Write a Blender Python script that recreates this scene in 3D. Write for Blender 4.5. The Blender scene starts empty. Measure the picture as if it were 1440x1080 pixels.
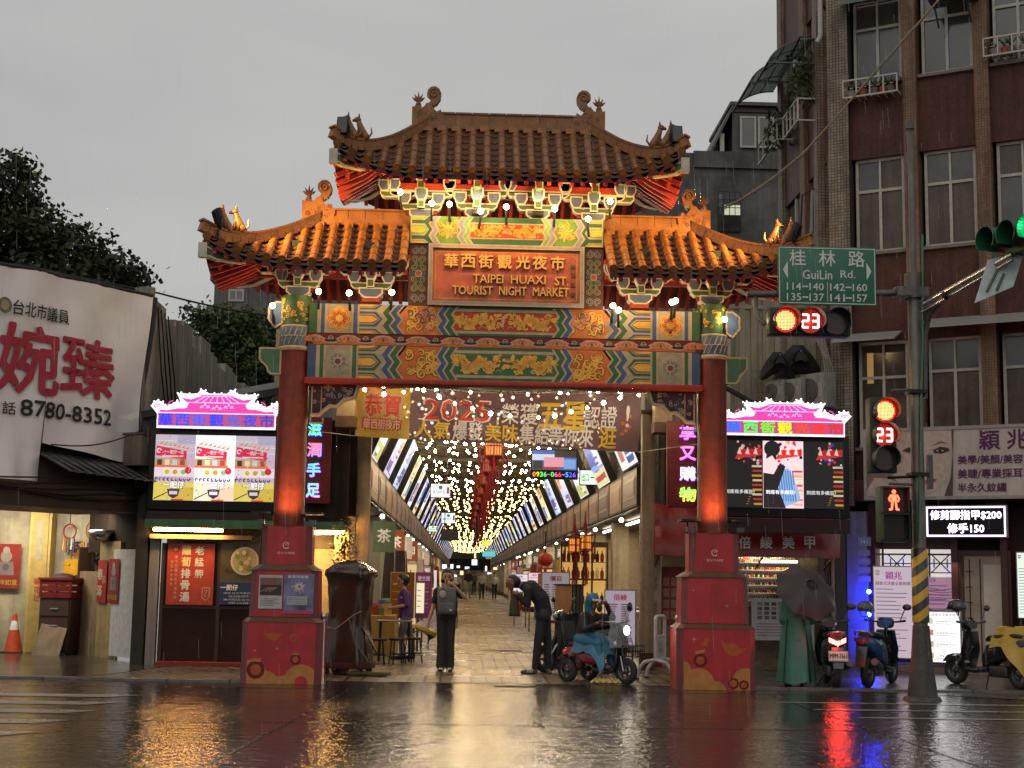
import bpy, bmesh, math, random
from mathutils import Matrix, Vector
random.seed(7)
SC = bpy.context.scene
COL = SC.collection
R = math.radians
PI = math.pi
# ------------------------------------------------------------------ camera
FPX, TILT = 2000.0, 0.021           # focal length in photo pixels, roll
EYE = Vector((0, 0, 1.55))
yc = Vector(((650-720)/FPX, -(812-540)/FPX, 1.0)).normalized()
xc = Vector((1, -TILT, -(yc.x-TILT*yc.y)/yc.z)).normalized()
zc = yc.cross(xc)
cam = bpy.data.cameras.new('camera')
cam.sensor_width = 36.0
cam.lens = 36.0*FPX/1440
cam.clip_start = 0.1
cam.clip_end = 600
camo = bpy.data.objects.new('camera', cam)
COL.objects.link(camo)
right = Vector((xc.x, yc.x, zc.x)); up = Vector((xc.y, yc.y, zc.y)); fwd = Vector((xc.z, yc.z, zc.z))
mw = Matrix((right, up, -fwd)).transposed().to_4x4()
mw.translation = EYE
camo.matrix_world = mw
SC.camera = camo
# ------------------------------------------------------------------ sky, sun, exposure
world = bpy.data.worlds.new('World'); SC.world = world; world.use_nodes = True
wn = world.node_tree; wn.nodes.clear()
wo = wn.nodes.new('ShaderNodeOutputWorld'); wb = wn.nodes.new('ShaderNodeBackground')
sky = wn.nodes.new('ShaderNodeTexSky'); sky.sky_type = 'NISHITA'; sky.sun_disc = False
sky.sun_elevation = R(42); sky.sun_rotation = R(192); sky.air_density = 2.0; sky.dust_density = 4.0
hs = wn.nodes.new('ShaderNodeHueSaturation'); hs.inputs['Saturation'].default_value = 0.05
mx = wn.nodes.new('ShaderNodeMix'); mx.data_type = 'RGBA'; mx.inputs[0].default_value = 0.93
mx.inputs[7].default_value = (6.9, 6.85, 6.7, 1)   # overcast grey cloud layer
wn.links.new(sky.outputs[0], hs.inputs['Color']); wn.links.new(hs.outputs[0], mx.inputs[6])
wtc = wn.nodes.new('ShaderNodeTexCoord'); wns = wn.nodes.new('ShaderNodeTexNoise'); wns.inputs['Scale'].default_value = 2.2; wns.inputs['Detail'].default_value = 4; wns.inputs['Roughness'].default_value = .55
wmp = wn.nodes.new('ShaderNodeMapping'); wmp.inputs['Scale'].default_value = (1, 1, 3.0); wn.links.new(wtc.outputs['Generated'], wmp.inputs['Vector']); wn.links.new(wmp.outputs[0], wns.inputs['Vector'])
wcr = wn.nodes.new('ShaderNodeValToRGB'); wcr.color_ramp.elements[0].position = .3; wcr.color_ramp.elements[0].color = (6.3, 6.35, 6.35, 1); wcr.color_ramp.elements[1].position = .72; wcr.color_ramp.elements[1].color = (7.9, 7.9, 7.75, 1)
wn.links.new(wns.outputs['Fac'], wcr.inputs['Fac']); wn.links.new(wcr.outputs[0], mx.inputs[7])   # uneven rain cloud
wn.links.new(mx.outputs[2], wb.inputs['Color']); wb.inputs['Strength'].default_value = 0.07
wn.links.new(wb.outputs[0], wo.inputs['Surface'])
sun = bpy.data.lights.new('sun', 'SUN'); sun.energy = 0.55; sun.angle = R(70); sun.color = (1, .93, .86)
suno = bpy.data.objects.new('sun', sun); COL.objects.link(suno)
suno.rotation_euler = (R(48), 0, R(-12))
SC.view_settings.view_transform = 'Standard'; SC.view_settings.look = 'None'
SC.view_settings.exposure = 0.0; SC.view_settings.gamma = 1.0
SC.cycles.max_bounces = 6; SC.cycles.diffuse_bounces = 3; SC.cycles.glossy_bounces = 4
SC.cycles.transmission_bounces = 6; SC.cycles.transparent_max_bounces = 12
SC.cycles.sample_clamp_indirect = 4.0; SC.cycles.caustics_reflective = False; SC.cycles.caustics_refractive = False
# ------------------------------------------------------------------ measuring: photo pixel -> world point
def ray(px, py):
 d = Vector(((px-720)/FPX, -(py-540)/FPX, 1.0))
 return right*d.x + up*d.y + fwd*d.z
def at(px, py, Y):
 d = ray(px, py); return EYE + d*(Y/d.y)
def ground(px, py, z=0.0):
 d = ray(px, py); return EYE + d*((z-EYE.z)/d.z)
def onframe(M, px, py):
 Mi = M.inverted(); o = Mi @ EYE; d = (Mi.to_3x3() @ ray(px, py))
 s = -o.y/d.y; p = o + d*s; return p.x, p.z
def frame(x, y, z=0.0, deg=0.0):
 return Matrix.Translation((x, y, z)) @ Matrix.Rotation(R(deg), 4, 'Z')
# ------------------------------------------------------------------ materials
def hx(h):
 h = h.lstrip('#'); v = [int(h[i:i+2], 16)/255 for i in (0, 2, 4)]
 return tuple(c/12.92 if c <= .04045 else ((c+.055)/1.055)**2.4 for c in v)
MATS = {}
def mat(name, col=(.5,.5,.5), rough=.6, metal=0.0, var=.2, scale=6.0, bump=.1, bscale=40.0, streak=0.0,
  em=None, es=0.0, coat=0.0, alpha=1.0, spec=.5, trans=0.0, tile=None, ior=None, subs=0.0):
 if name in MATS: return MATS[name]
 m = bpy.data.materials.new(name); m.use_nodes = True; MATS[name] = m
 nt = m.node_tree; N = nt.nodes; L = nt.links; b = N['Principled BSDF']
 b.inputs['Roughness'].default_value = rough; b.inputs['Metallic'].default_value = metal
 b.inputs['Base Color'].default_value = (*col, 1); b.inputs['Coat Weight'].default_value = coat
 b.inputs['Specular IOR Level'].default_value = spec
 b.inputs['Alpha'].default_value = alpha; b.inputs['Transmission Weight'].default_value = trans
 if ior: b.inputs['IOR'].default_value = ior
 if em is not None:
  b.inputs['Emission Color'].default_value = (*em, 1); b.inputs['Emission Strength'].default_value = es
 if var or bump or streak or tile:
  tc = N.new('ShaderNodeTexCoord')
 cur = None
 if tile:                                    # small wall tiles: (size, joint colour)
  br = N.new('ShaderNodeTexBrick'); L.new(tc.outputs['UV' if len(tile) > 3 else 'Object'], br.inputs['Vector'])
  mp = N.new('ShaderNodeMapping'); mp.inputs['Rotation'].default_value = (R(-90), 0, 0)
  L.new(tc.outputs['Object'], mp.inputs['Vector']); L.new(mp.outputs[0], br.inputs['Vector'])
  br.inputs['Scale'].default_value = 1.0; br.inputs['Brick Width'].default_value = tile[0]; br.inputs['Row Height'].default_value = tile[1]
  br.inputs['Mortar Size'].default_value = min(tile[:2])*.09
  br.inputs['Color1'].default_value = (*col, 1); br.inputs['Color2'].default_value = (*[c*.72 for c in col], 1)
  br.inputs['Mortar'].default_value = (*tile[2], 1); br.offset = 0.0 if len(tile) < 5 else .5
  cur = br.outputs['Color']
 if var:
  n = N.new('ShaderNodeTexNoise'); n.inputs['Scale'].default_value = scale; n.inputs['Detail'].default_value = 6
  n.inputs['Roughness'].default_value = .65
  L.new(tc.outputs['Object'], n.inputs['Vector'])
  mr = N.new('ShaderNodeMapRange'); mr.inputs['From Min'].default_value = .3; mr.inputs['From Max'].default_value = .7
  mr.inputs['To Min'].default_value = 1-var; mr.inputs['To Max'].default_value = 1+var*.6
  L.new(n.outputs['Fac'], mr.inputs['Value'])
  mu = N.new('ShaderNodeMix'); mu.data_type = 'RGBA'; mu.blend_type = 'MULTIPLY'; mu.inputs[0].default_value = 1
  if cur: L.new(cur, mu.inputs[6])
  else: mu.inputs[6].default_value = (*col, 1)
  L.new(mr.outputs[0], mu.inputs[7]); cur = mu.outputs[2]
  r2 = N.new('ShaderNodeMapRange'); r2.inputs['To Min'].default_value = max(.02, rough-.12); r2.inputs['To Max'].default_value = min(1, rough+.15)
  L.new(n.outputs['Fac'], r2.inputs['Value']); L.new(r2.outputs[0], b.inputs['Roughness'])
 if streak:                                  # run-down dirt: noise stretched in z
  mp = N.new('ShaderNodeMapping'); mp.inputs['Scale'].default_value = (7, 7, .45)
  L.new(tc.outputs['Object'], mp.inputs['Vector'])
  n = N.new('ShaderNodeTexNoise'); n.inputs['Scale'].default_value = 1.3; n.inputs['Detail'].default_value = 5
  L.new(mp.outputs[0], n.inputs['Vector'])
  mr = N.new('ShaderNodeMapRange'); mr.inputs['From Min'].default_value = .42; mr.inputs['From Max'].default_value = .68
  mr.inputs['To Min'].default_value = 1; mr.inputs['To Max'].default_value = 1-streak
  L.new(n.outputs['Fac'], mr.inputs['Value'])
  mu = N.new('ShaderNodeMix'); mu.data_type = 'RGBA'; mu.blend_type = 'MULTIPLY'; mu.inputs[0].default_value = 1
  if cur: L.new(cur, mu.inputs[6])
  else: mu.inputs[6].default_value = (*col, 1)
  L.new(mr.outputs[0], mu.inputs[7]); cur = mu.outputs[2]
 if cur: L.new(cur, b.inputs['Base Color'])
 if bump:
  n = N.new('ShaderNodeTexNoise'); n.inputs['Scale'].default_value = bscale; n.inputs['Detail'].default_value = 4
  L.new(tc.outputs['Object'], n.inputs['Vector'])
  bp = N.new('ShaderNodeBump'); bp.inputs['Strength'].default_value = bump; bp.inputs['Distance'].default_value = .02
  L.new(n.outputs['Fac'], bp.inputs['Height']); L.new(bp.outputs[0], b.inputs['Normal'])
 return m
def paint(h, rough=.55, var=.22, **k):          # weathered painted colour, straight from an albedo
 key = 'paint_%s_%s' % (h if isinstance(h, str) else '_'.join('%.3f' % c for c in h), rough)
 return mat(key, hx(h) if isinstance(h, str) else h, rough, var=var, scale=9, bump=k.pop('bump', .06), spec=.25, **k)
def glow(h, s=1.0):                             # something that gives off light itself
 c = hx(h) if isinstance(h, str) else h
 return mat('glow_%s_%.2f' % (h if isinstance(h, str) else '_'.join('%.2f' % x for x in c), s), (.02,.02,.02), .4, var=0, bump=0, em=c, es=s)
# ------------------------------------------------------------------ mesh builder
_text = {}
def text_mesh(s, bold, extrude, shear=0.0):
 k = (s, bold, extrude, shear)
 if k not in _text:
  c = bpy.data.curves.new('t', 'FONT'); c.body = s; c.offset = bold; c.extrude = extrude; c.resolution_u = 2; c.shear = shear
  o = bpy.data.objects.new('t', c); COL.objects.link(o)
  m = bpy.data.meshes.new_from_object(o.evaluated_get(bpy.context.evaluated_depsgraph_get()))
  _text[k] = ([v.co.copy() for v in m.vertices], [tuple(p.vertices) for p in m.polygons])
  bpy.data.objects.remove(o); bpy.data.curves.remove(c); bpy.data.meshes.remove(m)
 return _text[k]
class MB:
 def __init__(s, M=None):
  s.V = []; s.F = []; s.I = []; s.mats = []; s.M = M or Matrix.Identity(4); s.sm = []
 def mi(s, m):
  if m not in s.mats: s.mats.append(m)
  return s.mats.index(m)
 def poly(s, pts, m, sm=False):
  b = len(s.V); s.V += [s.M @ Vector(p) for p in pts]
  s.F.append(tuple(range(b, b+len(pts)))); s.I.append(s.mi(m)); s.sm.append(sm)
 def mesh(s, V, F, m, sm=False):
  b = len(s.V); s.V += [s.M @ Vector(p) for p in V]; i = s.mi(m)
  for f in F: s.F.append(tuple(b+k for k in f)); s.I.append(i); s.sm.append(sm)
 def box(s, x0, x1, y0, y1, z0, z1, m, bev=0.0):
  if bev:
   b = bmesh.new(); bmesh.ops.create_cube(b, size=1)
   for v in b.verts: v.co = Vector(((x0+x1)/2+v.co.x*(x1-x0), (y0+y1)/2+v.co.y*(y1-y0), (z0+z1)/2+v.co.z*(z1-z0)))
   bmesh.ops.bevel(b, geom=b.edges[:], offset=bev, segments=2, affect='EDGES', profile=.5)
   b.verts.index_update(); s.mesh([v.co.copy() for v in b.verts], [tuple(v.index for v in f.verts) for f in b.faces], m, True); b.free(); return
  V = [(x,y,z) for x in (x0,x1) for y in (y0,y1) for z in (z0,z1)]
  s.mesh(V, [(0,1,3,2),(4,6,7,5),(0,4,5,1),(2,3,7,6),(0,2,6,4),(1,5,7,3)], m)
 def cbox(s, c, d, m, rot=None, bev=0.0):
  k = s.M; s.M = k @ Matrix.Translation(c) @ (rot.to_4x4() if rot else Matrix.Identity(4))
  s.box(-d[0]/2, d[0]/2, -d[1]/2, d[1]/2, -d[2]/2, d[2]/2, m, bev); s.M = k
 def bar(s, a, b, w, h, m, roll=Vector((0,0,1))):
  a = Vector(a); b = Vector(b); d = b-a; L = d.length
  if L < 1e-6: return
  d /= L; r = roll if abs(d.dot(roll)) < .98 else Vector((0,1,0))
  x = d.cross(r).normalized(); z = x.cross(d)
  V = [a+d*L*e+x*w/2*i+z*h/2*j for e in (0,1) for i in (-1,1) for j in (-1,1)]
  s.mesh(V, [(0,1,3,2),(4,6,7,5),(0,4,5,1),(2,3,7,6),(0,2,6,4),(1,5,7,3)], m)
 def tube(s, path, r, m, n=8, cap=True, closed=False, sm=True, squash=1.0):
  P = [Vector(p) for p in path]; N = len(P); rr = r if isinstance(r, (list, tuple)) else [r]*N
  V = []; prev = None
  for i, p in enumerate(P):
   a = P[i-1] if (i > 0 or closed) else p; b = P[(i+1) % N] if (i < N-1 or closed) else p
   t = (b-a).normalized() if (b-a).length > 1e-9 else Vector((0,0,1))
   if prev is None:
    h = Vector((0,0,1)) if abs(t.z) < .9 else Vector((1,0,0)); x = t.cross(h).normalized()
   else: x = (prev - t*prev.dot(t)); x = x.normalized() if x.length > 1e-6 else t.orthogonal().normalized()
   prev = x; y = t.cross(x)
   for k in range(n):
    q = 2*PI*k/n; V.append(p+(x*math.cos(q)+y*math.sin(q)*squash)*rr[i])
  F = []
  for i in range(N if closed else N-1):
   j = (i+1) % N
   for k in range(n): F.append((i*n+k, i*n+(k+1) % n, j*n+(k+1) % n, j*n+k))
  s.mesh(V, F, m, sm)
  if cap and not closed:
   s.mesh(V[:n], [tuple(range(n))[::-1]], m); s.mesh(V[-n:], [tuple(range(n))], m)
 def lathe(s, prof, m, n=20, c=(0,0,0), axis='Z', sm=True):
  V = []
  for r, z in prof:
   for k in range(n):
    q = 2*PI*k/n
    p = (r*math.cos(q), r*math.sin(q), z)
    if axis == 'Y': p = (p[0], p[2], p[1])
    if axis == 'X': p = (p[2], p[0], p[1])
    V.append((p[0]+c[0], p[1]+c[1], p[2]+c[2]))
  F = [(i*n+k, i*n+(k+1) % n, (i+1)*n+(k+1) % n, (i+1)*n+k) for i in range(len(prof)-1) for k in range(n)]
  s.mesh(V, F, m, sm)
 def ball(s, c, r, m, nu=12, nv=8, sm=True):
  r = r if isinstance(r, (tuple, list)) else (r, r, r)
  V = [(c[0]+r[0]*math.sin(PI*j/nv)*math.cos(2*PI*i/nu), c[1]+r[1]*math.sin(PI*j/nv)*math.sin(2*PI*i/nu), c[2]+r[2]*math.cos(PI*j/nv)) for j in range(nv+1) for i in range(nu)]
  s.mesh(V, [(j*nu+i, (j+1)*nu+i, (j+1)*nu+(i+1) % nu, j*nu+(i+1) % nu) for j in range(nv) for i in range(nu)], m, sm)
 def prism(s, pts, y0, y1, m, side=None):    # outline in x,z pushed from y0 (front) to y1
  n = len(pts); V = [(p[0], y0, p[1]) for p in pts] + [(p[0], y1, p[1]) for p in pts]
  s.mesh(V, [tuple(range(n))], m); s.mesh(V, [tuple(range(2*n-1, n-1, -1))], m)
  s.mesh(V, [(i, i+n, (i+1) % n+n, (i+1) % n) for i in range(n)], side or m)
 def flat(s, pts, y, m):
  s.jit = (getattr(s, 'jit', 0)+1) % 7; y -= s.jit*.00025   # neighbouring patches never share a plane
  s.poly([(p[0], y, p[1]) for p in pts], m)
 def rect(s, x0, x1, z0, z1, y, m): s.flat([(x0,z0),(x1,z0),(x1,z1),(x0,z1)], y, m)
 def disc(s, x, z, r, y, m, n=16, rz=None):
  s.flat([(x+r*math.cos(2*PI*k/n), z+(rz or r)*math.sin(2*PI*k/n)) for k in range(n)], y, m)
 def stroke(s, pts, w, y, m, closed=False):  # flat painted line in x,z
  P = [Vector((p[0], p[1])) for p in pts]; N = len(P); Lp = []; Rp = []
  for i, p in enumerate(P):
   a = P[i-1] if (i > 0 or closed) else None; b = P[(i+1) % N] if (i < N-1 or closed) else None
   d1 = (p-a).normalized() if a is not None and (p-a).length > 1e-9 else None
   d2 = (b-p).normalized() if b is not None and (b-p).length > 1e-9 else None
   if d1 is None: d1 = d2
   if d2 is None: d2 = d1
   if d1 is None: return
   t = (d1+d2); t = t.normalized() if t.length > 1e-6 else d1
   nn = Vector((-t.y, t.x)); k = max(.5, nn.dot(Vector((-d1.y, d1.x))))
   ww = (w[i] if isinstance(w, (list, tuple)) else w)/2/k
   Lp.append(p+nn*ww); Rp.append(p-nn*ww)
  s.jit = (getattr(s, 'jit', 0)+1) % 7; y -= s.jit*.00025
  V = [(p.x, y-.00003*i, p.y) for i, p in enumerate(Lp)] + [(p.x, y-.00003*i, p.y) for i, p in enumerate(Rp)]
  s.mesh(V, [(i, i+N, (i+1) % N+N, (i+1) % N) for i in range(N if closed else N-1)], m)
 def text(s, t, m, x, z, h, y=0.0, w=None, bold=0.0, ext=0.0, vert=False, shear=0.0, align='c'):
  # lettering in the local x,z plane; h = height of the characters; centred on x,z; squeezed to width w
  if vert:
   step = (w or h*1.15)
   for i, ch in enumerate(t): s.text(ch, m, x, z-i*step, h, y, None, bold, ext)
   return
  V, F = text_mesh(t, 0.0, round(ext/max(h, 1e-6)*.5, 4), shear)
  if not V: return
  x0 = min(v.x for v in V); x1 = max(v.x for v in V); z0 = min(v.y for v in V); z1 = max(v.y for v in V)
  k = h/(z1-z0); kx = k if w is None else w/(x1-x0)
  ox = (x0+x1)/2 if align == 'c' else (x0 if align == 'l' else x1)
  # heavier weights: the glyph laid over itself with small shifts
  sh = [(0,0)] if not bold else [(0,0),(1,0),(-1,0),(0,1),(0,-1),(.7,.7),(-.7,-.7),(.7,-.7),(-.7,.7)]
  for j, (a, c) in enumerate(sh):
   s.mesh([(x+(v.x-ox)*kx+a*bold*h, y-v.z*k-j*.0003, z+(v.y-(z0+z1)/2)*k+c*bold*h) for v in V], F, m)
 def build(s, name, parent=None, smooth=None, mods=None):
  if parent is not None: Mi = TM[parent.name].inverted()
  else:
   xs = [v.x for v in s.V]; ys = [v.y for v in s.V]; zs = [v.z for v in s.V]
   Mi = Matrix.Translation((-(min(xs)+max(xs))/2, -(min(ys)+max(ys))/2, -min(zs)))
  me = bpy.data.meshes.new(name); me.from_pydata([Mi @ v for v in s.V], [], s.F)
  for m in s.mats: me.materials.append(m)
  me.polygons.foreach_set('material_index', s.I)
  me.polygons.foreach_set('use_smooth', s.sm if smooth is None else [smooth]*len(s.F))
  me.update()
  o = bpy.data.objects.new(name, me); COL.objects.link(o)
  if parent is not None: o.parent = parent; TM[o.name] = TM[parent.name]
  else: o.matrix_world = Mi.inverted(); TM[o.name] = Mi.inverted()
  return o
TM = {}                                          # world matrix of every object as built
def thing(name, label, cat, M=None, group=None):
 o = bpy.data.objects.new(name, None); COL.objects.link(o); o.empty_display_size = .2
 M = M or Matrix.Identity(4); o.matrix_world = M; TM[o.name] = M.copy()
 return tag(o, label, cat, group)
def tag(o, label, cat, group=None):
 o['label'] = label; o['category'] = cat
 if group: o['group'] = group
 return o
def setting(o, kind='structure'): o['kind'] = kind; return o
def kids(o): return [c for c in o.children]
def dup(root, M, label=None, group=None):        # a thing, its parts and their sub-parts
 r = root.copy(); COL.objects.link(r); r.matrix_world = M; TM[r.name] = M.copy()
 if label: r['label'] = label
 if group: r['group'] = group
 for ch in list(root.children):
  c = ch.copy(); COL.objects.link(c); c.parent = r; TM[c.name] = M.copy()
  for g in list(ch.children):
   d = g.copy(); COL.objects.link(d); d.parent = c; TM[d.name] = M.copy()
 return r
def lamp(kind, name, loc, power, col, parent=None, size=.1, target=None, angle=60, blend=.6):
 l = bpy.data.lights.new(name, kind); l.energy = power; l.color = col
 if kind == 'AREA':
  l.shape = 'RECTANGLE' if isinstance(size, tuple) else 'SQUARE'
  if isinstance(size, tuple): l.size, l.size_y = size
  else: l.size = size
 else: l.shadow_soft_size = size
 if kind == 'SPOT': l.spot_size = R(angle); l.spot_blend = blend
 o = bpy.data.objects.new(name, l); COL.objects.link(o)
 q = (Vector(target)-Vector(loc)).to_track_quat('-Z', 'Y').to_matrix().to_4x4() if target is not None else Matrix.Identity(4)
 M = Matrix.Translation(loc) @ q
 if parent is not None: o.parent = parent; o.matrix_local = TM[parent.name].inverted() @ M
 else: o.matrix_world = M
 return o
def spiral(cx, cz, r, turns=1.4, a0=0.0, d=1, n=14, r1=.15):
 return [(cx+(r*(1-(1-r1)*k/n))*math.cos(a0+d*2*PI*turns*k/n), cz+(r*(1-(1-r1)*k/n))*math.sin(a0+d*2*PI*turns*k/n)) for k in range(n+1)]
def arc(cx, cz, r, a0, a1, n=10): return [(cx+r*math.cos(R(a0+(a1-a0)*k/n)), cz+r*math.sin(R(a0+(a1-a0)*k/n))) for k in range(n+1)]
def lerp(a, b, t): return a+(b-a)*t
CREAM = paint((.38,.30,.19)); BLUE = paint((.05,.085,.17)); GREEN = paint((.038,.105,.042)); GOLD = paint((.62,.34,.05), .4)
ORANGE = paint((.48,.13,.03)); RED = paint((.36,.03,.02), .45); DKRED = paint((.10,.012,.010), .5); BLACK = paint((.015,.015,.016), .5)
WHITE = paint((.75,.74,.72), .5); PINK = paint((.60,.22,.20)); BEIGE = paint((.36,.27,.18)); DKBROWN = paint((.045,.025,.018), .5)
STEEL = mat('brushed_steel', (.45,.45,.46), .28, 1.0, var=.15); DKSTEEL = mat('dark_steel', (.08,.08,.085), .42, .7, var=.2)
RUBBER = mat('rubber', (.018,.018,.018), .7, var=.2); GREY = paint((.22,.22,.22), .6)
BULB = mat('bulb_glow', (.8,.7,.5), .3, var=0, bump=0, em=(1,.74,.40), es=40)
# ================================================================== ground
def wet(name, col, r0, r1, ripple, brick=None, dist=.003, rscale=1.0):
 m = bpy.data.materials.new(name); m.use_nodes = True; nt = m.node_tree; N = nt.nodes; L = nt.links; b = N['Principled BSDF']
 tc = N.new('ShaderNodeTexCoord')
 n1 = N.new('ShaderNodeTexNoise'); n1.inputs['Scale'].default_value = .45; n1.inputs['Detail'].default_value = 5; n1.inputs['Roughness'].default_value = .6
 L.new(tc.outputs['Object'], n1.inputs['Vector'])
 mr = N.new('ShaderNodeMapRange'); mr.inputs['From Min'].default_value = .38; mr.inputs['From Max'].default_value = .62; mr.inputs['To Min'].default_value = r0; mr.inputs['To Max'].default_value = r1
 L.new(n1.outputs['Fac'], mr.inputs['Value']); L.new(mr.outputs[0], b.inputs['Roughness'])
 n2 = N.new('ShaderNodeTexNoise'); n2.inputs['Scale'].default_value = 55; n2.inputs['Detail'].default_value = 3; L.new(tc.outputs['Object'], n2.inputs['Vector'])
 cm = N.new('ShaderNodeMapRange'); cm.inputs['To Min'].default_value = .5; cm.inputs['To Max'].default_value = 1.4; L.new(n2.outputs['Fac'], cm.inputs['Value'])
 mu = N.new('ShaderNodeMix'); mu.data_type = 'RGBA'; mu.blend_type = 'MULTIPLY'; mu.inputs[0].default_value = 1; mu.inputs[6].default_value = (*col, 1); L.new(cm.outputs[0], mu.inputs[7])
 # ripples and rain dimples, longer across the view than along it
 mp = N.new('ShaderNodeMapping'); mp.inputs['Scale'].default_value = (3.2*rscale, 4.2*rscale, 1); L.new(tc.outputs['Object'], mp.inputs['Vector'])
 n3 = N.new('ShaderNodeTexNoise'); n3.inputs['Scale'].default_value = 1.6; n3.inputs['Detail'].default_value = 4; n3.inputs['Roughness'].default_value = .5; L.new(mp.outputs[0], n3.inputs['Vector'])
 bp = N.new('ShaderNodeBump'); bp.inputs['Strength'].default_value = ripple; bp.inputs['Distance'].default_value = dist; L.new(n3.outputs['Fac'], bp.inputs['Height'])
 n4 = N.new('ShaderNodeTexNoise'); n4.inputs['Scale'].default_value = 20; n4.inputs['Detail'].default_value = 2; L.new(tc.outputs['Object'], n4.inputs['Vector'])
 bg = N.new('ShaderNodeBump'); bg.inputs['Strength'].default_value = .9; bg.inputs['Distance'].default_value = .0045; L.new(n4.outputs['Fac'], bg.inputs['Height']); L.new(bg.outputs[0], bp.inputs['Normal'])
 out = mu.outputs[2]
 if brick:
  br = N.new('ShaderNodeTexBrick'); mpb = N.new('ShaderNodeMapping'); mpb.inputs['Rotation'].default_value = (0, 0, R(brick[4]))
  L.new(tc.outputs['Object'], mpb.inputs['Vector']); L.new(mpb.outputs[0], br.inputs['Vector'])
  br.inputs['Scale'].default_value = 1; br.inputs['Brick Width'].default_value = brick[0]; br.inputs['Row Height'].default_value = brick[1]; br.inputs['Mortar Size'].default_value = brick[2]
  br.inputs['Color1'].default_value = (*col, 1); br.inputs['Color2'].default_value = (*[c*.6 for c in col], 1); br.inputs['Mortar'].default_value = (*brick[3], 1); br.inputs['Mortar Smooth'].default_value = .3
  L.new(br.outputs['Color'], mu.inputs[6])
  b2 = N.new('ShaderNodeBump'); b2.invert = True; b2.inputs['Strength'].default_value = 1.0; b2.inputs['Distance'].default_value = .012
  L.new(br.outputs['Fac'], b2.inputs['Height']); L.new(bp.outputs[0], b2.inputs['Normal']); L.new(b2.outputs[0], b.inputs['Normal'])
 else: L.new(bp.outputs[0], b.inputs['Normal'])
 L.new(out, b.inputs['Base Color']); b.inputs['Specular IOR Level'].default_value = .6
 return m
ROAD = wet('wet_asphalt', (.024,.021,.020), .06, .20, 1.0, dist=.017, rscale=.95)
PAVE = wet('wet_market_paving', (.21,.155,.105), .22, .42, .3, (.62,.235,.024,(.02,.014,.01),90))
SIDEP = wet('wet_side_paving', (.10,.085,.075), .14, .32, .3, (.30,.30,.02,(.02,.018,.016),28))
RIBP = wet('wet_ribbed_paving', (.19,.165,.14), .2, .4, .25, (6.0,.16,.05,(.04,.034,.03),62))
CONC = wet('wet_concrete_yard', (.055,.048,.040), .08, .22, .35)
LINE = wet('worn_road_paint', (.26,.25,.235), .16, .4, .3)
def sheet(name, pts, z, m):
 b = MB(); b.poly([(x, y, z) for x, y in pts], m); return setting(b.build(name))
sheet('road', [(-150,-60),(150,-60),(150,220),(-150,220)], 0, ROAD)
sheet('market_paving', [(-2.1,21.45),(3.85,21.45),(3.6,130),(-2.0,130)], .004, PAVE)
sheet('pavement', [(-5.6,21.0),(-2.1,21.2),(-2.1,25.2),(-4.6,25.2)], .004, RIBP)
sheet('forecourt', [(-16,21.2),(-5.62,21.2),(-4.62,25.2),(-4.62,29),(-16,29)], .004, CONC)
sheet('pavement', [(3.86,21.3),(6.6,20.6),(14,15.5),(20,15.5),(20,30),(3.86,30)], .004, SIDEP)
for k, y in enumerate((18.6,17.55,16.5,15.4,14.25,13.0)):
 sheet('crossing_stripe', [(-14,y),(-4.0,y),(-4.35,y-.40),(-14,y-.40)], .005, LINE)
for k, y in enumerate((18.9,17.9,16.9)):
 sheet('crossing_stripe', [(4.2+.25*k,y),(11,y),(11,y-.13),(4.1+.25*k,y-.13)], .005, LINE)
rs = random.Random(5)
SEAM = mat('tar_seam', (.012,.011,.011), .25, var=.2, bump=.2)
for (x0, y0, x1, y1, w) in ((-14,15.6,14,15.25,.05),(-9,19.9,9,20.3,.06),(-2.2,10,-1.5,19.9,.04),(4.6,10,4.3,20,.04)):
 n = 24; L_ = []; R_ = []
 for i in range(n+1):
  x = lerp(x0,x1,i/n)+rs.uniform(-.03,.03); y = lerp(y0,y1,i/n)+rs.uniform(-.03,.03); k = w*rs.uniform(.5,1.2)/2
  if abs(x1-x0) > abs(y1-y0): L_.append((x,y-k)); R_.append((x,y+k))
  else: L_.append((x-k,y)); R_.append((x+k,y))
 b = MB(); b.mesh([(x,y,.003) for x, y in L_+R_], [(i,i+1,n+2+i,n+1+i) if abs(x1-x0) > abs(y1-y0) else (i+1,i,n+1+i,n+2+i) for i in range(n)], SEAM); setting(b.build('road_seam'))
b = MB()
for x in (-15+.9*k for k in range(33)): b.box(x, x+.88, 20.95 if x > -5.7 else 21.1, 21.15 if x > -5.7 else 21.25, -.02, .03+.004*rs.random(), mat('kerb_stone', (.11,.10,.09), .4, var=.4, bump=.2)) if not -2.6 < x < 3.5 else None
setting(b.build('kerb'))
def grate(px0, px1, py, name, label, d=.22):
 a = ground(px0, py); c = ground(px1, py); b = MB()
 b.box(a.x, c.x, a.y-d/2, a.y+d/2, .005, .009, paint((.012,.012,.012), .3))
 n = 16
 for k in range(n+1):
  x = lerp(a.x, c.x, k/n); b.box(x-.012, x+.012, a.y-d/2, a.y+d/2, .009, .016, DKSTEEL)
 for s in (-1,1): b.box(a.x, c.x, a.y+s*d/2-.012, a.y+s*d/2+.012, .009, .018, DKSTEEL)
 tag(b.build(name), label, 'drain')
grate(678, 733, 915, 'drain_grate', 'barred drain grate set in the market paving between the two standing people', .3)
grate(695, 750, 965.5, 'drain_grate', 'narrow slot drain where the market paving meets the asphalt', .1)
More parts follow.
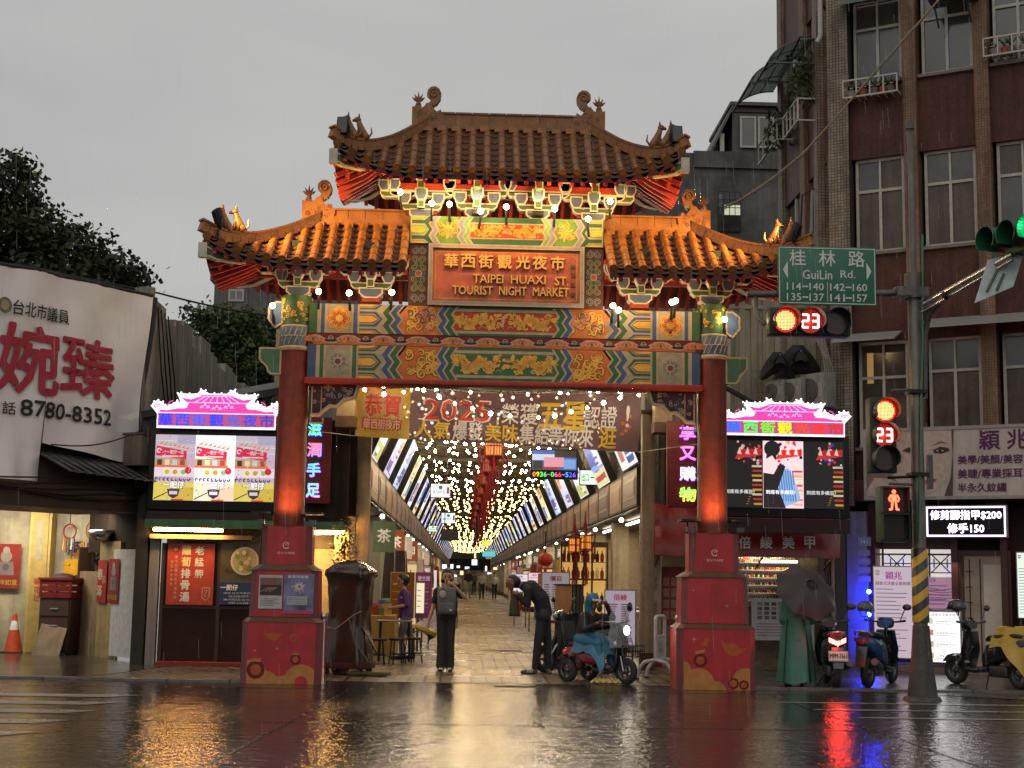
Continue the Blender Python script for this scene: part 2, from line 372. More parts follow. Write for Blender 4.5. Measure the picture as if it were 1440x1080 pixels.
# ================================================================== the gate
GX, GY = 0.565, 21.1
GM = frame(GX, GY)
gate = thing('memorial_gateway', 'tall red pillared archway with tiled roofs and painted beams across the market entrance', 'gateway', GM)
REDWRAP = mat('red_vinyl_wrap', (.40,.014,.018), .36, var=.3, scale=3, bump=.05, streak=.22)
WRAPSIDE = mat('pink_red_vinyl', (.20,.045,.048), .4, var=.3, scale=3, bump=.05, streak=.3)
PILLAR = mat('red_pillar_paint', (.19,.034,.015), .42, spec=.25, var=.4, scale=5, streak=.35, bump=.08, bscale=14)
PEDROOF = paint((.10,.045,.03), .45)
WRAPGOLD = paint((.42,.18,.05), .45); WRAPORANGE = paint((.40,.09,.025), .45)
def chamfer_outline(hx_, hy, c):
 return [(-hx_+c,-hy),(hx_-c,-hy),(hx_,-hy+c),(hx_,hy-c),(hx_-c,hy),(-hx_+c,hy),(-hx_,hy-c),(-hx_,-hy+c)]
def frustum(mb, o0, z0, o1, z1, m, side=None, cx=0, cy=0):
 n = len(o0); V = [(p[0]+cx,p[1]+cy,z0) for p in o0]+[(p[0]+cx,p[1]+cy,z1) for p in o1]
 for i in range(n):
  mb.mesh(V, [(i,(i+1)%n,(i+1)%n+n,i+n)], side if (side and i % 2 == 1) else m)
 mb.mesh(V, [tuple(range(n,2*n))], m); mb.mesh(V, [tuple(range(n))[::-1]], m)
def ingot(mb, x, z, s, y, m, a=0):
 pts = [(-1,.35),(-.75,-.1),(-.45,-.42),(0,-.55),(.45,-.42),(.75,-.1),(1,.35),(.62,.12),(.3,.28),(0,.34),(-.3,.28),(-.62,.12)]
 ca, sa = math.cos(R(a)), math.sin(R(a))
 mb.flat([(x+s*(p[0]*ca-p[1]*sa), z+s*(p[0]*sa+p[1]*ca)) for p in pts], y, m)
def star4(mb, x, z, s, y, m):
 mb.flat([(x+(s if k%2==0 else s*.22)*math.cos(PI*k/4+PI/2), z+(s if k%2==0 else s*.22)*math.sin(PI*k/4+PI/2)) for k in range(8)], y, m)
def clip_disc(mb, x, z, r, y, m, x0, x1, z0, z1):
 P = [(min(x1,max(x0,x+r*math.cos(2*PI*k/40))), min(z1,max(z0,z+r*math.sin(2*PI*k/40)))) for k in range(40)]
 Q = []
 for p in P:
  if not Q or (abs(p[0]-Q[-1][0])+abs(p[1]-Q[-1][1])) > 1e-5: Q.append(p)
 mb.flat(Q, y, m)
for sgn in (-1, 1):
 cx = 3.13*sgn
 p = MB(GM)
 o3 = chamfer_outline(.575,.40,.09); o3t = chamfer_outline(.52,.35,.08); o2 = chamfer_outline(.50,.33,.09); o2t = chamfer_outline(.40,.28,.07); o1 = chamfer_outline(.37,.26,.09)
 cy = 0.05
 frustum(p, o3, 0, o3, .87, REDWRAP, WRAPSIDE, cx, cy); ped = p.build('pedestal', gate)
 q = MB(GM); frustum(q, chamfer_outline(.585,.41,.09), .872, chamfer_outline(.49,.32,.08), .945, PEDROOF, None, cx, cy)
 q.build('ledge', ped); q = MB(GM)
 frustum(q, chamfer_outline(.515,.345,.09), 1.612, chamfer_outline(.38,.27,.08), 1.695, PEDROOF, None, cx, cy); q.build('ledge', ped)
 q = MB(GM); frustum(q, o2, .947, chamfer_outline(.485,.32,.09), 1.61, REDWRAP, WRAPSIDE, cx, cy); q.build('middle_tier', ped)
 q = MB(GM); frustum(q, o1, 1.697, o1, 2.25, REDWRAP, WRAPSIDE, cx, cy)
 y1 = cy-.262
 q.text('臺北市商圈', paint((.7,.5,.45)), cx+.0, 1.86, .035, y1, w=.25)
 q.stroke(arc(cx, 1.97, .045, 20, 320, 14), [.006+.012*k/14 for k in range(15)], y1, paint((.7,.5,.45)))
 q.stroke(arc(cx+.012, 1.975, .02, -40, 200, 8), .008, y1, paint((.7,.5,.45)))
 q.build('top_tier', ped)
 # printed new-year pattern on the lowest tier: ingots, coins, fruits
 d = MB(GM); y3 = cy-.403; X0, X1 = cx-.48, cx+.48
 if sgn < 0:
  ingot(d, cx-.12, .68, .13, y3, WRAPORANGE); d.disc(cx+.17, .655, .055, y3, WRAPORANGE); d.disc(cx+.17, .655, .026, y3-.002, REDWRAP)
  for (x, z, r) in ((-.41,.12,.22),(-.2,-.02,.2),(.03,-.05,.17),(.30,.03,.25)): clip_disc(d, cx+x, z, r, y3, WRAPGOLD, X0, X1, .004, .8)
  for (x, z, r) in ((-.35,.20,.13),(.21,.35,.075)):
   d.disc(cx+x, z, r, y3-.002, paint((.14,.012,.012))); d.disc(cx+x, z-.0, r*.6, y3-.004, WRAPORANGE)
   d.flat([(cx+x-r*.5, z+r*.85),(cx+x+r*.5, z+r*.85),(cx+x+r*.6, z+r*1.2),(cx+x-r*.6, z+r*1.2)], y3-.004, WRAPGOLD)
  clip_disc(d, cx+.30, 0.03, .09, y3-.002, REDWRAP, X0, X1, .004, .8)
  for x, z, s in ((-.37,.47,.03),(-.06,.5,.03)): star4(d, cx+x, z, s, y3, CREAM)
 else:
  ingot(d, cx+.23, .60, .2, y3, WRAPORANGE, -18)
  d.cbox((cx-.16, y3, .68), (.07,.004,.12), WRAPORANGE, Matrix.Rotation(R(25), 3, 'Y'))
  for (x, z, r) in ((-.5,.28,.13),(-.26,.08,.23),(-.34,.02,.2),(-.02,-.03,.16),(.42,.12,.2)): clip_disc(d, cx+x, z, r, y3, WRAPGOLD, X0, X1, .004, .8)
  for (x, z, r) in ((-.24,.42,.1),(.24,.1,.08),(.39,.08,.07)):
   d.disc(cx+x, z, r, y3-.002, paint((.14,.012,.012))); d.disc(cx+x, z, r*.6, y3-.004, WRAPORANGE)
  d.flat([(cx-.31,.5),(cx-.19,.53),(cx-.17,.58),(cx-.31,.55)], y3-.004, WRAPGOLD)
  star4(d, cx-.33, .72, .045, y3, CREAM)
  y2 = cy-.338
  for x, z, s in ((-.33,1.42,.03),(.16,1.2,.035)):
   star4(d, cx+x, z, s, y2, CREAM); d.stroke([(cx+x, z-.03), (cx+x, z-.15)], .006, y2, paint((.3,.06,.05)))
  for k in range(8):
   a = PI*k/4; d.stroke([(cx+.02+.03*math.cos(a), 1.44+.03*math.sin(a)), (cx+.02+.075*math.cos(a), 1.44+.075*math.sin(a))], .015, y2, paint((.35,.06,.05)))
  d.stroke([(cx+.02,1.34),(cx+.02,1.2)], .008, y2, paint((.35,.06,.05)))
 d.build('printed_pattern', ped)
 if sgn < 0:                                   # paper notices on the left pedestal
  d = MB(GM); yy = cy-.345
  d.rect(cx-.36, cx-.02, 1.06, 1.54, yy, paint((.45,.40,.38)))
  d.rect(cx-.34, cx-.03, 1.25, 1.50, yy-.003, paint((.06,.035,.03))); d.rect(cx-.34, cx-.03, 1.40, 1.50, yy-.005, paint((.20,.10,.09)))
  for k in range(5): d.stroke([(cx-.33+.03*k, 1.30+.02*(k%2)), (cx-.22+.03*k, 1.36)], .012, yy-.006, paint((.30,.2,.17)))
  for k in range(4): d.stroke([(cx-.33,1.20-.03*k),(cx-.07-.05*(k%2),1.20-.03*k)], .01, yy-.003, GREY)
  a = MB(GM)
  a.rect(cx+.0, cx+.43, .99, 1.56, yy, mat('fireworks_poster', (.16,.15,.27), .35, var=.8, scale=4, bump=.02))
  for k in range(26):
   t = 2*PI*k/26; r = .06+.07*random.random()
   a.stroke([(cx+.22+.02*math.cos(t), 1.38+.02*math.sin(t)), (cx+.22+r*math.cos(t), 1.38+r*.8*math.sin(t))], .008, yy-.003, paint((.6,.5,.45)))
  a.text('萬華賀新春', WHITE, cx+.2, 1.52, .04, yy-.003, w=.3)
  a.rect(cx+.05, cx+.34, 1.12, 1.24, yy-.004, paint((.42,.40,.42)))
  for k in range(4): a.stroke([(cx+.07,1.22-.025*k),(cx+.32,1.22-.025*k)], .009, yy-.006, GREY)
  a.rect(cx+.01, cx+.42, .995, 1.04, yy-.003, paint((.40,.06,.12)))
  d.build('notice', ped); a.build('poster', ped)
 # pillar with its painted capital
 b = MB(GM)
 b.lathe([(.235,2.25),(.235,2.40),(.222,2.43),(.218,4.86)], PILLAR, 36, (cx,0,0)); pil = b.build('pillar', gate)
 b = MB(GM)
 b.lathe([(.222,4.85),(.245,4.86),(.245,4.91),(.226,4.915)], CREAM, 32, (cx,0,0))
 b.lathe([(.226,4.915),(.240,5.20)], paint((.10,.15,.22)), 32, (cx,0,0)); b.lathe([(.240,5.20),(.245,5.22),(.228,5.23)], CREAM, 32, (cx,0,0))
 for k in range(18):                           # slanting petals
  for z0, z1 in ((4.93,5.06),(5.06,5.195)):
   a0 = 2*PI*k/18; b.tube([(cx+.236*math.sin(a0+.22*t), -.236*math.cos(a0+.22*t), lerp(z0,z1,t)) for t in (0,.5,1)], .009, CREAM, 5)
 for z0 in (5.06,):
  b.tube([(cx+.237*math.cos(2*PI*k/28), .237*math.sin(2*PI*k/28), z0) for k in range(28)], .008, CREAM, 5, closed=True)
 b.lathe([(.226,5.23),(.226,5.68)], paint((.045,.09,.04)), 32, (cx,0,0))
 for k in range(90):                           # gilded relief: curls wrapped round the drum
  a0 = random.uniform(0, 2*PI); z0 = random.uniform(5.27,5.64); rr = random.uniform(.02,.045); dd = random.choice((-1,1))
  sp = spiral(0,0,rr,1.1,random.uniform(0,6),dd,9)
  b.tube([(cx+.229*math.sin(a0+s/.229), -.229*math.cos(a0+s/.229), z0+t) for s,t in sp], .008, GOLD, 4)
 b.build('capital', pil)
 # shaped stub beams on the outer side of the pillar
 for z0, z1, l, m in ((4.50,4.88,.31,paint((.06,.14,.08))),(5.2,5.58,.2,paint((.07,.12,.25)))):
  b = MB(GM); h = z1-z0; e = cx+sgn*.2
  out = [(e,z0),(e+sgn*(l-.17),z0),(e+sgn*(l-.13),z0+.1*h),(e+sgn*(l-.11),z0+.28*h),(e+sgn*(l-.04),z0+.45*h),(e+sgn*l,z0+.58*h),(e+sgn*l,z1),(e,z1)]
  if l < .25: out = [(e,z0+.06),(e+sgn*.1,z0),(e+sgn*.2,z0+.12),(e+sgn*.2,z0+.3),(e+sgn*.1,z1),(e,z1)]
  if sgn < 0: out = out[::-1]
  b.prism(out, -.11, .11, m); b.stroke(out, .028, -.113, CREAM, closed=True)
  b.build('beam_end', pil)
# ------------------------------------------------------------------ painted beams
def zig(z0, z1):                                  # edge offsets down a zigzag stripe (0..1)
 h = z1-z0
 return [(1,z0),(0,z0+.28*h),(.75,z0+.5*h),(0,z0+.72*h),(1,z1)]
def zband(mb, x0, w, a, z0, z1, y, m, s):         # zigzag band of width w starting at |x|=x0, amplitude a
 E = zig(z0, z1); P = [(s*(x0+a*e), z) for e, z in E]; Q = [(s*(x0+w+a*e), z) for e, z in E]
 for i in range(4): mb.flat([P[i], Q[i], Q[i+1], P[i+1]], y, m)
def rail(mb, x0, x1, z0, z1, y, m): mb.rect(min(x0,x1), max(x0,x1), z0, z1, y, m)
def flower(mb, x, z, r, y, c1, c2, c3, c4):
 for k in range(8):
  a = 2*PI*k/8; mb.disc(x+.72*r*math.cos(a), z+.72*r*math.sin(a), r*.33, y, c1, 10)
  mb.disc(x+.72*r*math.cos(a), z+.72*r*math.sin(a), r*.24, y-.002, c2, 10)
 mb.disc(x, z, r*.72, y-.003, c2, 24)
 for k in range(8):
  a = 2*PI*k/8; sp = arc(x+.60*r*math.cos(a), z+.60*r*math.sin(a), r*.2, math.degrees(a)-130, math.degrees(a)+130, 8)
  mb.stroke(sp, r*.07, y-.005, c1)
  mb.stroke(arc(x+.5*r*math.cos(a+.39), z+.5*r*math.sin(a+.39), r*.1, 0, 330, 6), r*.05, y-.005, c4)
 mb.disc(x, z, r*.3, y-.007, c1, 16); mb.disc(x, z, r*.22, y-.009, c3, 16)
def dragon(mb, x0, x1, z0, z1, y, m, dark, flip):
 L = x1-x0; h = z1-z0; mid = (z0+z1)/2; P = []; W = []
 for k in range(40):
  t = k/39; P.append(((x1-t*L) if flip else (x0+t*L), mid+.24*h*math.sin(t*2.2*2*PI+.6+.4*math.sin(9*t))*(1-.3*t))); W.append(h*(.10+.20*math.sin(PI*min(1,t*1.1))))
 mb.stroke(P, [w*1.5 for w in W], y, dark); mb.stroke(P, W, y-.002, m)
 for k in list(range(2, 39))*2:                # fins, claws, flames
  a = random.uniform(0, 6.28); p = P[k]; r = h*random.uniform(.06,.13)
  mb.stroke(spiral(p[0]+random.uniform(-.06,.06), max(z0+r, min(z1-r, p[1]+random.choice((-1,1))*h*.24)), r, 1.0, a, random.choice((-1,1)), 8), [h*.085*(1-.08*i) for i in range(9)], y-.001, m)
 for k in range(2, 38):                        # scales: dark ticks over the gilt body
  a, c = P[k-1], P[k+1]; d = math.hypot(c[0]-a[0], c[1]-a[1]) or 1; nx, nz = -(c[1]-a[1])/d, (c[0]-a[0])/d; w = W[k]*.42
  mb.stroke([(P[k][0]+nx*w, P[k][1]+nz*w), (P[k][0]-nx*w, P[k][1]-nz*w)], h*.022, y-.005, dark)
 e = P[0]; sgnx = -1 if not flip else 1
 mb.disc(e[0], e[1], h*.15, y-.003, m, 9)
 for a in (130,160,200,230): mb.stroke([(e[0], e[1]), (e[0]+sgnx*-.0+h*.3*math.cos(R(a))*(1 if not flip else -1), e[1]+h*.3*math.sin(R(a)))], [h*.09,h*.02], y-.003, m)
INK = paint((.20,.05,.012))
def scrolls(mb, x0, x1, z0, z1, y, m, n, w=.16):
 h = z1-z0
 for k in range(n):
  x = random.uniform(x0+.05*h, x1-.05*h); z = random.uniform(z0+.15*h, z1-.15*h); r = h*random.uniform(.09,.17); d = random.choice((-1,1))
  a = random.uniform(0, 6.28); sp = spiral(x, z, r, 1.15, a, d, 11)
  sp = [(min(x1, max(x0, p)), min(z1-.01, max(z0+.01, q))) for p, q in sp]
  W = [w*h*.55*(.5+.5*math.sin(PI*min(1,(i+2)/9))) for i in range(12)]
  mb.stroke(sp, [q*1.15 for q in W], y, INK); mb.stroke(sp, [q*.62 for q in W], y-.0016, m)
def paint_beam(mb, z0, z1, yf, A, B, end, panel, medal):
 # A: colour of the first tongue/zigzag, B: the second; both halves are mirror images
 h = z1-z0; y = yf-.003
 for s in (-1, 1):
  def r_(a, b, m, yy=y, zz0=z0, zz1=z1): rail(mb, s*a, s*b, zz0, zz1, yy, m)
  r_(2.92, 2.80, B if not end else end); r_(2.80,2.745,CREAM); r_(2.745,2.69,A); r_(2.69,2.655,CREAM)
  r_(2.655,2.295,paint((.30,.235,.155))); r_(2.295,2.265,CREAM); r_(2.265,2.205,A); r_(2.205,2.175,CREAM)
  if medal: flower(mb, s*2.475, (z0+z1)/2, h*.40, y-.003, GOLD, ORANGE, GOLD, DKRED)
  else: flower(mb, s*2.475, (z0+z1)/2, h*.40, y-.003, CREAM, paint((.30,.27,.2)), paint((.15,.03,.05)), DKBROWN)
  # ground for the tongues, zigzags going inwards
  r_(2.175, 1.75, CREAM)
  for zc_, hh in ((.5,.26),(0,.17),(1,.17)):
   zc2 = z0+zc_*h; lo = max(z0, zc2-hh*h); hi = min(z1, zc2+hh*h)
   tip = 1.83
   for k, (m, ins) in enumerate(((A,0),(CREAM,.3),(DKBROWN,.45),(GOLD,.55))):
    l2 = lerp(lo, zc2, ins) if zc_ > 0 else lo; h2 = lerp(hi, zc2, ins) if zc_ < 1 else hi
    x1 = 1.93+ins*.10; t = tip+ins*.13
    pts = [(s*2.175,l2),(s*2.175,h2),(s*x1,h2),(s*t,zc2),(s*x1,l2)] if zc_ == .5 else ([(s*2.175,l2),(s*2.175,h2),(s*x1,h2),(s*t,l2)] if zc_ == 0 else [(s*2.175,h2),(s*2.175,l2),(s*x1,l2),(s*t,h2)])
    mb.flat(pts, y-.002-.002*k, m)
  x = 1.86; a = .10
  zband(mb, x-.30, .30, a*-1+0, z0, z1, y-.001, CREAM, s)
  for m, w in ((CREAM,.03),(B if True else A,.085),(CREAM,.035),(A,.085),(CREAM,.03)):
   x -= w; zband(mb, x, w+.001, -a, z0, z1, y-.010, m, s)
  xp = x                                    # scroll panel between the two zigzag pairs
  r_(xp+.03, .80, panel[0], y-.001)
  scrolls(mb, s*1.2-.27, s*1.2+.27, z0, z1, y-.004, panel[1], 30)
  if panel[2]: scrolls(mb, s*1.1-.18, s*1.1+.18, z0, z1, y-.006, panel[2], 7, .12); scrolls(mb, s*1.25-.2, s*1.25+.2, z0, z1, y-.007, A, 5, .08)
  x = 1.03
  for m, w in ((CREAM,.025),(A if panel[3] else B,.075),(CREAM,.03),(B if panel[3] else A,.085),(CREAM,.035)):
   x -= w; zband(mb, x, w+.001, -.085, z0, z1, y-.010, m, s)
 c = panel[4]
 rail(mb, -.82, .82, z0, z1, y-.002, B if panel[3] else A); rail(mb, -.80, .80, z0+.08*h, z1-.08*h, y-.004, CREAM); rail(mb, -.78,.78, z0+.17*h, z1-.17*h, y-.006, c)
 for s in (-1, 1): dragon(mb, .06 if s > 0 else -.72, .72 if s > 0 else -.06, z0+.2*h, z1-.2*h, y-.012, GOLD, paint((.30,.09,.02)), s > 0)
 for k in range(5): mb.disc(random.uniform(-.05,.05), (z0+z1)/2+random.uniform(-.2,.2)*h, .03, y-.012, (PINK, GOLD, CREAM)[k%3], 8)
 for k in range(8):
  xx = random.uniform(-.7,.7); mb.stroke(arc(xx, z0+.26*h, .035, 0, 180, 6), .012, y-.014, CREAM if k%2 else PINK)
b = MB(GM); YF = -.17
b.box(-2.93, 2.93, YF, .17, 4.45, 4.94, DKRED); paint_beam(b, 4.45, 4.94, YF, GREEN, BLUE, BLUE, (ORANGE, GOLD, None, False, paint((.05,.12,.05))), False)
b.build('painted_beam', gate)
b = MB(GM); b.box(-2.96, 2.96, -.21, .21, 4.365, 4.447, paint((.28,.035,.025)), .012); b.build('beam_edging', gate)
b = MB(GM)
b.box(-2.93, 2.93, YF+.0, .17, 4.945, 5.115, paint((.13,.016,.010)))
z0, z1 = 4.95, 5.085
b.rect(-2.85, 2.85, 4.948, 5.0, YF-.002, ORANGE)
pitch = 5.7/11
for k in range(12):
 x = -2.85+k*pitch
 b.flat([(x-.17,4.99),(x+.17,4.99),(x+.14,5.05),(x+.07,5.085),(x-.07,5.085),(x-.14,5.05)], YF-.004, ORANGE)
 b.stroke(arc(x-.06,5.03,.035,90,380,9), .012, YF-.006, CREAM); b.stroke(arc(x+.06,5.03,.035,90,-200,9), .012, YF-.006, CREAM)
 b.disc(x, 5.03, .022, YF-.006, BLUE, 8); scrolls(b, x-.12, x+.12, 4.955, 5.0, YF-.006, GOLD, 6, .4)
 if k < 11:
  c = x+pitch/2
  b.stroke([(x-.03+.03,5.085),(x+.09,5.075),(x+.15,5.04),(c-.09,5.03),(c-.13,5.0),(c-.05,4.975),(c+.05,4.975),(c+.13,5.0),(c+.09,5.03),(c+pitch/2-.15,5.04),(c+pitch/2-.09,5.075),(c+pitch/2,5.085)], .022, YF-.006, paint((.40,.26,.2)))
  b.flat([(c-.11,4.99),(c+.11,4.99),(c+.06,5.01),(c+.05,5.06),(c,5.09),(c-.05,5.06),(c-.06,5.01)], YF-.005, paint((.012,.012,.02)))
  b.stroke(arc(c,5.035,.04,-20,200,8), .01, YF-.007, CREAM); b.stroke(arc(c-.015,5.035,.015,0,300,6), .008, YF-.008, CREAM); b.stroke(arc(c+.015,5.035,.015,0,300,6), .008, YF-.008, CREAM)
b.build('scroll_band', gate)
b = MB(GM)
b.box(-2.93, 2.93, YF, .17, 5.12, 5.56, DKRED); paint_beam(b, 5.12, 5.56, YF, BLUE, GREEN, GREEN, (paint((.50,.16,.04)), GOLD, PINK, True, paint((.38,.05,.02))), True)
b.build('painted_beam', gate)
# carved corner brackets under the lower beam
for s in (-1, 1):
 b = MB(GM); e = s*2.88
 out = [(e,4.36),(e-s*.72,4.36),(e-s*.66,4.16),(e-s*.50,4.12),(e-s*.40,4.02),(e-s*.30,4.03),(e-s*.2,3.95),(e-s*.14,3.9),(e,3.88)]
 if s > 0: out = out[::-1]
 b.prism(out, -.05, .05, paint((.05,.018,.02)))
 lo = [(e-s*.72,4.36),(e-s*.66,4.17),(e-s*.50,4.13),(e-s*.40,4.03),(e-s*.30,4.04),(e-s*.2,3.96),(e-s*.14,3.9),(e-s*.02,3.9),(e-s*.02,3.78),(e-s*.2,3.78),(e-s*.2,3.86)]
 b.tube([(x, -.06, z) for x, z in lo[:8]], .032, CREAM, 6); b.tube([(x, -.06, z) for x, z in lo[7:]], .018, paint((.2,.26,.24)), 6)
 for k in range(34):
  t = random.random(); x = e-s*lerp(.04,.62,t); z = random.uniform(lerp(3.95,4.22,t), 4.33)
  b.stroke(spiral(x, z, random.uniform(.02,.04), 1.1, random.uniform(0,6), 1, 8), .009, -.054, (paint((.40,.28,.2)), BLUE, CREAM)[k%3])
 b.tube([(e-s*.03,-.06,4.33),(e-s*.03,-.06,3.9)], .012, CREAM, 6); b.tube([(e-s*.17,-.06,4.33),(e-s*.17,-.06,3.95)], .01, paint((.4,.2,.15)), 6)
 b.build('carved_bracket', gate)
# ------------------------------------------------------------------ name board
PLAQUE = mat('plaque_red', (.52,.115,.05), .5, var=.3, scale=4, bump=.05, streak=.15)
b = MB(GM); yb = -.19
b.box(-1.17, 1.17, yb, .12, 5.565, 6.505, PLAQUE)
fr = paint((.28,.26,.25))
for (x0,x1,z0,z1) in ((-1.17,1.17,6.44,6.505),(-1.17,1.17,5.565,5.63),(-1.17,-1.105,5.63,6.44),(1.105,1.17,5.63,6.44)):
 b.box(x0, x1, yb-.05, yb, z0, z1, fr)
for (o, w, m) in ((1.158,.02,CREAM),(1.112,.012,CREAM)):
 k = o-1.105; b.stroke([(-o,5.63-k),(o,5.63-k),(o,6.44+k),(-o,6.44+k)], w, yb-.053, m, closed=True)
b.stroke([(-1.06,5.68),(1.06,5.68),(1.06,6.395),(-1.06,6.395)], .012, yb-.003, GOLD, closed=True)
for sx in (-1,1):
 for zz, sz in ((5.68,1),(6.395,-1)):
  b.stroke([(sx*1.06,zz+sz*.07),(sx*1.03,zz+sz*.07),(sx*1.03,zz+sz*.03),(sx*.99,zz+sz*.03),(sx*.99,zz)], .01, yb-.004, GOLD)
plq = b.build('name_board', gate)
GILT = mat('gilt_letter', (.72,.40,.08), .4, .15, var=.25, scale=20)
b = MB(GM)
xs = [-.80,-.545,-.28,.0,.275,.53,.80]
for ch, x in zip('華西街觀光夜市', xs): b.text(ch, GILT, x-.03, 6.245, .205, yb-.035, bold=.028, ext=.05)
b.text('TAIPEI', GILT, -.27, 5.98, .13, yb-.03, w=.45, bold=.02, ext=.045); b.text('HUAXI', GILT, .33, 5.98, .13, yb-.03, w=.52, bold=.02, ext=.045); b.text('ST.', GILT, .83, 5.97, .13, yb-.03, w=.20, bold=.02, ext=.045)
b.text('TOURIST', GILT, -.50, 5.80, .13, yb-.03, w=.60, bold=.02, ext=.045); b.text('NIGHT', GILT, .10, 5.80, .13, yb-.03, w=.41, bold=.02, ext=.045); b.text('MARKET', GILT, .67, 5.80, .13, yb-.03, w=.54, bold=.02, ext=.045)
for ch, z in zip('林雲風題', (6.2,6.07,5.92,5.77)): b.text(ch, paint((.22,.10,.03)), 1.0, z, .07, yb-.01, bold=.01, ext=.01)
b.build('gilt_letters', plq)
for s in (-1, 1):                                  # scroll panels at either side of the board
 b = MB(GM); b.box(min(s*1.172,s*1.46), max(s*1.172,s*1.46), yb+.02, .12, 5.565, 6.505, paint((.09,.04,.02))); c = s*1.315; yy = yb+.016
 for (m, w, dy) in ((CREAM,.045,0),(BLUE,.026,.002),):
  for sx in (-1,1):
   for z, a0, d in ((6.40,90,1),(6.27,-90,-1),(6.14,90,1),(5.96,-90,-1),(5.83,90,1),(5.68,-90,-1)):
    cc = CREAM if m == CREAM else (BLUE if abs(z-6.05) > .3 else GREEN)
    b.stroke(spiral(c+sx*.065, z, .055, 1.0, R(a0), sx*d, 12, .3), w*.7, yy-dy, cc)
 for a in range(4): b.disc(c+.09*math.cos(PI/2*a), 6.05+.085*math.sin(PI/2*a), .032, yy-.004, GREEN if a%2 else BLUE, 8)
 b.disc(c, 6.05, .055, yy-.005, CREAM, 14); b.disc(c, 6.05, .038, yy-.007, paint((.42,.06,.03)), 12)
 b.build('scroll_panel', gate)
# painted beam over the board
b = MB(GM); yt = -.20; z0, z1 = 6.51, 6.93; h = z1-z0
b.box(-1.46, 1.46, yt, .15, z0, z1, GREEN); y = yt-.003
rail(b, -1.46, 1.46, z0, z1, y, GREEN)
LG = paint((.16,.30,.08))
for s in (-1, 1):
 rail(b, s*1.45, s*1.43, z0, z1, y-.002, CREAM)
 for zc_, hh in ((.5,.22),(0,.15),(1,.15)):
  zz = z0+zc_*h; lo = max(z0, zz-hh*h); hi = min(z1, zz+hh*h)
  for k, (m, i) in enumerate(((CREAM,0),(LG,.25),(GOLD,.5))):
   l2 = lerp(lo,zz,i) if zc_ > 0 else lo; h2 = lerp(hi,zz,i) if zc_ < 1 else hi
   pts = [(s*1.43,l2),(s*1.43,h2),(s*(1.24+.05*i),h2),(s*(1.17+.08*i),zz),(s*(1.24+.05*i),l2)]
   b.flat(pts, y-.003-.002*k, m)
 x = 1.18
 for m, w in ((CREAM,.025),(paint((.20,.20,.26)),.06),(CREAM,.025)): x -= w; zband(b, x, w+.001, -.075, z0, z1, y-.010, m, s)
 rail(b, s*1.06, s*.72, z0, z1, y-.001, paint((.11,.22,.04)))
 for k in range(9):
  a = R(20+k*40); b.stroke([(s*.88,(z0+z1)/2-.02),(s*.88+.09*math.cos(a)*1.3,(z0+z1)/2+.14*math.sin(a))], [.06,.02], y-.005, GOLD)
 scrolls(b, s*.88-.15, s*.88+.15, z0+.02, z1-.02, y-.006, GOLD, 9, .12); scrolls(b, s*.80-.08, s*.80+.1, z0+.03, z1-.03, y-.007, CREAM, 4, .07)
 x = .76
 for m, w in ((CREAM,.025),(paint((.20,.20,.26)),.06),(CREAM,.02),(LG,.05),(CREAM,.03)): x -= w; zband(b, x, w+.001, -.075, z0, z1, y-.010, m, s)
rail(b, -.575,.575, z0+.20*h, z1-.20*h, y-.004, CREAM); rail(b, -.55,.55, z0+.25*h, z1-.25*h, y-.006, paint((.45,.06,.02)))
for s in (-1,1): dragon(b, .05 if s > 0 else -.50, .50 if s > 0 else -.05, z0+.27*h, z1-.27*h, y-.012, GOLD, paint((.30,.09,.02)), s > 0)
for k in range(5):
 a = 2*PI*k/5; b.disc(.028*math.cos(a), (z0+z1)/2+.028*math.sin(a), .024, y-.012, paint((.6,.15,.08)), 8)
b.build('top_beam', gate)
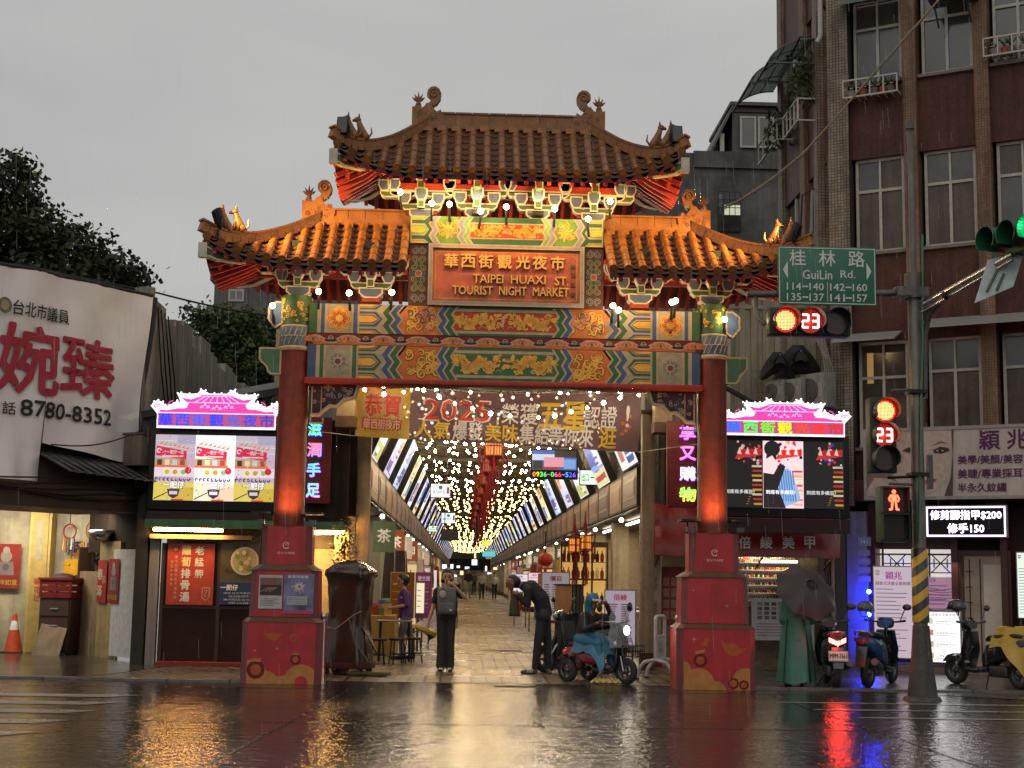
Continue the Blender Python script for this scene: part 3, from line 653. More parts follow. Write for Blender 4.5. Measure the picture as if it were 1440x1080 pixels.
# ------------------------------------------------------------------ bracket sets under the eaves
GREENARM = paint((.075,.11,.04)); CUPB = paint((.09,.11,.16)); EDGE = paint((.52,.47,.36))
def cup(mb, x, z, w, h, y, d):                     # blue tapering block with a pale outline
 o = [(x-w/2,z+h),(x-w/2,z+.45*h),(x-w*.27,z),(x+w*.27,z),(x+w/2,z+.45*h),(x+w/2,z+h)]
 o = o[::-1]; mb.prism(o, y, y+d, CUPB, EDGE); mb.stroke(o, .02, y-.003, EDGE, closed=True)
def arm(mb, x0, x1, z, h, y, d, endl, endr):
 o = [(x0,z+h),(x0,z+.5*h),(x0+(.05 if endl else 0),z),(x1-(.05 if endr else 0),z),(x1,z+.5*h),(x1,z+h)]
 o = o[::-1]; mb.prism(o, y, y+d, GREENARM, EDGE); mb.stroke(o, .018, y-.003, EDGE, closed=True)
def bracket_set(x, z, main, skipl=False):
 b = MB(GM); y = -.12
 sc = 1.0
 b.box(x-.13, x+.13, y-.02, .15, z-.06, z+.05, paint((.35,.05,.02))); cup(b, x, z+.0, .34, .14, y-.06, .3)
 arm(b, x-.30, x+.30, z+.14, .085, y-.02, .16, True, True)
 for s in (-1,1): cup(b, x+s*.255, z+.225, .175, .165, y-.05, .2)
 arm(b, x-.47, x+.47, z+.35, .085, y-.02, .14, True, True)
 for s in (-1,1): cup(b, x+s*.42, z+.435, .175, .165, y-.05, .2)
 # the arms that step outwards to carry the eave
 for k, (yo, zz) in enumerate(((-.30,z+.16),(-.52,z+.40))):
  b.box(x-.05, x+.05, yo, y, zz-.02, zz+.09, GREENARM); b.stroke([(x-.05,zz-.02),(x+.05,zz-.02),(x+.05,zz+.09),(x-.05,zz+.09)], .016, yo-.003, EDGE, closed=True)
  cup(b, x, zz+.09, .17, .17, yo-.02, .18)
 b.box(x-.06, x+.06, -.62, -.5, z+.60, z+.74, paint((.02,.025,.02)))
 return b.build('bracket_set', gate)
for x in (-1.30,-.46,.46,1.30): bracket_set(x, 6.93 if abs(x) < 1 else 6.90, True)
for x in (-3.10,-2.02,2.02,3.10): bracket_set(x, 5.67, False)
for s in (-1,1):                                    # outermost half sets, the end blocks of the side roofs
 b = MB(GM)
 arm(b, min(s*1.62,s*1.9), max(s*1.62,s*1.9), 6.02, .07, -.14, .14, False, False); cup(b, s*1.56, 6.10, .17, .15, -.17, .2)
 cup(b, s*3.66, 6.12, .18, .17, -.17, .3); arm(b, min(s*3.2,s*3.72), max(s*3.2,s*3.72), 6.02, .09, -.14, .16, True, True)
 b.build('bracket_set', gate)
 b = MB(GM); cup(b, s*1.86, 7.32, .17, .16, -.17, .3); arm(b, min(s*1.4,s*1.92), max(s*1.4,s*1.92), 7.23, .09, -.14, .16, True, True); b.build('bracket_set', gate)
b = MB(GM)                                          # red boards and eave purlins behind the brackets
for (x0,x1,z0,z1) in ((-1.9,1.9,7.28,7.52),(-3.75,-1.48,5.98,6.22),(1.48,3.75,5.98,6.22)):
 b.box(x0, x1, .02, .08, z0, z1, paint((.16,.018,.012)))
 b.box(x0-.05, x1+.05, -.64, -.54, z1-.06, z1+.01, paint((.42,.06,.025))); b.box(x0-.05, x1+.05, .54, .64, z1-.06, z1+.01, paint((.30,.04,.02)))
 b.box(x0, x1, -.14, -.10, z1-.18, z1-.07, paint((.35,.04,.02)))
for x in (-1.5,-1.1,-.62,-.3,.3,.62,1.1,1.5): b.box(x-.035, x+.035, -.11, -.03, 6.98, 7.4, paint((.22,.025,.015)))
for x in (-3.28,-2.92,-2.2,-1.84,3.28,2.92,2.2,1.84): b.box(x-.03, x+.03, -.10, -.02, 5.75, 6.15, paint((.22,.025,.015)))
b.build('eave_purlin', gate)
# ------------------------------------------------------------------ tiled roofs
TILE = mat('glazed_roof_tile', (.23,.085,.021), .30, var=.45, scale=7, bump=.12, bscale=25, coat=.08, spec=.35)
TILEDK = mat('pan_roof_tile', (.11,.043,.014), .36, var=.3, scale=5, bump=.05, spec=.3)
RIDGE = mat('ridge_tile', (.25,.10,.026), .36, var=.35, scale=6, bump=.1, coat=.05, spec=.3)
SOFFIT = paint((.11,.014,.010), .5); RAFTER = paint((.36,.04,.03), .45)
HALF = 1.1
def make_roof(rL, rR, eL, eR, zr, dz, lift):
 hipL, hipR = rL-eL > .05, eR-rR > .05
 prof = lambda q: 1.28*q-.28*q*q
 def qx(u):
  if u > rR and hipR: return (u-rR)/(eR-rR)
  if u < rL and hipL: return (rL-u)/(rL-eL)
  return 0
 def zz(u, y):
  a = qx(u); c = min(1, abs(y)/HALF); lo, hi = min(a,c), max(a,c)
  return zr-dz*prof(min(1,hi))+lift*lo**2.4*hi
 root = MB(GM)
 # under-board following the roof
 nu, nv = 40, 12
 us = [lerp(eL, eR, i/nu) for i in range(nu+1)]; vs = [lerp(-HALF, HALF, j/nv) for j in range(nv+1)]
 V = [(u, v, zz(u,v)-.05) for u in us for v in vs]+[(u, v, zz(u,v)-.12) for u in us for v in vs]
 n1 = nv+1; off = len(V)//2
 F = [(i*n1+j,(i+1)*n1+j,(i+1)*n1+j+1,i*n1+j+1) for i in range(nu) for j in range(nv)]
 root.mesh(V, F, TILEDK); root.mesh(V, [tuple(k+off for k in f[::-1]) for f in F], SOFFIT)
 edge = [i*n1 for i in range(nu+1)]+[nu*n1+j for j in range(1,nv+1)]+[i*n1+nv for i in range(nu-1,-1,-1)]+[j for j in range(nv-1,0,-1)]
 root.mesh(V, [(edge[k], edge[k]+off, edge[(k+1)%len(edge)]+off, edge[(k+1)%len(edge)]) for k in range(len(edge))], SOFFIT)
 roof = root.build('tiled_roof', gate)
 # rafters
 b = MB(GM)
 n = int((eR-eL)/.16)
 for k in range(1, n):
  u = eL+(eR-eL)*k/n
  for s in (-1,1):
   ys = [s*HALF*t for t in (.45,.75,.985)]
   P = [(u, y, zz(u,y)-.155) for y in ys]
   for a_, b_ in zip(P, P[1:]): b.bar(a_, b_, .055, .06, RAFTER)
 for hip, e, r, s in ((hipL,eL,rL,-1),(hipR,eR,rR,1)):
  if hip:
   for k in range(-5,6):
    y = k*HALF*.17; P = [(lerp(r,e,t), y*lerp(.7,1,t), zz(lerp(r,e,t),y*lerp(.7,1,t))-.165) for t in (.4,.7,.99)]
    for a_, b_ in zip(P, P[1:]): b.bar(a_, b_, .06, .07, RAFTER)
 b.build('rafters', roof)
 for hip, e, r in ((hipL,eL,rL),(hipR,eR,rR)):
  if hip:                                      # pale edged green hip rafters at the corners
   for s in (-1,1):
    b = MB(GM); P = [(lerp(r,e,t), s*HALF*t, zz(lerp(r,e,t),s*HALF*t)-.22) for t in (.45,.7,.9,1.0)]
    for a_, b_ in zip(P, P[1:]):
     b.bar(a_, b_, .10, .13, GREENARM); b.bar(Vector(a_)-Vector((0,0,.068)), Vector(b_)-Vector((0,0,.068)), .112, .022, EDGE); b.bar(Vector(a_)+Vector((0,0,.05)), Vector(b_)+Vector((0,0,.05)), .112, .022, EDGE)
    q = P[-1]; b.box(q[0]-.06, q[0]+.06, q[1]-.06, q[1]+.06, q[2]-.11, q[2]+.1, EDGE); b.build('hip_rafter', roof)
 # tile rows
 t = MB(GM); pn = MB(GM)
 def row(path, side):                             # path: points from ridge to eave; side: unit vector across
  if len(path) < 2: return
  P = [Vector(p) for p in path]; r = .058; n = 7; V = []
  for i, p in enumerate(P):
   for k in range(n):
    a = PI*k/(n-1); V.append(p+side*(r*math.cos(a))+Vector((0,0,.01+r*1.15*math.sin(a))))
  t.mesh(V, [(i*n+k,i*n+k+1,(i+1)*n+k+1,(i+1)*n+k) for i in range(len(P)-1) for k in range(n-1)], TILE, True)
  d = (P[-1]-P[-2]).normalized(); c = P[-1]+Vector((0,0,.02)); up_ = side.cross(d); 
  ring = [c+side*(r*1.12*math.cos(2*PI*k/12))+up_*(r*1.12*math.sin(2*PI*k/12)) for k in range(12)]
  f = [q+d*.03 for q in ring]; t.mesh(ring+f, [(k,(k+1)%12,(k+1)%12+12,k+12) for k in range(12)]+[tuple(range(12,24))], TILE)
  ring2 = [c+d*.034+side*(r*.6*math.cos(2*PI*k/10))+up_*(r*.6*math.sin(2*PI*k/10)) for k in range(10)]; t.mesh(ring2, [tuple(range(10))], RIDGE)
  if len(P) > 2:                               # joints between tiles: small collars
   L = 0
   for i in range(1, len(P)-1):
    L += (P[i]-P[i-1]).length
    if L > .24:
     L = 0; q = P[i]; dd = (P[i+1]-P[i]).normalized()
     Vv = [q+dd*e+side*((r+.006)*math.cos(PI*k/6))+Vector((0,0,.012+(r*1.15+.006)*math.sin(PI*k/6))) for e in (0,.014) for k in range(7)]
     t.mesh(Vv, [(k,k+1,k+8,k+7) for k in range(6)]+[tuple(range(7)),tuple(range(13,6,-1))], TILEDK)
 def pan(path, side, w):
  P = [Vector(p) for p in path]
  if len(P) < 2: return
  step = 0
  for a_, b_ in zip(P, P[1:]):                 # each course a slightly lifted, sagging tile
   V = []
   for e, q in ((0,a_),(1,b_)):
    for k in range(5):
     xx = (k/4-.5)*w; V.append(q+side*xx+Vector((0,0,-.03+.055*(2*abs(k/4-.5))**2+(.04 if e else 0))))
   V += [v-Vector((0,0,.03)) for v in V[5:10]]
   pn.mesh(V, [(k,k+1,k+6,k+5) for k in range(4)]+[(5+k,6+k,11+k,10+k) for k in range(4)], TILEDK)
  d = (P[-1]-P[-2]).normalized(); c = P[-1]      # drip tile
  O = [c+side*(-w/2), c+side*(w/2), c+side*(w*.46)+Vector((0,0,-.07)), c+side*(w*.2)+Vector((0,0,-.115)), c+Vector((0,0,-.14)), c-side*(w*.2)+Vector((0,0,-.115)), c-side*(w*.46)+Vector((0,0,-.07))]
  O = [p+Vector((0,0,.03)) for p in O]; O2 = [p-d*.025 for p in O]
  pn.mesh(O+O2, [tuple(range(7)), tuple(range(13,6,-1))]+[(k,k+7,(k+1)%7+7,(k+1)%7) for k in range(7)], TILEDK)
 sp = .218; nr = max(1, round((eR-eL-.1)/sp)); sp = (eR-eL-.1)/nr
 for k in range(nr+1):
  u = eL+.05+k*sp
  for s in (-1,1):
   q0 = qx(u)
   m = max(2, int(14*(1-q0))+1)
   row([(u, s*HALF*lerp(max(q0,.03),1,i/m), zz(u, HALF*lerp(max(q0,.03),1,i/m))) for i in range(m+1)], Vector((1,0,0)))
   if k < nr:
    uu = u+sp/2; q0 = qx(uu); m = max(2, int(8*(1-q0)))
    pan([(uu, s*HALF*lerp(max(q0,.03),1,i/m), zz(uu, HALF*lerp(max(q0,.03),1,i/m))+.0) for i in range(m+1)], Vector((1,0,0)), sp*.74)
 for hip, e, r, s in ((hipL,eL,rL,-1),(hipR,eR,rR,1)):
  if not hip: continue
  for k in range(-4,5):
   y = k*.235; q0 = abs(y)/HALF; m = max(2, int(10*(1-q0)))
   row([(lerp(r,e,lerp(max(.06,q0),1,i/m)), y, zz(lerp(r,e,lerp(max(.06,q0),1,i/m)), y)) for i in range(m+1)], Vector((0,1,0)))
   if k < 4:
    y += .117; q0 = abs(y)/HALF; m = max(2, int(8*(1-q0)))
    pan([(lerp(r,e,lerp(max(.06,q0),1,i/m)), y, zz(lerp(r,e,lerp(max(.06,q0),1,i/m)), y)) for i in range(m+1)], Vector((0,1,0)), .17)
 t.build('cover_tiles', roof); pn.build('pan_tiles', roof)
 # ridge wall and hip ridges
 b = MB(GM)
 a0, a1 = rL-(.12 if hipL else 0), rR+(.12 if hipR else 0)
 x = a0
 b.box(a0, a1, -.085, .085, zr-.06, zr+.03, RIDGE); b.box(a0+.01, a1-.01, -.05, .05, zr+.03, zr+.19, TILEDK)
 while x < a1-.01:
  x2 = min(a1, x+.26); g = .004
  b.box(x+g, x2-g, -.075, .075, zr+.03, zr+.075, RIDGE); b.box(x+g+.0, x2-g, -.06, .06, zr+.077, zr+.17, RIDGE); b.box(x+g, x2-g, -.085, .085, zr+.172, zr+.20, RIDGE); x = x2
 for k in range(int((a1-a0)/.218)):               # infill pieces between the rows just under the ridge
  xx = a0+.1+k*.218; 
  for s in (-1,1): b.bar((xx, s*.09, zr-.03), (xx, s*.16, zr-.13), .13, .03, RIDGE)
 b.build('ridge', roof)
 for hip, e, r in ((hipL,eL,rL),(hipR,eR,rR)):
  if not hip: continue
  for s in (-1,1):
   b = MB(GM); n = 16; P = []
   for i in range(n+1):
    q = lerp(.02, 1.03, i/n); u = lerp(r,e,q); P.append(Vector((u, s*HALF*q, zz(lerp(r,e,min(1,q)), HALF*min(1,q))+.075+.05*max(0,q-.85)/.15)))
   for i in range(n):
    a_, b_ = P[i], P[i+1]; d = (b_-a_)*.02
    b.bar(a_+d, b_-d, .12, .15, RIDGE); b.bar(a_+d+Vector((0,0,.085)), b_-d+Vector((0,0,.085)), .15, .03, RIDGE)
   b.build('hip_ridge', roof)
 return roof, zz
main_roof, zmain = make_roof(-1.22, 1.22, -2.55, 2.55, 8.40, 1.03, .40)
side_l, zl = make_roof(-2.80, -1.47, -4.36, -1.47, 6.85, .87, .36)
side_r, zrr = make_roof(1.47, 2.80, 1.47, 4.36, 6.85, .87, .36)
def ridge_ornament(x, z, s, roof):                   # scroll-tailed end piece with a flame bud; s = +1 when the scroll leans inwards to +x
 b = MB(GM)
 f = lambda P: [(x+s*p, z+q) for p, q in P] if s > 0 else [(x+s*p, z+q) for p, q in P][::-1]
 b.prism(f([(-.24,-.06),(.24,-.06),(.26,.10),(.21,.14),(.2,.2),(.13,.16),(.10,.2),(.06,.25),(.07,.30),(-.02,.30),(-.06,.24),(-.1,.22),(-.24,.24)]), -.08, .08, RIDGE)
 b.prism(f([(-.02,.28),(.08,.26),(.14,.30),(.19,.38),(.20,.46),(.17,.53),(.11,.57),(.04,.56),(-.01,.51),(-.02,.44),(.02,.40),(.05,.38),(.03,.32)]), -.07, .07, RIDGE)
 b.tube([(x+s*p, -.075, z+q) for p, q in spiral(.09,.45,.09,1.5,0,1,20)], .012, TILE, 5)
 for k in range(14): b.stroke(spiral(x+s*random.uniform(-.18,.18), z+random.uniform(.0,.17), random.uniform(.025,.05), 1.1, random.uniform(0,6), 1, 8), .014, -.084, (TILE, TILEDK)[k%2])
 b.box(x-s*.15-.05, x-s*.15+.05, -.05, .05, z+.23, z+.27, TILE); b.lathe([(.03,.27),(.045,.3),(.03,.33)], TILE, 10, (x-s*.15, 0, z))
 cx = x-s*.15
 for a in (-52,-26,0,26,52):
  t = Matrix.Rotation(R(a), 3, 'Y') @ Vector((0,0,1)); p0 = Vector((cx,0,z+.33)); 
  b.tube([p0, p0+t*.07, p0+t*(.17-abs(a)*.0008)], [.02,.035,.004], TILE, 6, squash=.6)
 b.build('ridge_ornament', roof)
for s in (-1,1):
 ridge_ornament(s*1.24, 8.44, -s, main_roof); 
ridge_ornament(-2.86, 6.92, 1, side_l); ridge_ornament(2.86, 6.92, -1, side_r)
def roof_beast(p, s, roof):                          # small seated beast on the hip, looking outwards (s = direction in x)
 b = MB(GM @ Matrix.Translation(p) @ Matrix.Scale(1.3, 4) @ Matrix.Translation(-Vector(p))); x, y, z = p
 b.tube([(x,y,z-.02),(x+s*.0,y,z+.05),(x+s*.03,y,z+.12),(x+s*.055,y,z+.19),(x+s*.06,y,z+.215)], [.055,.058,.043,.032,.028], TILE, 8)
 b.ball((x+s*.075,y,z+.235), (.042,.032,.035), TILE, 8, 6); b.tube([(x+s*.08,y,z+.235),(x+s*.135,y,z+.222)], [.026,.014], TILE, 6)
 for d in (-1,1):
  b.tube([(x+s*.06,y+d*.018,z+.26),(x+s*.055,y+d*.022,z+.305)], [.014,.003], TILE, 5)
  b.tube([(x+s*.055,y+d*.025,z+.12),(x+s*.085,y+d*.025,z-.02)], [.018,.014], TILE, 5); b.ball((x-s*.02,y+d*.045,z+.03), (.045,.025,.05), TILE, 7, 5)
 b.tube([(x-s*.05,y,z+.02),(x-s*.09,y,z+.08),(x-s*.08,y,z+.15)], [.014,.012,.005], TILE, 5)
 b.build('roof_beast', roof)
for r, e, roof, zf in ((-1.22,-2.55,main_roof,zmain),(1.22,2.55,main_roof,zmain),(-2.80,-4.36,side_l,zl),(2.80,4.36,side_r,zrr)):
 s = 1 if e > r else -1
 for t in (.70,.81):
  u = lerp(r,e,t); roof_beast((u, -HALF*t, zf(u, HALF*t)+.17), s, roof)
# flood lamps standing on the four front roof corners
def floodlamp(u, y, z, ang, tilt, label, power, target):
 M = frame(GX+u, GY+y, z, ang); t = thing('flood_lamp', label, 'flood lamp', M, 'flood lamps on the gateway roof corners')
 b = MB(M @ Matrix.Translation((0,0,.19)) @ Matrix.Rotation(R(tilt), 4, 'X'))
 b.box(-.085,.085,-.035,.035,-.14,.14, BLACK, .008)
 for k in range(5): b.box(-.07+.035*k-.004, -.07+.035*k+.004, .035, .06, -.12, .12, BLACK)
 b.build('housing', t)
 g = MB(M @ Matrix.Translation((0,0,.19)) @ Matrix.Rotation(R(tilt), 4, 'X')); g.rect(-.07,.07,-.125,.125,-.037, glow('#ffb040', 3.0) if power else mat('dark_lens', (.03,.03,.03), .1, var=0, bump=0)); g.build('lens', t)
 c = MB(M); c.tube([(-.1,0,.19),(-.1,0,.02),(.1,0,.02),(.1,0,.19)], .012, BLACK, 6); c.tube([(0,0,.02),(0,0,-.12)], .015, BLACK, 6); c.build('yoke', t)
 if power: lamp('SPOT', 'flood_light', (M @ Vector((0,-.08,.19))), power, (1,.48,.10), t, .1, target, 95, .8)
floodlamp(-2.44, -1.05, zmain(-2.4,1.0)+.12, -10, -14, 'black flood lamp tipped back on the left corner of the topmost roof', 0, None)
floodlamp(2.44, -1.05, zmain(2.4,1.0)+.12, 10, -14, 'black flood lamp tipped back on the right corner of the topmost roof', 0, None)
floodlamp(-4.16, -1.06, zl(-4.2,1.0)+.12, 120, -20, 'black flood lamp lighting the tiles from the tip of the lower left roof', 0, None)
floodlamp(4.16, -1.06, zrr(4.2,1.0)+.12, -120, -20, 'black flood lamp lighting the tiles from the tip of the lower right roof', 0, None)
# warm lamps that wash the side roofs and pillars
for s in (-1,1):
 lamp('SPOT', 'roof_wash', (GX+s*4.25, GY-1.15, 6.95), 1100, (1,.56,.13), None, .08, (GX+s*2.0, GY-.45, 6.4), 75, .9)
 lamp('SPOT', 'pillar_wash', (GX+s*3.13-s*.16, GY-.62, 2.30), 85, (1,.50,.18), None, .05, (GX+s*3.13-s*.02, GY-.12, 3.2), 95, .9)
 lamp('SPOT', 'pillar_wash', (GX+s*3.13+s*.16, GY-.62, 2.30), 42, (1,.50,.18), None, .05, (GX+s*3.13+s*.05, GY-.12, 3.2), 95, .9)
# little canopies over the pillar-wash lamps
for s in (-1,1):
 for d in (-1,1):
  b = MB(GM); x = s*3.13+d*.37
  b.box(x-.14, x+.14, -.35, .1, 2.42, 2.45, BLACK); b.tube([(x,0,2.25),(x,0,2.42)], .012, BLACK, 6); b.box(x-.05,x+.05,-.3,-.2,2.27,2.34, DKSTEEL); b.build('lamp_canopy', gate)
# naked bulbs on stalks
def stalk_bulb(px, py, Y, e=3.4):
 p = at(px, py, Y); 
 b = MB(); b.tube([p+Vector((0,.02,-.02)), p+Vector((0,.05,-.10)), p+Vector((random.uniform(-.03,.03),.12,-.24))], [.02,.018,.025], BLACK, 6)
 o = b.build('bulb_stalk', gate)
 g = MB(); g.ball(p, .042, BULB, 12, 8); g.build('light_bulb', o)
 lamp('POINT', 'bulb_light', p+Vector((0,-.07,.0)), e, (1,.70,.36), None, .05)
for px, py in ((607,286),(632,287),(676,297),(712,291),(780,294)): stalk_bulb(px, py, 20.72, 9)
for px, py, Y in ((563,270,20.72),(858,283,20.72),(827,308,20.62),(383,430,20.85),(448,410,20.65),(491,412,20.65),(551,411,20.65),(862,430,20.7),(870,436,20.65),(950,423,20.65),(1019,449,20.85),(945,425,20.75)): stalk_bulb(px, py, Y, 7)
for x in (-.46,.46):                                 # two small square floods on top of the board beam
 b = MB(GM); b.box(x-.08+.0, x+.08, -.34, -.2, 6.95, 7.02, BLACK); b.build('up_light', gate)
 lamp('POINT', 'up_light', (GX+x, GY-.42, 7.22), 2.6, (1,.84,.42), None, .05)
 lamp('POINT', 'added_board_fill', (GX+x*1.5, GY-1.0, 7.0), 30, (1,.60,.22), None, .08)  # added lamp without a fixture, brightens the name board
# ================================================================== the covered market street
XL, XR = -1.85, 3.45
ORD = ('first second third fourth fifth sixth seventh eighth ninth tenth eleventh twelfth thirteenth fourteenth fifteenth sixteenth seventeenth eighteenth nineteenth twentieth'+' twenty-first twenty-second twenty-third twenty-fourth twenty-fifth twenty-sixth twenty-seventh twenty-eighth twenty-ninth thirtieth').split()
WALLC = paint((.30,.25,.17), .7); PIER = mat('cream_pier', (.42,.36,.24), .6, var=.25, streak=.4, scale=4); COPPER = mat('brown_cabinet_panel', (.24,.115,.05), .38, .35, var=.5, scale=2.5, bump=.08, streak=.3)
CABDK = paint((.045,.03,.025), .5); SHUT = mat('grey_shutter', (.20,.19,.18), .45, .5, var=.25)
WARMIN = mat('lit_shop_back_wall', (.5,.4,.26), .7, var=.5, scale=3)
BAY = 5.3
def bay(side, k, y0, L):
 # one shop: pier, recess with shelves, roller shutter or counter, tube light, signboard cabinet above
 s = side; X = XL if s < 0 else XR
 side_w = 'left' if s < 0 else 'right'
 t = thing('market_shop', '%s shop bay from the gateway along the %s side of the covered market street' % (ORD[k], side_w), 'shop', frame(X, y0), 'shops along the covered market street')
 o = lambda a: X + s*a                        # distance back from the street
 def bx(b, a0, a1, ya, yb, za, zb, m): b.box(min(o(a0),o(a1)), max(o(a0),o(a1)), ya, yb, za, zb, m)
 far = k > 7
 b = MB(); pm = (PIER, paint((.30,.23,.15)), paint((.22,.20,.18)), PIER, mat('green_pier',(.25,.28,.18),.6,streak=.4))[(k*2+(s>0))%5]; bx(b, -.02, .34, y0, y0+.38, 0, 2.85, pm); bx(b, -.03, .36, y0-.01, y0+.39, 0, .3, paint((.10,.05,.04))); b.build('pier', t)
 b = MB(); bx(b, 1.6, 1.7, y0, y0+L, 0, 6.4, WARMIN if k % 3 else WALLC); bx(b, .8, 1.6, y0+.0, y0+.10, 0, 2.85, WALLC); bx(b, 0.0, 1.7, y0, y0+L, 2.86, 2.95, CABDK); b.build('recess', t)
 b = MB(); bx(b, .02, .12, y0, y0+L, 2.95, 6.3, paint((.10,.085,.07), .7)); b.build('upper_wall', t)
 if not far:
  b = MB()
  for z in (.5,.95,1.4,1.85):
   bx(b, 1.25, 1.6, y0+.6, y0+L-.2, z, z+.03, DKBROWN)
   y = y0+.7
   while y < y0+L-.4:
    w = random.uniform(.08,.22); h = random.uniform(.12,.34); c = random.choice(['#a83028','#d8b070','#e8e0d0','#406030','#8a5a2a','#d0a030','#704838','#3a5a80'])
    bx(b, 1.3, 1.5, y, y+w*.9, z+.03, z+.03+h, paint(c)); y += w
  b.build('stocked_shelves', t)
 if (k % 3 == (0 if s < 0 else 2)) or k in (1,):
  b = MB(); ya = y0+.5; yb = y0+1.7
  z = .05
  while z < 2.8: bx(b, .10, .13+.02, ya, yb, z, z+.075, SHUT); bx(b, .12, .15, ya, yb, z+.075, z+.1, DKSTEEL); z += .1
  b.build('roller_shutter', t)
 b = MB(); bx(b, .35, .95, y0+1.9, y0+L-.6, 0, .85, (paint((.30,.28,.25)), COPPER, paint((.35,.05,.04)))[k%3]); bx(b, .3, 1.0, y0+1.85, y0+L-.55, .852, .89, STEEL)
 b.build('counter', t)
 b = MB(); bx(b, .2, .26, y0+.8, y0+L-.6, 2.76, 2.80, glow((1,.93,.78), 9)); b.build('tube_light', t)
 # signboard cabinet
 b = MB(); n = 2
 for j in range(n):
  ya = y0+.05+j*L/n; yb = y0+(j+1)*L/n-.12
  bx(b, -.12, .0, ya, yb, 2.98, 3.72, CABDK)
  X0 = o(-.125)
  m = (COPPER, paint((.10,.055,.05),.35), paint((.16,.11,.09),.4), paint((.30,.16,.06),.4), paint((.06,.04,.035),.4), COPPER, paint((.20,.12,.11),.4))[(k*3+j*2+(s>0))%7]
  b.poly([(X0,ya+.04,3.02),(X0,yb-.04,3.02),(X0,yb-.04,3.68),(X0,ya+.04,3.68)], m)
  bx(b, -.135, -.12, ya+.25, yb-.25, 3.15, 3.55, paint((.33,.22,.12), .4)); bx(b, -.142, -.135, ya+.32, yb-.32, 3.2, 3.5, m)
 b.build('sign_cabinet', t)
 b = MB()                                      # bare bulbs and a rail under the cabinet edge
 b.tube([(o(-.10),y0,2.92),(o(-.10),y0+L,2.92)], .025, DKSTEEL, 6)
 for j in range(3): b.tube([(o(-.1),y0+L*(j+.4)/3,2.92),(o(-.14),y0+L*(j+.4)/3,2.84)], .02, BLACK, 5)
 b.build('cable_rail', t)
 if k < 12:
  b = MB()
  b.ball((o(-.15), y0+L*random.uniform(.2,.8), 2.79), .05, glow((1,.88,.62), 10), 8, 6)
  b.build('spot_lamp', t)
 lamp('AREA', 'shop_light', (o(.75), y0+L/2, 2.82), 55 if k < 6 else 80, (1,.80,.52), t, (.5, L*.8), (o(.75), y0+L/2, 0))
 return t
NB = 17
yl = 26.2; yr = 27.3
for k in range(26):
 L = BAY if k < NB else 2*BAY; u = k*BAY if k < NB else NB*BAY+(k-NB)*2*BAY
 bay(-1, k, yl+u, L); bay(1, k, yr+u, L)
# tilted lit sign panels above the cabinets
def lit_panel(side, k, y0, L, design):
 s = side; xb = -1.78 if s < 0 else 3.32; xt = xb-s*.52; zb, zt = 3.76, 4.98
 # local frame: x along +y of the street
 P = lambda u, v, d=0: Vector((lerp(xb, xt, v)-s*d*.92, y0+u*L, lerp(zb, zt, v)-d*.4))
 side_w = 'left' if s < 0 else 'right'
 bg, parts, word = design
 t = thing('light_box', '%s tilted lit panel from the gateway, %s row, %s' % (ORD[k], side_w, word), 'lit sign', frame(xb, y0, zb), 'tilted lit sign panels over the market shops')
 b = MB(); d = -.16
 V = [P(0,0,0),P(1,0,0),P(1,1,0),P(0,1,0),P(0,0,d),P(1,0,d),P(1,1,d),P(0,1,d)]
 b.mesh(V, [(4,5,6,7),(0,4,7,3),(1,2,6,5),(0,1,5,4),(3,7,6,2),(0,3,2,1)], BLACK)
 b.bar(P(.2,1,d), (xb+s*.05, y0+.2*L, 5.6), .03, .03, DKSTEEL); b.bar(P(.8,1,d), (xb+s*.05, y0+.8*L, 5.6), .03, .03, DKSTEEL); b.build('case', t)
 b = MB()
 def q(u0, u1, v0, v1, m, dd): b.poly([P(u0,v0,dd),P(u1,v0,dd),P(u1,v1,dd),P(u0,v1,dd)], m)
 q(.02,.98,.03,.97, glow(bg, 1.05), .004)
 for j, (u0,u1,v0,v1,c) in enumerate(parts): q(u0,u1,v0,v1, glow(c, .95), .006+.002*j)
 rz = random.Random(k*3+s)
 for j in range(9): u0 = rz.uniform(.06,.5); v0 = .08+.1*j; q(u0, u0+rz.uniform(.1,.4), v0, v0+rz.uniform(.015,.05), glow(rz.choice(['#303850','#f8f8ff','#405890','#ffffff','#a03030']), 1.0), .016+.001*j)
 b.build('lit_face', t)
DES = [('#e8ecf4', [(.05,.95,.05,.3,'#c8cc68'),(.1,.6,.5,.9,'#2848b0'),(.65,.9,.4,.9,'#f0f4ff'),(.12,.5,.12,.22,'#f0f0f0')], 'white and lime with a blue block'),
  ('#8aa8e8', [(.0,1,.0,.3,'#e8e0b0'),(.05,.4,.35,.85,'#f4f4f8'),(.5,.95,.4,.9,'#3058c0'),(.1,.9,.1,.2,'#c03830')], 'sky blue with a cream foot'),
  ('#f4eeee', [(.1,.5,.1,.6,'#3048a8'),(.6,.85,.15,.6,'#c87068'),(.1,.5,.7,.9,'#e0b020')], 'white with blue and coral blocks'),
  ('#e8dca0', [(.1,.6,.7,.95,'#c08050'),(.1,.45,.1,.45,'#f8f4e4'),(.55,.9,.1,.45,'#5878b8')], 'cream with an orange top'),
  ('#b8c8f0', [(.05,.3,.1,.9,'#f8f8ff'),(.4,.9,.15,.45,'#2a3a90'),(.4,.9,.55,.9,'#88a8d8')], 'pale blue with a navy strip'),
  ('#d8d0e8', [(.1,.6,.1,.3,'#7060a0'),(.1,.5,.5,.9,'#f0f0f8'),(.6,.9,.5,.9,'#e89838')], 'lilac with a purple band')]
ly = [26.9, 31.0, 35.2, 40.0, 44.5, 49.2, 54, 59, 64, 69, 74, 79, 84, 90, 96]+[103+7*i for i in range(13)]
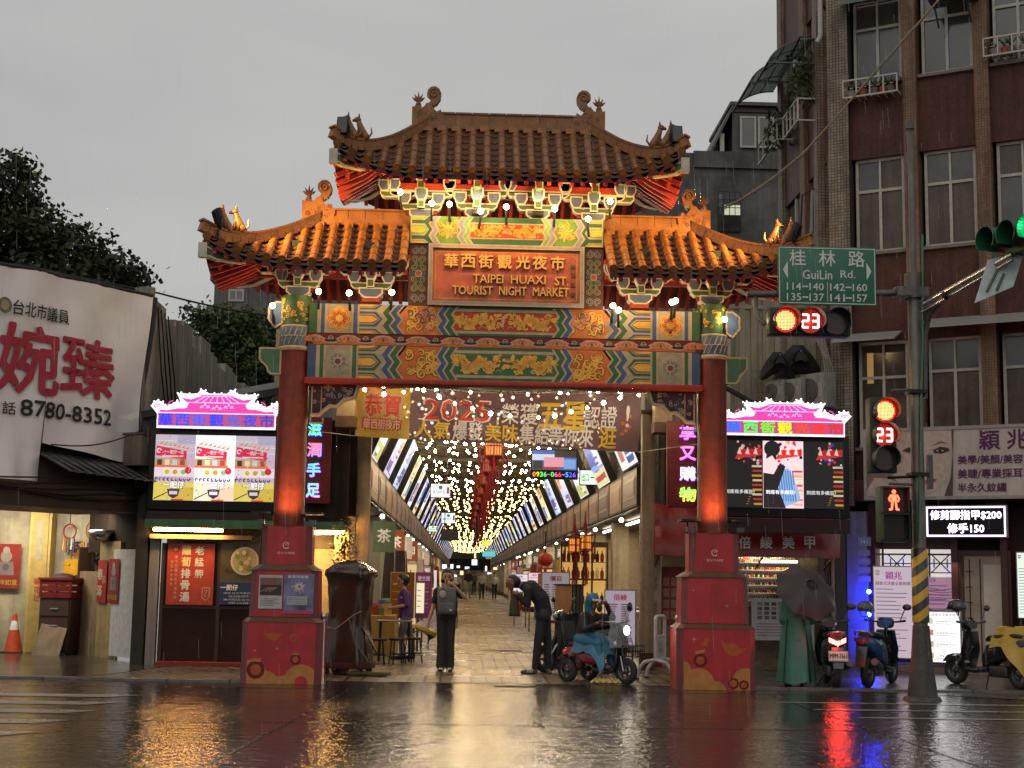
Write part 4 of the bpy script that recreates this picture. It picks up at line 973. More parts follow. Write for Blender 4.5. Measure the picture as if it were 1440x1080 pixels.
for k, y in enumerate(ly): lit_panel(-1, k, y, 2.3 if k else 1.7, DES[(k*5+0) % 6])
for k in range(28): lit_panel(1, k, 26.9+k*BAY+max(0,k-14)*1.5, 2.7, DES[(k*5+2) % 6])
# roof over the street
ROOFC = mat('arcade_roof_sheet', (.20,.18,.15), .6, var=.4, scale=2, streak=.3)
rf = thing('arcade_roof', 'corrugated roof on steel trusses over the market street', 'roof', frame(.8, 27, 5.9))
b = MB(); n = 48
for sx, xa, xb_ in ((-1,-2.3,.8),(1,.8,3.9)):
 for k in range(n):
  za = 6.0 if xa < 0 else 7.0; zb_ = 7.0 if xa < 0 else 6.0
  xa1 = lerp(xa,xb_,k/n); xb1 = lerp(xa,xb_,(k+1)/n); h1 = .03*(k%2); h2 = .03*((k+1)%2)
  z1 = lerp(za,zb_,k/n)+h1; z2 = lerp(za,zb_,(k+1)/n)+h2
  b.mesh([(xa1,26,z1),(xb1,26,z2),(xb1,205,z2),(xa1,205,z1),(xa1,26,z1+.02),(xb1,26,z2+.02),(xb1,205,z2+.02),(xa1,205,z1+.02)], [(0,1,2,3),(4,7,6,5),(0,4,5,1)], ROOFC)
b.build('roof_sheet', rf)
y = 26.5
while y < 200:
 b = MB(); g = paint((.30,.28,.24), .5)
 b.bar((-2.2,y,5.9),(3.8,y,5.9),.07,.10,g); b.bar((-2.2,y,5.92),(.8,y,6.92),.06,.08,g); b.bar((3.8,y,5.92),(.8,y,6.92),.06,.08,g); b.bar((.8,y,5.95),(.8,y,6.88),.05,.05,g)
 for s in (-1,1): b.bar((.8,y,5.95),(.8+s*1.5,y,6.4),.04,.04,g); b.bar((.8+s*1.5,y,5.95),(.8+s*1.5,y,6.4),.04,.04,g)
 b.build('roof_truss', rf); y += BAY
# strings of bulbs zigzagging under the roof
BCOL = [mat('string_bulb_%d' % i, (.8,.7,.5), .3, var=0, bump=0, em=c, es=e) for i, (c, e) in enumerate((((1,.62,.24),125),((1,.74,.40),125),((1,.88,.68),110)))]
bm_ = []
FARB = mat('far_string_bulb', (.8,.6,.4), .3, var=0, bump=0, em=(1,.60,.20), es=16)
for i in range(3):
 q = MB(); q.ball((0,0,0), (.024,.030,.035)[i], BCOL[i], 8, 6); q.ball((0,0,.065), .022, BLACK, 6, 4)
 me = bpy.data.meshes.new('string_bulb'); me.from_pydata(q.V, [], q.F); [me.materials.append(x) for x in q.mats]; me.polygons.foreach_set('material_index', q.I); me.polygons.foreach_set('use_smooth', [True]*len(q.F)); bm_.append(me)
y = 24.9; k = 0
while y < 195:
 dy = (.60 if y < 40 else .9 if y < 75 else 1.5)*random.uniform(.9,1.1)
 lab = 'string of warm round bulbs strung across under the market roof'
 t = thing('bulb_string', lab, 'string lights', frame(.8, y, 5.3), 'strings of warm bulbs under the market roof')
 z0 = 5.18+random.uniform(-.1,.12); sag = random.uniform(.08,.25); skew = random.uniform(-.4,.4)
 f = lambda u: Vector((lerp(-1.75,3.35,u), y+skew*(u-.5), z0-sag*4*u*(1-u)+.25*abs(u-.5)))
 b = MB(); b.tube([f(i/14) for i in range(15)], .007, BLACK, 4, cap=False); b.build('cable', t)
 if y < 56:
  for i in range(9):
   u = (i+.15+(k*.37)%.7+random.uniform(-.12,.12))/9
   o = bpy.data.objects.new('bulb', bm_[random.choice((0,1,1,2))]); COL.objects.link(o); o.parent = t; o.location = f(u)-Vector((.8,y,5.3))-Vector((0,0,.09))
 else:
  b = MB()
  for i in range(9): b.ball(f((i+.1+(k*.37)%.7+random.uniform(-.12,.12))/9)-Vector((0,0,.09)), .037, FARB, 6, 4)
  b.build('bulbs', t)
 y += dy; k += 1
# lamps' share of the warm glow that so many bulbs throw on the paving
# red palace lanterns along the middle
LANT = glow('#ff9838', 1.1); LANTD = glow('#e05820', .35); LRED = paint((.20,.010,.010), .5)
def palace_lantern(x, y, z, label, sc=1.0, pane=None):
 M = frame(x, y, z); t = thing('palace_lantern', label, 'lantern', M, 'red palace lanterns hanging down the market street')
 M = M @ Matrix.Scale(sc, 4)
 b = MB(M)
 for k in range(6):
  a = R(60*k+30); c, s_ = math.cos(a), math.sin(a)
  b.tube([(.24*c,.24*s_,.5),(.24*c,.24*s_,0)], .018, LRED, 6); b.tube([(.24*c,.24*s_,.5),(.40*c,.40*s_,.58),(.42*c,.42*s_,.66)], .02, LRED, 6)
  b.tube([(.40*c,.40*s_,.58),(.40*c,.40*s_,-.35)], [.014,.022], LRED, 5)   # side tassels
  b.tube([(.24*c,.24*s_,.0),(.3*c,.3*s_,-.08)], .02, LRED, 5)
 for z_, r in ((.5,.30),(0,.27),(.25,.245),(.72,.18)): b.lathe([(r,z_),(r,z_+.04),(r*.3,z_+.05),(r*.3,z_-.01),(r,z_)], LRED, 6, sm=False)
 b.lathe([(.1,.76),(.04,1.0),(.02,1.4)], LRED, 6); b.lathe([(.2,-.02),(.10,-.12),(.12,-.2),(.05,-.25)], LRED, 6)
 b.build('lantern_frame', t)
 b = MB(M); b.lathe([(.215,.04),(.215,.5)], pane or LANT, 6, sm=False); b.build('paper_pane', t); b = MB(M); [b.bar((.222*math.cos(R(60*k+30+q)),.222*math.sin(R(60*k+30+q)),.05),(.222*math.cos(R(60*k+30+q)),.222*math.sin(R(60*k+30+q)),.5),.02,.02,LRED) for k in range(6) for q in (20,40)]; b.build('lattice', t)
 b = MB(M)
 for k in range(9):
  a = 2*PI*k/9; b.tube([(.04*math.cos(a),.04*math.sin(a),-.25),(.09*math.cos(a),.09*math.sin(a),-1.25)], [.014,.018], LRED, 5)
 b.build('tassel', t)
for k, y in enumerate((35.5,41,46.5,52,58,64,71,79,88)):
 palace_lantern(.72, y, 4.55, '%s red palace lantern from the gateway down the middle of the bulb canopy' % ORD[k], 1.0, LANTD if k else None)
# cross-street hanging signs
def hang_sign(px0, px1, py0, py1, Y, name, label, paint_fn, base, em=1.2, depth=.12):
 a = at(px0, py1, Y); c = at(px1, py0, Y); t = thing(name, label, 'hanging sign', frame(a.x, Y, a.z))
 b = MB(); b.box(a.x, c.x, Y, Y+depth, a.z, c.z, BLACK, .01)
 for x in (lerp(a.x,c.x,.2), lerp(a.x,c.x,.8)): b.tube([(x,Y+depth/2,c.z),(x,Y+depth/2,5.95)], .015, DKSTEEL, 5)
 b.build('sign_case', t); b = MB(); b.rect(a.x+.02, c.x-.02, a.z+.02, c.z-.02, Y-.004, glow(base, em) if em else paint(base)); paint_fn(b, a.x, c.x, a.z, c.z, Y-.007); b.build('sign_face', t)
def f_green(txt, c='#109050'):
 def f(b, x0, x1, z0, z1, y):
  w, h = x1-x0, z1-z0; b.text(txt, glow(c,.5), (x0+x1)/2-.08*w, z0+.4*h, h*.25, y, w=w*.6); b.disc(x0+w*.5, z0+.72*h, h*.14, y, glow(c,.6)); b.rect(x0+.8*w, x0+.93*w, z0+.3*h, z0+.75*h, y, glow('#c03050',.8))
 return f
def f_exit(b, x0, x1, z0, z1, y):
 w, h = x1-x0, z1-z0; g = glow('#10a040', .9)
 b.text('出口', g, x0+.28*w, z0+.5*h, .5*h, y, w=.36*w, bold=.02); b.rect(x0+.54*w, x0+.82*w, z0+.44*h, z0+.56*h, y, g); b.flat([(x0+.76*w,z0+.25*h),(x0+.94*w,z0+.5*h),(x0+.76*w,z0+.75*h)], y, g)
hang_sign(605,634,680,700,42,'hanging_sign','white hanging sign with green emblem and small red seal, nearest on the left', f_green('華西街商圈'), '#f4f8fa')
hang_sign(620,641,721,736,60,'hanging_sign','smaller white hanging sign with green lettering and pale blue foot', f_green('華西街市'), '#e8f4f8')
hang_sign(602,616,739,748,55,'hanging_sign','pale green hanging direction sign close to the left shops', f_green('廁所'), '#d8f4e0')
hang_sign(620,645,744,760,52,'hanging_sign','unlit dark hanging board below the white signs', lambda *a: None, (.05,.05,.05), 0)
hang_sign(815,843,661,682,36,'hanging_sign','lit exit sign with a green arrow pointing away to the side', f_exit, '#e4ffe8', 1.4)
hang_sign(677,690,760,768,90,'hanging_sign','tiny yellow hanging sign far down the street', lambda *a: None, '#ffe060', 1.2)
hang_sign(678,697,775,783,95,'hanging_sign','tiny teal hanging sign at the far end of the street', lambda *a: None, '#70e0e8', .8)
hang_sign(762,778,757,767,70,'hanging_sign','tiny white hanging sign over the shops far along', lambda *a: None, '#ffffff', 1.2)
def f_led(b, x0, x1, z0, z1, y):
 w, h = x1-x0, z1-z0
 b.rect(x0+.03*w, x1-.03*w, z0+.30*h, z1-.05*h, y+.003, glow('#4a70c8', .7))
 for u0,u1,v0,v1,c in ((.03,.5,.62,.82,'#d8e0f8'),(.5,.97,.72,.95,'#101018'),(.05,.25,.32,.6,'#202020'),(.28,.7,.40,.72,'#f0a0b0'),(.3,.68,.52,.62,'#f8e8f0'),(.7,.95,.34,.66,'#80a8e8'),(.2,.6,.31,.42,'#a03038')): b.rect(x0+u0*w, x0+u1*w, z0+v0*h, z0+v1*h, y, glow(c, .9))
 cols = ['#ff9030','#ffd030','#60ff40','#30e0a0','#ff3040','#40ff60','#ff60c0','#ff4050','#c060ff','#40b0ff','#5060ff','#8050ff']
 for i, ch in enumerate('0936-066-526'): b.text(ch, glow(cols[i], 1.6), x0+w*(.075+.077*i), z0+.15*h, (.16 if ch != '-' else .03)*h, y, w=.062*w, bold=.02)
 for i in range(3): b.text('按摩舒', glow('#ffffff', .9), x0+.85*w, z0+.86*h, .07*h, y)
hang_sign(746,813,632,673,31,'phone_number_display','black hanging display with a phone number in rainbow digits', f_led, '#060608', 0, .15)
# far end of the street
b = MB(); b.box(-2.6, 4.4, 206, 206.5, 0, 9, paint((.30,.27,.24))); tag(b.build('end_wall'), 'dark building face closing the far end of the market street', 'building')
# corner piers and the cloth banner at the street mouth
def post(x, y, w, h, m, label):
 b = MB(); b.box(x-w/2, x+w/2, y-w/2, y+w/2, 0, h, m, .01); b.box(x-w/2-.02, x+w/2+.02, y-w/2-.02, y+w/2+.02, 0, .3, DKBROWN); b.box(x-w/2-.03,x+w/2+.03,y-w/2-.03,y+w/2+.03,h,h+.06,DKBROWN); tag(b.build('corner_post'), label, 'post')
post(-1.74, 24.9, .22, 4.6, mat('tan_render', (.28,.19,.11), .65, streak=.4, var=.3), 'tan rendered post at the left corner of the market street mouth')
post(3.26, 25.2, .22, 4.5, mat('tan_render', (.28,.19,.11)), 'tan rendered post at the right corner of the market street mouth')
BANN = mat('purple_banner_cloth', (.115,.055,.065), .5, var=.2, scale=3, bump=.05)
def thin(m, a, back=0):                           # let a little light through the cloth
 nt = m.node_tree; b = nt.nodes['Principled BSDF']; tr = nt.nodes.new('ShaderNodeBsdfTransparent'); mx = nt.nodes.new('ShaderNodeMixShader'); mx.inputs[0].default_value = a
 out = nt.nodes['Material Output']; src = b.outputs[0]
 if back:
  tl = nt.nodes.new('ShaderNodeBsdfTranslucent'); m3 = nt.nodes.new('ShaderNodeMixShader'); m3.inputs[0].default_value = back; tl.inputs['Color'].default_value = b.inputs['Base Color'].default_value
  nt.links.new(src, m3.inputs[1]); nt.links.new(tl.outputs[0], m3.inputs[2]); src = m3.outputs[0]
 nt.links.new(src, mx.inputs[1]); nt.links.new(tr.outputs[0], mx.inputs[2]); nt.links.new(mx.outputs[0], out.inputs['Surface']); return m
thin(BANN, .012, .25); BANY = thin(mat('yellow_banner_cloth', (.40,.245,.03), .5, var=.3, scale=3), .01, .25)
BY = 24.2
tl = at(501,543,BY); tr = at(903,553,BY); bl = at(499,613,BY); br = at(897,636,BY)
bn = thing('welcome_banner', 'purple and yellow cloth banner with award lettering stretched across the market street mouth', 'banner', frame((tl.x+tr.x)/2, BY, bl.z))
def ban(u, v, d=0):
 top = tl.lerp(tr, u); bot = bl.lerp(br, u); p = bot.lerp(top, v)
 return Vector((p.x, BY+.05*math.sin(u*9)*(.4+.6*math.sin(3*v+1))+.03*math.sin(u*23+v*4)-d, p.z-.06*math.sin(PI*u)*v))
b = MB()
NU, NV = 48, 8
for (uA, uB, m) in ((0,.19,BANY),(.19,1,BANN)):
 n = int(NU*(uB-uA))+2; V = [ban(lerp(uA,uB,i/n), j/NV) for i in range(n+1) for j in range(NV+1)]
 b.mesh(V, [(i*(NV+1)+j,(i+1)*(NV+1)+j,(i+1)*(NV+1)+j+1,i*(NV+1)+j+1) for i in range(n) for j in range(NV)], m, True)
b.build('cloth', bn)
def bantext(b, t, m, u, v, h, w=None, bold=.0, d=.01):
 q = MB(); q.text(t, m, 0, 0, h, 0, w, bold)
 W = (tr-tl).length; H = tl.z-bl.z
 b.mesh([ban(u+p.x/W, v+p.z/H, d-p.y) for p in q.V], q.F, m)
b = MB(); YEL = thin(mat('yellow_print', (.85,.62,.08), .5, var=.1), 0, .5); WHT = thin(mat('white_print', (.88,.86,.86), .5, var=.1), 0, .5); BRED = thin(mat('red_print', (.70,.08,.04), .5, var=.1), 0, .5)
bantext(b, '恭賀', CREAM, .095, .64, .40, .66, .06, .006); bantext(b, '恭賀', BRED, .095, .64, .38, .62, .025, .012)
bantext(b, '華西街夜市', paint((.3,.03,.02)), .092, .27, .20, .68, .06, .006); bantext(b, '華西街夜市', paint((.6,.35,.3)), .092, .27, .18, .64, .01, .012)
bantext(b, '2025', WHT, .355, .62, .37, 1.18, .03, .006); bantext(b, '2025', BRED, .355, .62, .34, 1.12, .012, .014)
bantext(b, '榮獲', WHT, .575, .60, .34, .62, .012); bantext(b, '五星', YEL, .725, .60, .42, .80, .03); bantext(b, '認證', WHT, .86, .58, .33, .56, .012); bantext(b, '!', WHT, .955, .6, .32, .06, .012)
for t_, u, m, w in (('人',.24,YEL,.3),('氣',.305,YEL,.28),('爆發',.395,WHT,.5),('美味',.515,YEL,.56),('集結',.63,WHT,.50),('等你來',.76,WHT,.78),('逛',.89,YEL,.30)): bantext(b, t_, m, u, .22, .30, w, .02)
b.mesh([ban(u, v, .008) for u, v in ((.22,.41),(.85,.41),(.85,.435),(.22,.435))], [(0,1,2,3)], WHT)
for k in range(6):
 u, v = .94+.012*(k%3), .3+.06*k; b.mesh([ban(u+.008*math.cos(2*PI*i/5), v+.035*math.sin(2*PI*i/5), .008) for i in range(5)], [(0,1,2,3,4)], ORANGE)
for k in range(4): b.mesh([ban(.01+.03*k+.02*math.cos(2*PI*i/7), .93+.05*math.sin(2*PI*i/7), .005) for i in range(7)], [tuple(range(7))], paint((.5,.2,.04)))
b.build('banner_lettering', bn)
for sx, P in ((-1, [(486,534),(540,547),(596,541),(640,560),(690,574),(745,580)]),(1, [(972,548),(925,544),(872,552),(826,566),(780,577),(735,582)])):
 t = thing('bulb_string', 'string of round bulbs swagged in front of the cloth banner from the '+('left' if sx < 0 else 'right')+' pillar', 'string lights', frame(.6+sx, 23.4, 4.4), 'bulb strings in front of the banner')
 pts = [at(px, py, 23.5) for px, py in P]; b = MB(); b.tube(pts, .008, BLACK, 5); b.build('cable', t)
 for i in range(10):
  u = i/2; p = pts[min(4,int(u))].lerp(pts[min(4,int(u))+1], u-min(4,int(u))); o = bpy.data.objects.new('bulb', bm_[i%3]); COL.objects.link(o); o.parent = t; o.location = p-Vector((.6+sx,23.4,4.4))-Vector((0,0,.09))
  if i % 3 == 1: lamp('POINT', 'bulb_light', p+Vector((0,-.25,-.12)), 7.5, (1,.78,.48), t, .05)
b = MB()
for p, q in ((tl,(-2.3,21.3,4.3)),(bl,(-2.4,21.3,3.7)),(tr,(3.5,21.3,4.3)),(br,(3.5,21.3,3.6))): b.tube([p, q], .008, paint((.4,.36,.3)), 5)
b.build('tie_rope', bn)
# ================================================================== left of the gate
# --- corner house with the big cloth banner
LM = frame(-8.9, 20.2, 0, 55)
lh = thing('corner_house', 'old corner house with a dark low eave over an open lit yard', 'building', LM)
uB, zB = onframe(LM, 205, 415); DARKW = mat('dark_grimy_wall', (.032,.023,.019), .8, spec=.1, var=.4, streak=.4, scale=2); TINROOF = mat('old_tin_sheet', (.10,.085,.075), .55, .3, var=.5, scale=3, streak=.4)
b = MB(LM)
b.box(-1.5, uB+.15, .12, 3.0, 3.0, 6.3, DARKW); b.box(uB+.02, uB+.2, -.02, .3, 2.6, 6.55, mat('weathered_concrete', (.24,.21,.165), .75, var=.4, streak=.6, scale=2.5, bump=.2)); b.build('upper_wall', lh)
b = MB(LM)
x0, z0 = onframe(LM, 54, 690); x1, z1 = onframe(LM, 195, 738)
b.box(-1.5, uB+.1, -.25, 1.6, 2.55, 2.75, paint((.03,.02,.016))); b.box(-1.5, uB+.1, -.28, -.2, 2.75, 2.95, paint((.06,.035,.022)))
b.box(-1.5, uB+.1, .05, .12, 2.9, 3.4, paint((.10,.07,.05)))
for k in range(5): b.tube([(lerp(-1.5,uB,i/8), -.3-.02*k, 2.75+.06*k+.05*math.sin(i*1.7+k)) for i in range(9)], .014, BLACK, 5)
b.build('eave', lh)
# small tin awning under the right part of the banner
b = MB(LM)
xa, za = onframe(LM, 55, 634); xb_, zb_ = onframe(LM, 188, 652); n = 20
for k in range(n):
 u0 = lerp(xa, xb_, k/n); u1 = lerp(xa, xb_, (k+1)/n); zz_ = lerp(za, zb_, k/n); h = .02*(k%2)
 b.mesh([(u0,.1,zz_+h),(u1,.1,zz_+.02-h),(u1,-.75,zz_-.33-h),(u0,-.75,zz_-.33+h),(u0,.1,zz_+h-.02),(u1,.1,zz_-h),(u1,-.75,zz_-.35-h),(u0,-.75,zz_-.35+h)], [(0,1,2,3),(4,7,6,5),(3,2,6,7),(0,4,5,1)], TINROOF)
b.build('tin_awning', lh)
b = MB(LM); u, z = onframe(LM, 180, 612); b.box(u-.18, u+.18, -.5, -.1, z-.55, z, paint((.16,.12,.10), .5), .02); b.box(u-.2,u+.2,-.52,-.08,z-.02,z+.02,paint((.1,.08,.07))); b.build('meter_box', lh)
# yard walls lit from inside
BEI = mat('lit_beige_wall', (.48,.42,.29), .7, var=.3, scale=3, streak=.25); WHW = mat('white_yard_wall', (.55,.5,.40), .7, var=.3, scale=3, streak=.3)
b = MB(); b.box(-14, -6.6, 27.9, 28.05, 0, 2.9, BEI); b.box(-8.25,-7.85,27.55,27.9,0,2.9,paint((.50,.37,.13), .6)); b.box(-8.2,-7.9,27.53,27.55,.02,2.88,paint((.42,.30,.10), .6))
b.box(-7.84,-6.62,27.86,27.9,.9,2.85,WHW); b.box(-14,-5.6,27.3,28.0,2.88,2.96,DARKW); b.build('yard_wall', lh)
b = MB()
for i, ch in enumerate('繡花坊'): b.text(ch, paint((.45,.08,.04)), -8.05, 1.35-.16*i, .12, 27.525, bold=.02)
b.rect(-8.12,-7.99,1.75,2.5,27.526,paint((.35,.30,.2))); b.build('painted_words', lh)
b = MB()                                           # wall art of loops and a sign of scrap wire
cols = ['#202020','#7a2018','#d8a020','#306838','#3a3a70']
for k in range(22): b.stroke(spiral(-7.2+random.uniform(-.38,.4), 1.75+random.uniform(-.15,.35), random.uniform(.04,.12), 1.2, random.uniform(0,6), 1, 10), .025, 27.855-.002*k, paint(cols[k%5]))
b.text('鑼', paint('#d8a020'), -7.5, 1.62, .3, 27.80, bold=.04); b.text('鬨', paint('#303a70'), -7.2, 1.66, .3, 27.80, bold=.04)
for k in range(5): b.stroke([(-7.55+.17*k,1.5),(-7.56+.17*k,1.32)], .03, 27.80, paint(cols[k%3]))
b.build('wall_art', lh)
# right yard panels, boards leaning and nailed
PA = Vector((-7.3,27.5,0)); PB = Vector((-5.66,25.5,0)); dd = (PB-PA); PM = frame(PA.x, PA.y, 0, math.degrees(math.atan2(dd.y, dd.x))); PL = dd.length
b = MB(PM); WOODP = mat('bare_plywood', (.22,.155,.09), .65, var=.35, scale=2.5, streak=.3)
b.box(0, .06, 0, .3, 0, 2.0, DKBROWN); b.box(.0, .9, .02, .07, 0, 1.55, WOODP); b.box(.92, 1.75, 0, .05, 0, 2.1, mat('ochre_board', (.34,.25,.11), .6, var=.3, streak=.3)); b.box(1.55, PL-.05, -.03, 0, .05, 1.95, paint((.58,.57,.57), .45))
b.box(.3, PL, .05, .1, 1.9, 2.9, DARKW); b.build('boarded_panel', lh)
def new_year_poster(M, x, z, w, h, label, top=None):
 b = MB(M); b.box(x-w/2, x+w/2, -.052, -.05, z-h/2, z+h/2, paint((.26,.03,.025), .5))
 b.disc(x, z+.22*h, w*.2, -.054, paint((.30,.25,.22))); b.flat([(x-.25*w,z+.1*h),(x+.25*w,z+.1*h),(x+.3*w,z-.2*h),(x-.3*w,z-.2*h)], -.055, paint((.22,.17,.18)))
 b.disc(x, z+.36*h, w*.12, -.056, paint((.4,.33,.25))); b.disc(x, z-.02*h, w*.12, -.058, paint((.12,.10,.12))); b.text('吉祥如意', paint((.5,.30,.06)), x, z-.36*h, h*.13, -.057, w=w*.85, bold=.02)
 tag(b.build('new_year_poster'), label, 'poster')
new_year_poster(PM, 1.28+.35, 1.38, .42, .8, 'red new year poster with a seated figure on the pale board of the yard')
new_year_poster(frame(0,27.86), -8.75, 1.62, .55, .85, 'red new year poster with a seated figure on the beige yard wall')
b = MB(PM); b.box(.95, 1.32, -.035, -.03, .98, 1.76, paint((.30,.03,.025)))
for i, ch in enumerate('春滿'): b.text(ch, paint((.6,.5,.4)), 1.06, 1.5-.3*i, .2, -.04, bold=.01)
b.text('賀年', paint((.6,.45,.3)), 1.22, 1.4, .16, -.04, w=.12); tag(b.build('new_year_couplet'), 'red paper couplet with brush lettering beside the poster on the ochre board', 'poster')
# things in the yard
def simple(name, label, cat, M, fn, group=None):
 b = MB(M); fn(b); return tag(b.build(name), label, cat, group)
g = ground(88, 912); 
def drawers(b):
 b.box(-.32,.32,-.25,.25,.04,1.05, paint((.06,.03,.025), .5), .01)
 for k in range(3): b.box(-.29,.29,-.27,-.25,.1+.31*k,.37+.31*k, paint((.075,.04,.032), .45)); b.box(-.08,.08,-.285,-.27,.22+.31*k,.245+.31*k, STEEL)
 for x in (-.27,.27):
  for y in (-.2,.2): b.box(x-.03,x+.03,y-.03,y+.03,0,.04,BLACK)
simple('drawer_cabinet', 'dark three drawer cabinet carrying a red plastic crate in the yard', 'cabinet', frame(-7.5, 27.3, 0, -14), drawers)
DKRED2 = paint((.16,.015,.015),.5)
def crate(b):
 for z0 in (0,.12,.24): b.box(-.33,.33,-.27,-.25,z0,z0+.1,DKRED2); b.box(-.33,.33,.25,.27,z0,z0+.1,DKRED2); b.box(-.33,-.31,-.25,.25,z0,z0+.1,DKRED2); b.box(.31,.33,-.25,.25,z0,z0+.1,DKRED2)
 for x in (-.3,0,.3): b.box(x-.02,x+.02,-.275,-.25,0,.36,DKRED2)
 b.box(-.31,.31,-.25,.25,0,.02,DKRED2); b.box(-.35,.35,-.29,.29,.33,.37,DKRED2); b.ball((0,0,.34),(.26,.2,.12),paint((.05,.02,.03)),10,6)
simple('plastic_crate', 'dark red plastic crate full of dark stuff on top of the drawer cabinet', 'crate', frame(-7.5, 27.3, 1.05, -14), crate)
g = ground(76, 914)
def leanboard(b):
 V = [(-.27,0,0),(.27,0,0),(.3,.28,.62),(-.22,.28,.62)]; b.mesh(V+[(x,y+.03,z) for x,y,z in V], [(0,1,2,3),(7,6,5,4),(0,4,5,1),(1,5,6,2),(2,6,7,3),(3,7,4,0)], WOODP)
simple('leaning_board', 'short tan plank board leaning against the dark drawer cabinet', 'board', frame(-7.62, 26.8, 0, -10), leanboard)
b = MB(PM); b.lathe([(.02,0),(.2,.02),(.27,.12),(.28,.2),(.26,.2),(.24,.1),(.02,.04)], STEEL, 18, (1.1,-.05,2.105)); tag(b.build('steel_basin'), 'shiny steel basin standing on the ochre board top', 'basin')
def hanging(b, x, z, c, s):
 b.tube([(x,27.72,z+.5),(x,27.72,z+.2)], .008, BLACK, 4); b.tube([(x+.12*s*math.cos(2*PI*k/14),27.72,z+.05+.14*s*math.sin(2*PI*k/14)) for k in range(14)], .016, paint(c), 5, closed=True)
 for k in range(5): b.tube([(x-.1*s+.05*s*k,27.72,z-.06*s),(x-.1*s+.05*s*k,27.70,z-.3*s-.05*(k%3))], [.012,.022], paint(('#d8b060','#a04020','#307040','#e0d8c0','#404880')[k]), 5)
for x, z, c, s, l in ((-7.55,2.25,'#a04020',1.0,'round rattan hoop hung with coloured feathers, left one over the wall art'),(-7.1,2.28,'#c08030',1.2,'larger rattan hoop hung with coloured feathers, right one over the wall art')):
 b = MB(); hanging(b, x, z, c, s); tag(b.build('hanging_ornament'), l, 'ornament', 'ornaments hung in the yard')
b = MB(); b.box(-6.62,-6.2,27.5,27.6,2.0,2.7,paint((.45,.43,.4))); b.tube([(-6.5,27.48,2.35),(-6.45,27.47,2.6),(-6.35,27.48,2.62)], .05, paint((.45,.05,.05)), 6); b.tube([(-6.3,27.48,2.1),(-6.28,27.47,2.5)], .05, paint((.1,.25,.24)), 6); b.box(-6.66,-6.16,27.48,27.62,1.97,2.02,DKBROWN); tag(b.build('cloth_rack'), 'white board rack with red and teal bags hung in the yard corner', 'rack')
# cone and stool
g = ground(18, 918)
cn = thing('traffic_cone', 'orange traffic cone with a white band at the edge of the wet yard', 'traffic cone', frame(g.x, g.y))
CM = frame(g.x, g.y); OC = paint((.55,.085,.03), .4)
b = MB(CM); b.box(-.2,.2,-.2,.2,0,.03,paint((.10,.03,.02)),.008); b.build('foot', cn)
b = MB(CM); b.lathe([(.16,.03),(.12,.26),(.09,.43)], OC, 20); b.lathe([(.056,.60),(.035,.72),(.03,.74),(0,.74)], OC, 20); b.build('body', cn)
b = MB(CM); b.lathe([(.0905,.43),(.0565,.60)], WHITE, 20); b.build('white_band', cn)
g = ground(14, 912)
def stool(b):
 for x in (-.2,.2):
  for y in (-.16,.16): b.tube([(x*1.15,y*1.15,0),(x*.8,y*.8,.62)], .016, BLACK, 6)
 for z, k in ((.3,.98),(.0,0)):
  if k: b.tube([(-.2*k,-.16*k,z),(.2*k,-.16*k,z),(.2*k,.16*k,z),(-.2*k,.16*k,z)], .012, BLACK, 5, closed=True)
 b.box(-.2,.2,-.16,.16,.62,.65,paint((.03,.03,.03)),.01)
simple('folding_stool', 'dark metal frame stool standing behind the traffic cone', 'stool', frame(g.x-.02, min(g.y+.5,27.45)), stool)
# lamp inside the yard (a fluorescent tube under the low ceiling, like the ones next door)
b = MB(); b.box(-9.6,-8.4,26.9,26.96,2.80,2.84, glow((1,.86,.6), 7)); setting(tag(b.build('ceiling_tube'), 'fluorescent tube under the low yard ceiling', 'tube lamp'), 'thing')
lamp('AREA', 'yard_light', (-8.4,26.6,2.75), 64, (1,.88,.66), None, (1.6,.3), (-8.4,27.4,0))
lamp('AREA', 'yard_light', (-6.9,26.4,2.6), 16, (1,.85,.62), None, (.6,.3), (-6.9,27.4,0))
# --- the big campaign cloth
pb = [onframe(LM, *p) for p in ((-60,362),(0,372),(60,384),(130,398),(205,416))]; pe = [onframe(LM, *p) for p in ((-60,694),(0,692),(44,692),(54,622),(122,640),(186,655))]
CLOTH = mat('white_banner_cloth', (.76,.72,.705), .6, var=.12, scale=1.2, bump=.12, bscale=2.2)
cb = thing('campaign_banner', 'huge white cloth banner with red and black lettering over the corner house front', 'banner', LM)
def ztop(u):
 for (a, za), (c, zc_) in zip(pb, pb[1:]):
  if u <= c: return lerp(za, zc_, (u-a)/(c-a))
 return pb[-1][1]
uN, uE = onframe(LM, -120, 500)[0], onframe(LM, 196, 540)[0]; uS = onframe(LM, 52, 660)[0]
zlow = onframe(LM, 20, 692)[1]; zr0 = onframe(LM, 54, 622)[1]; zr1 = onframe(LM, 186, 655)[1]
def clothp(u, v):
 zb_ = zlow if u <= uS else lerp(zr0, zr1, (u-uS)/(uE-uS))
 z = lerp(zb_, ztop(u)-.02, v); uu = u+(.10*v if u > uS else .02*v)*max(0,(u-uS)/(uE-uS))*1.0
 y = -.06-.045*math.sin(u*2.3+z*1.1)-.03*math.sin(u*5.1-z*2.4)-.05*max(0,1-abs(v-1)*9)*abs(math.sin(u*3.4))
 if u <= uS+.01: y -= .12*(1-v)**3*abs(math.sin(u*7))
 return Vector((uu, y, z))
b = MB(LM)
for (a, c, n) in ((uN,uS,24),(uS+.001,uE,40)):
 V = [clothp(lerp(a,c,i/n), j/20) for i in range(n+1) for j in range(21)]
 b.mesh(V, [(i*21+j,(i+1)*21+j,(i+1)*21+j+1,i*21+j+1) for i in range(n) for j in range(20)], CLOTH, True)
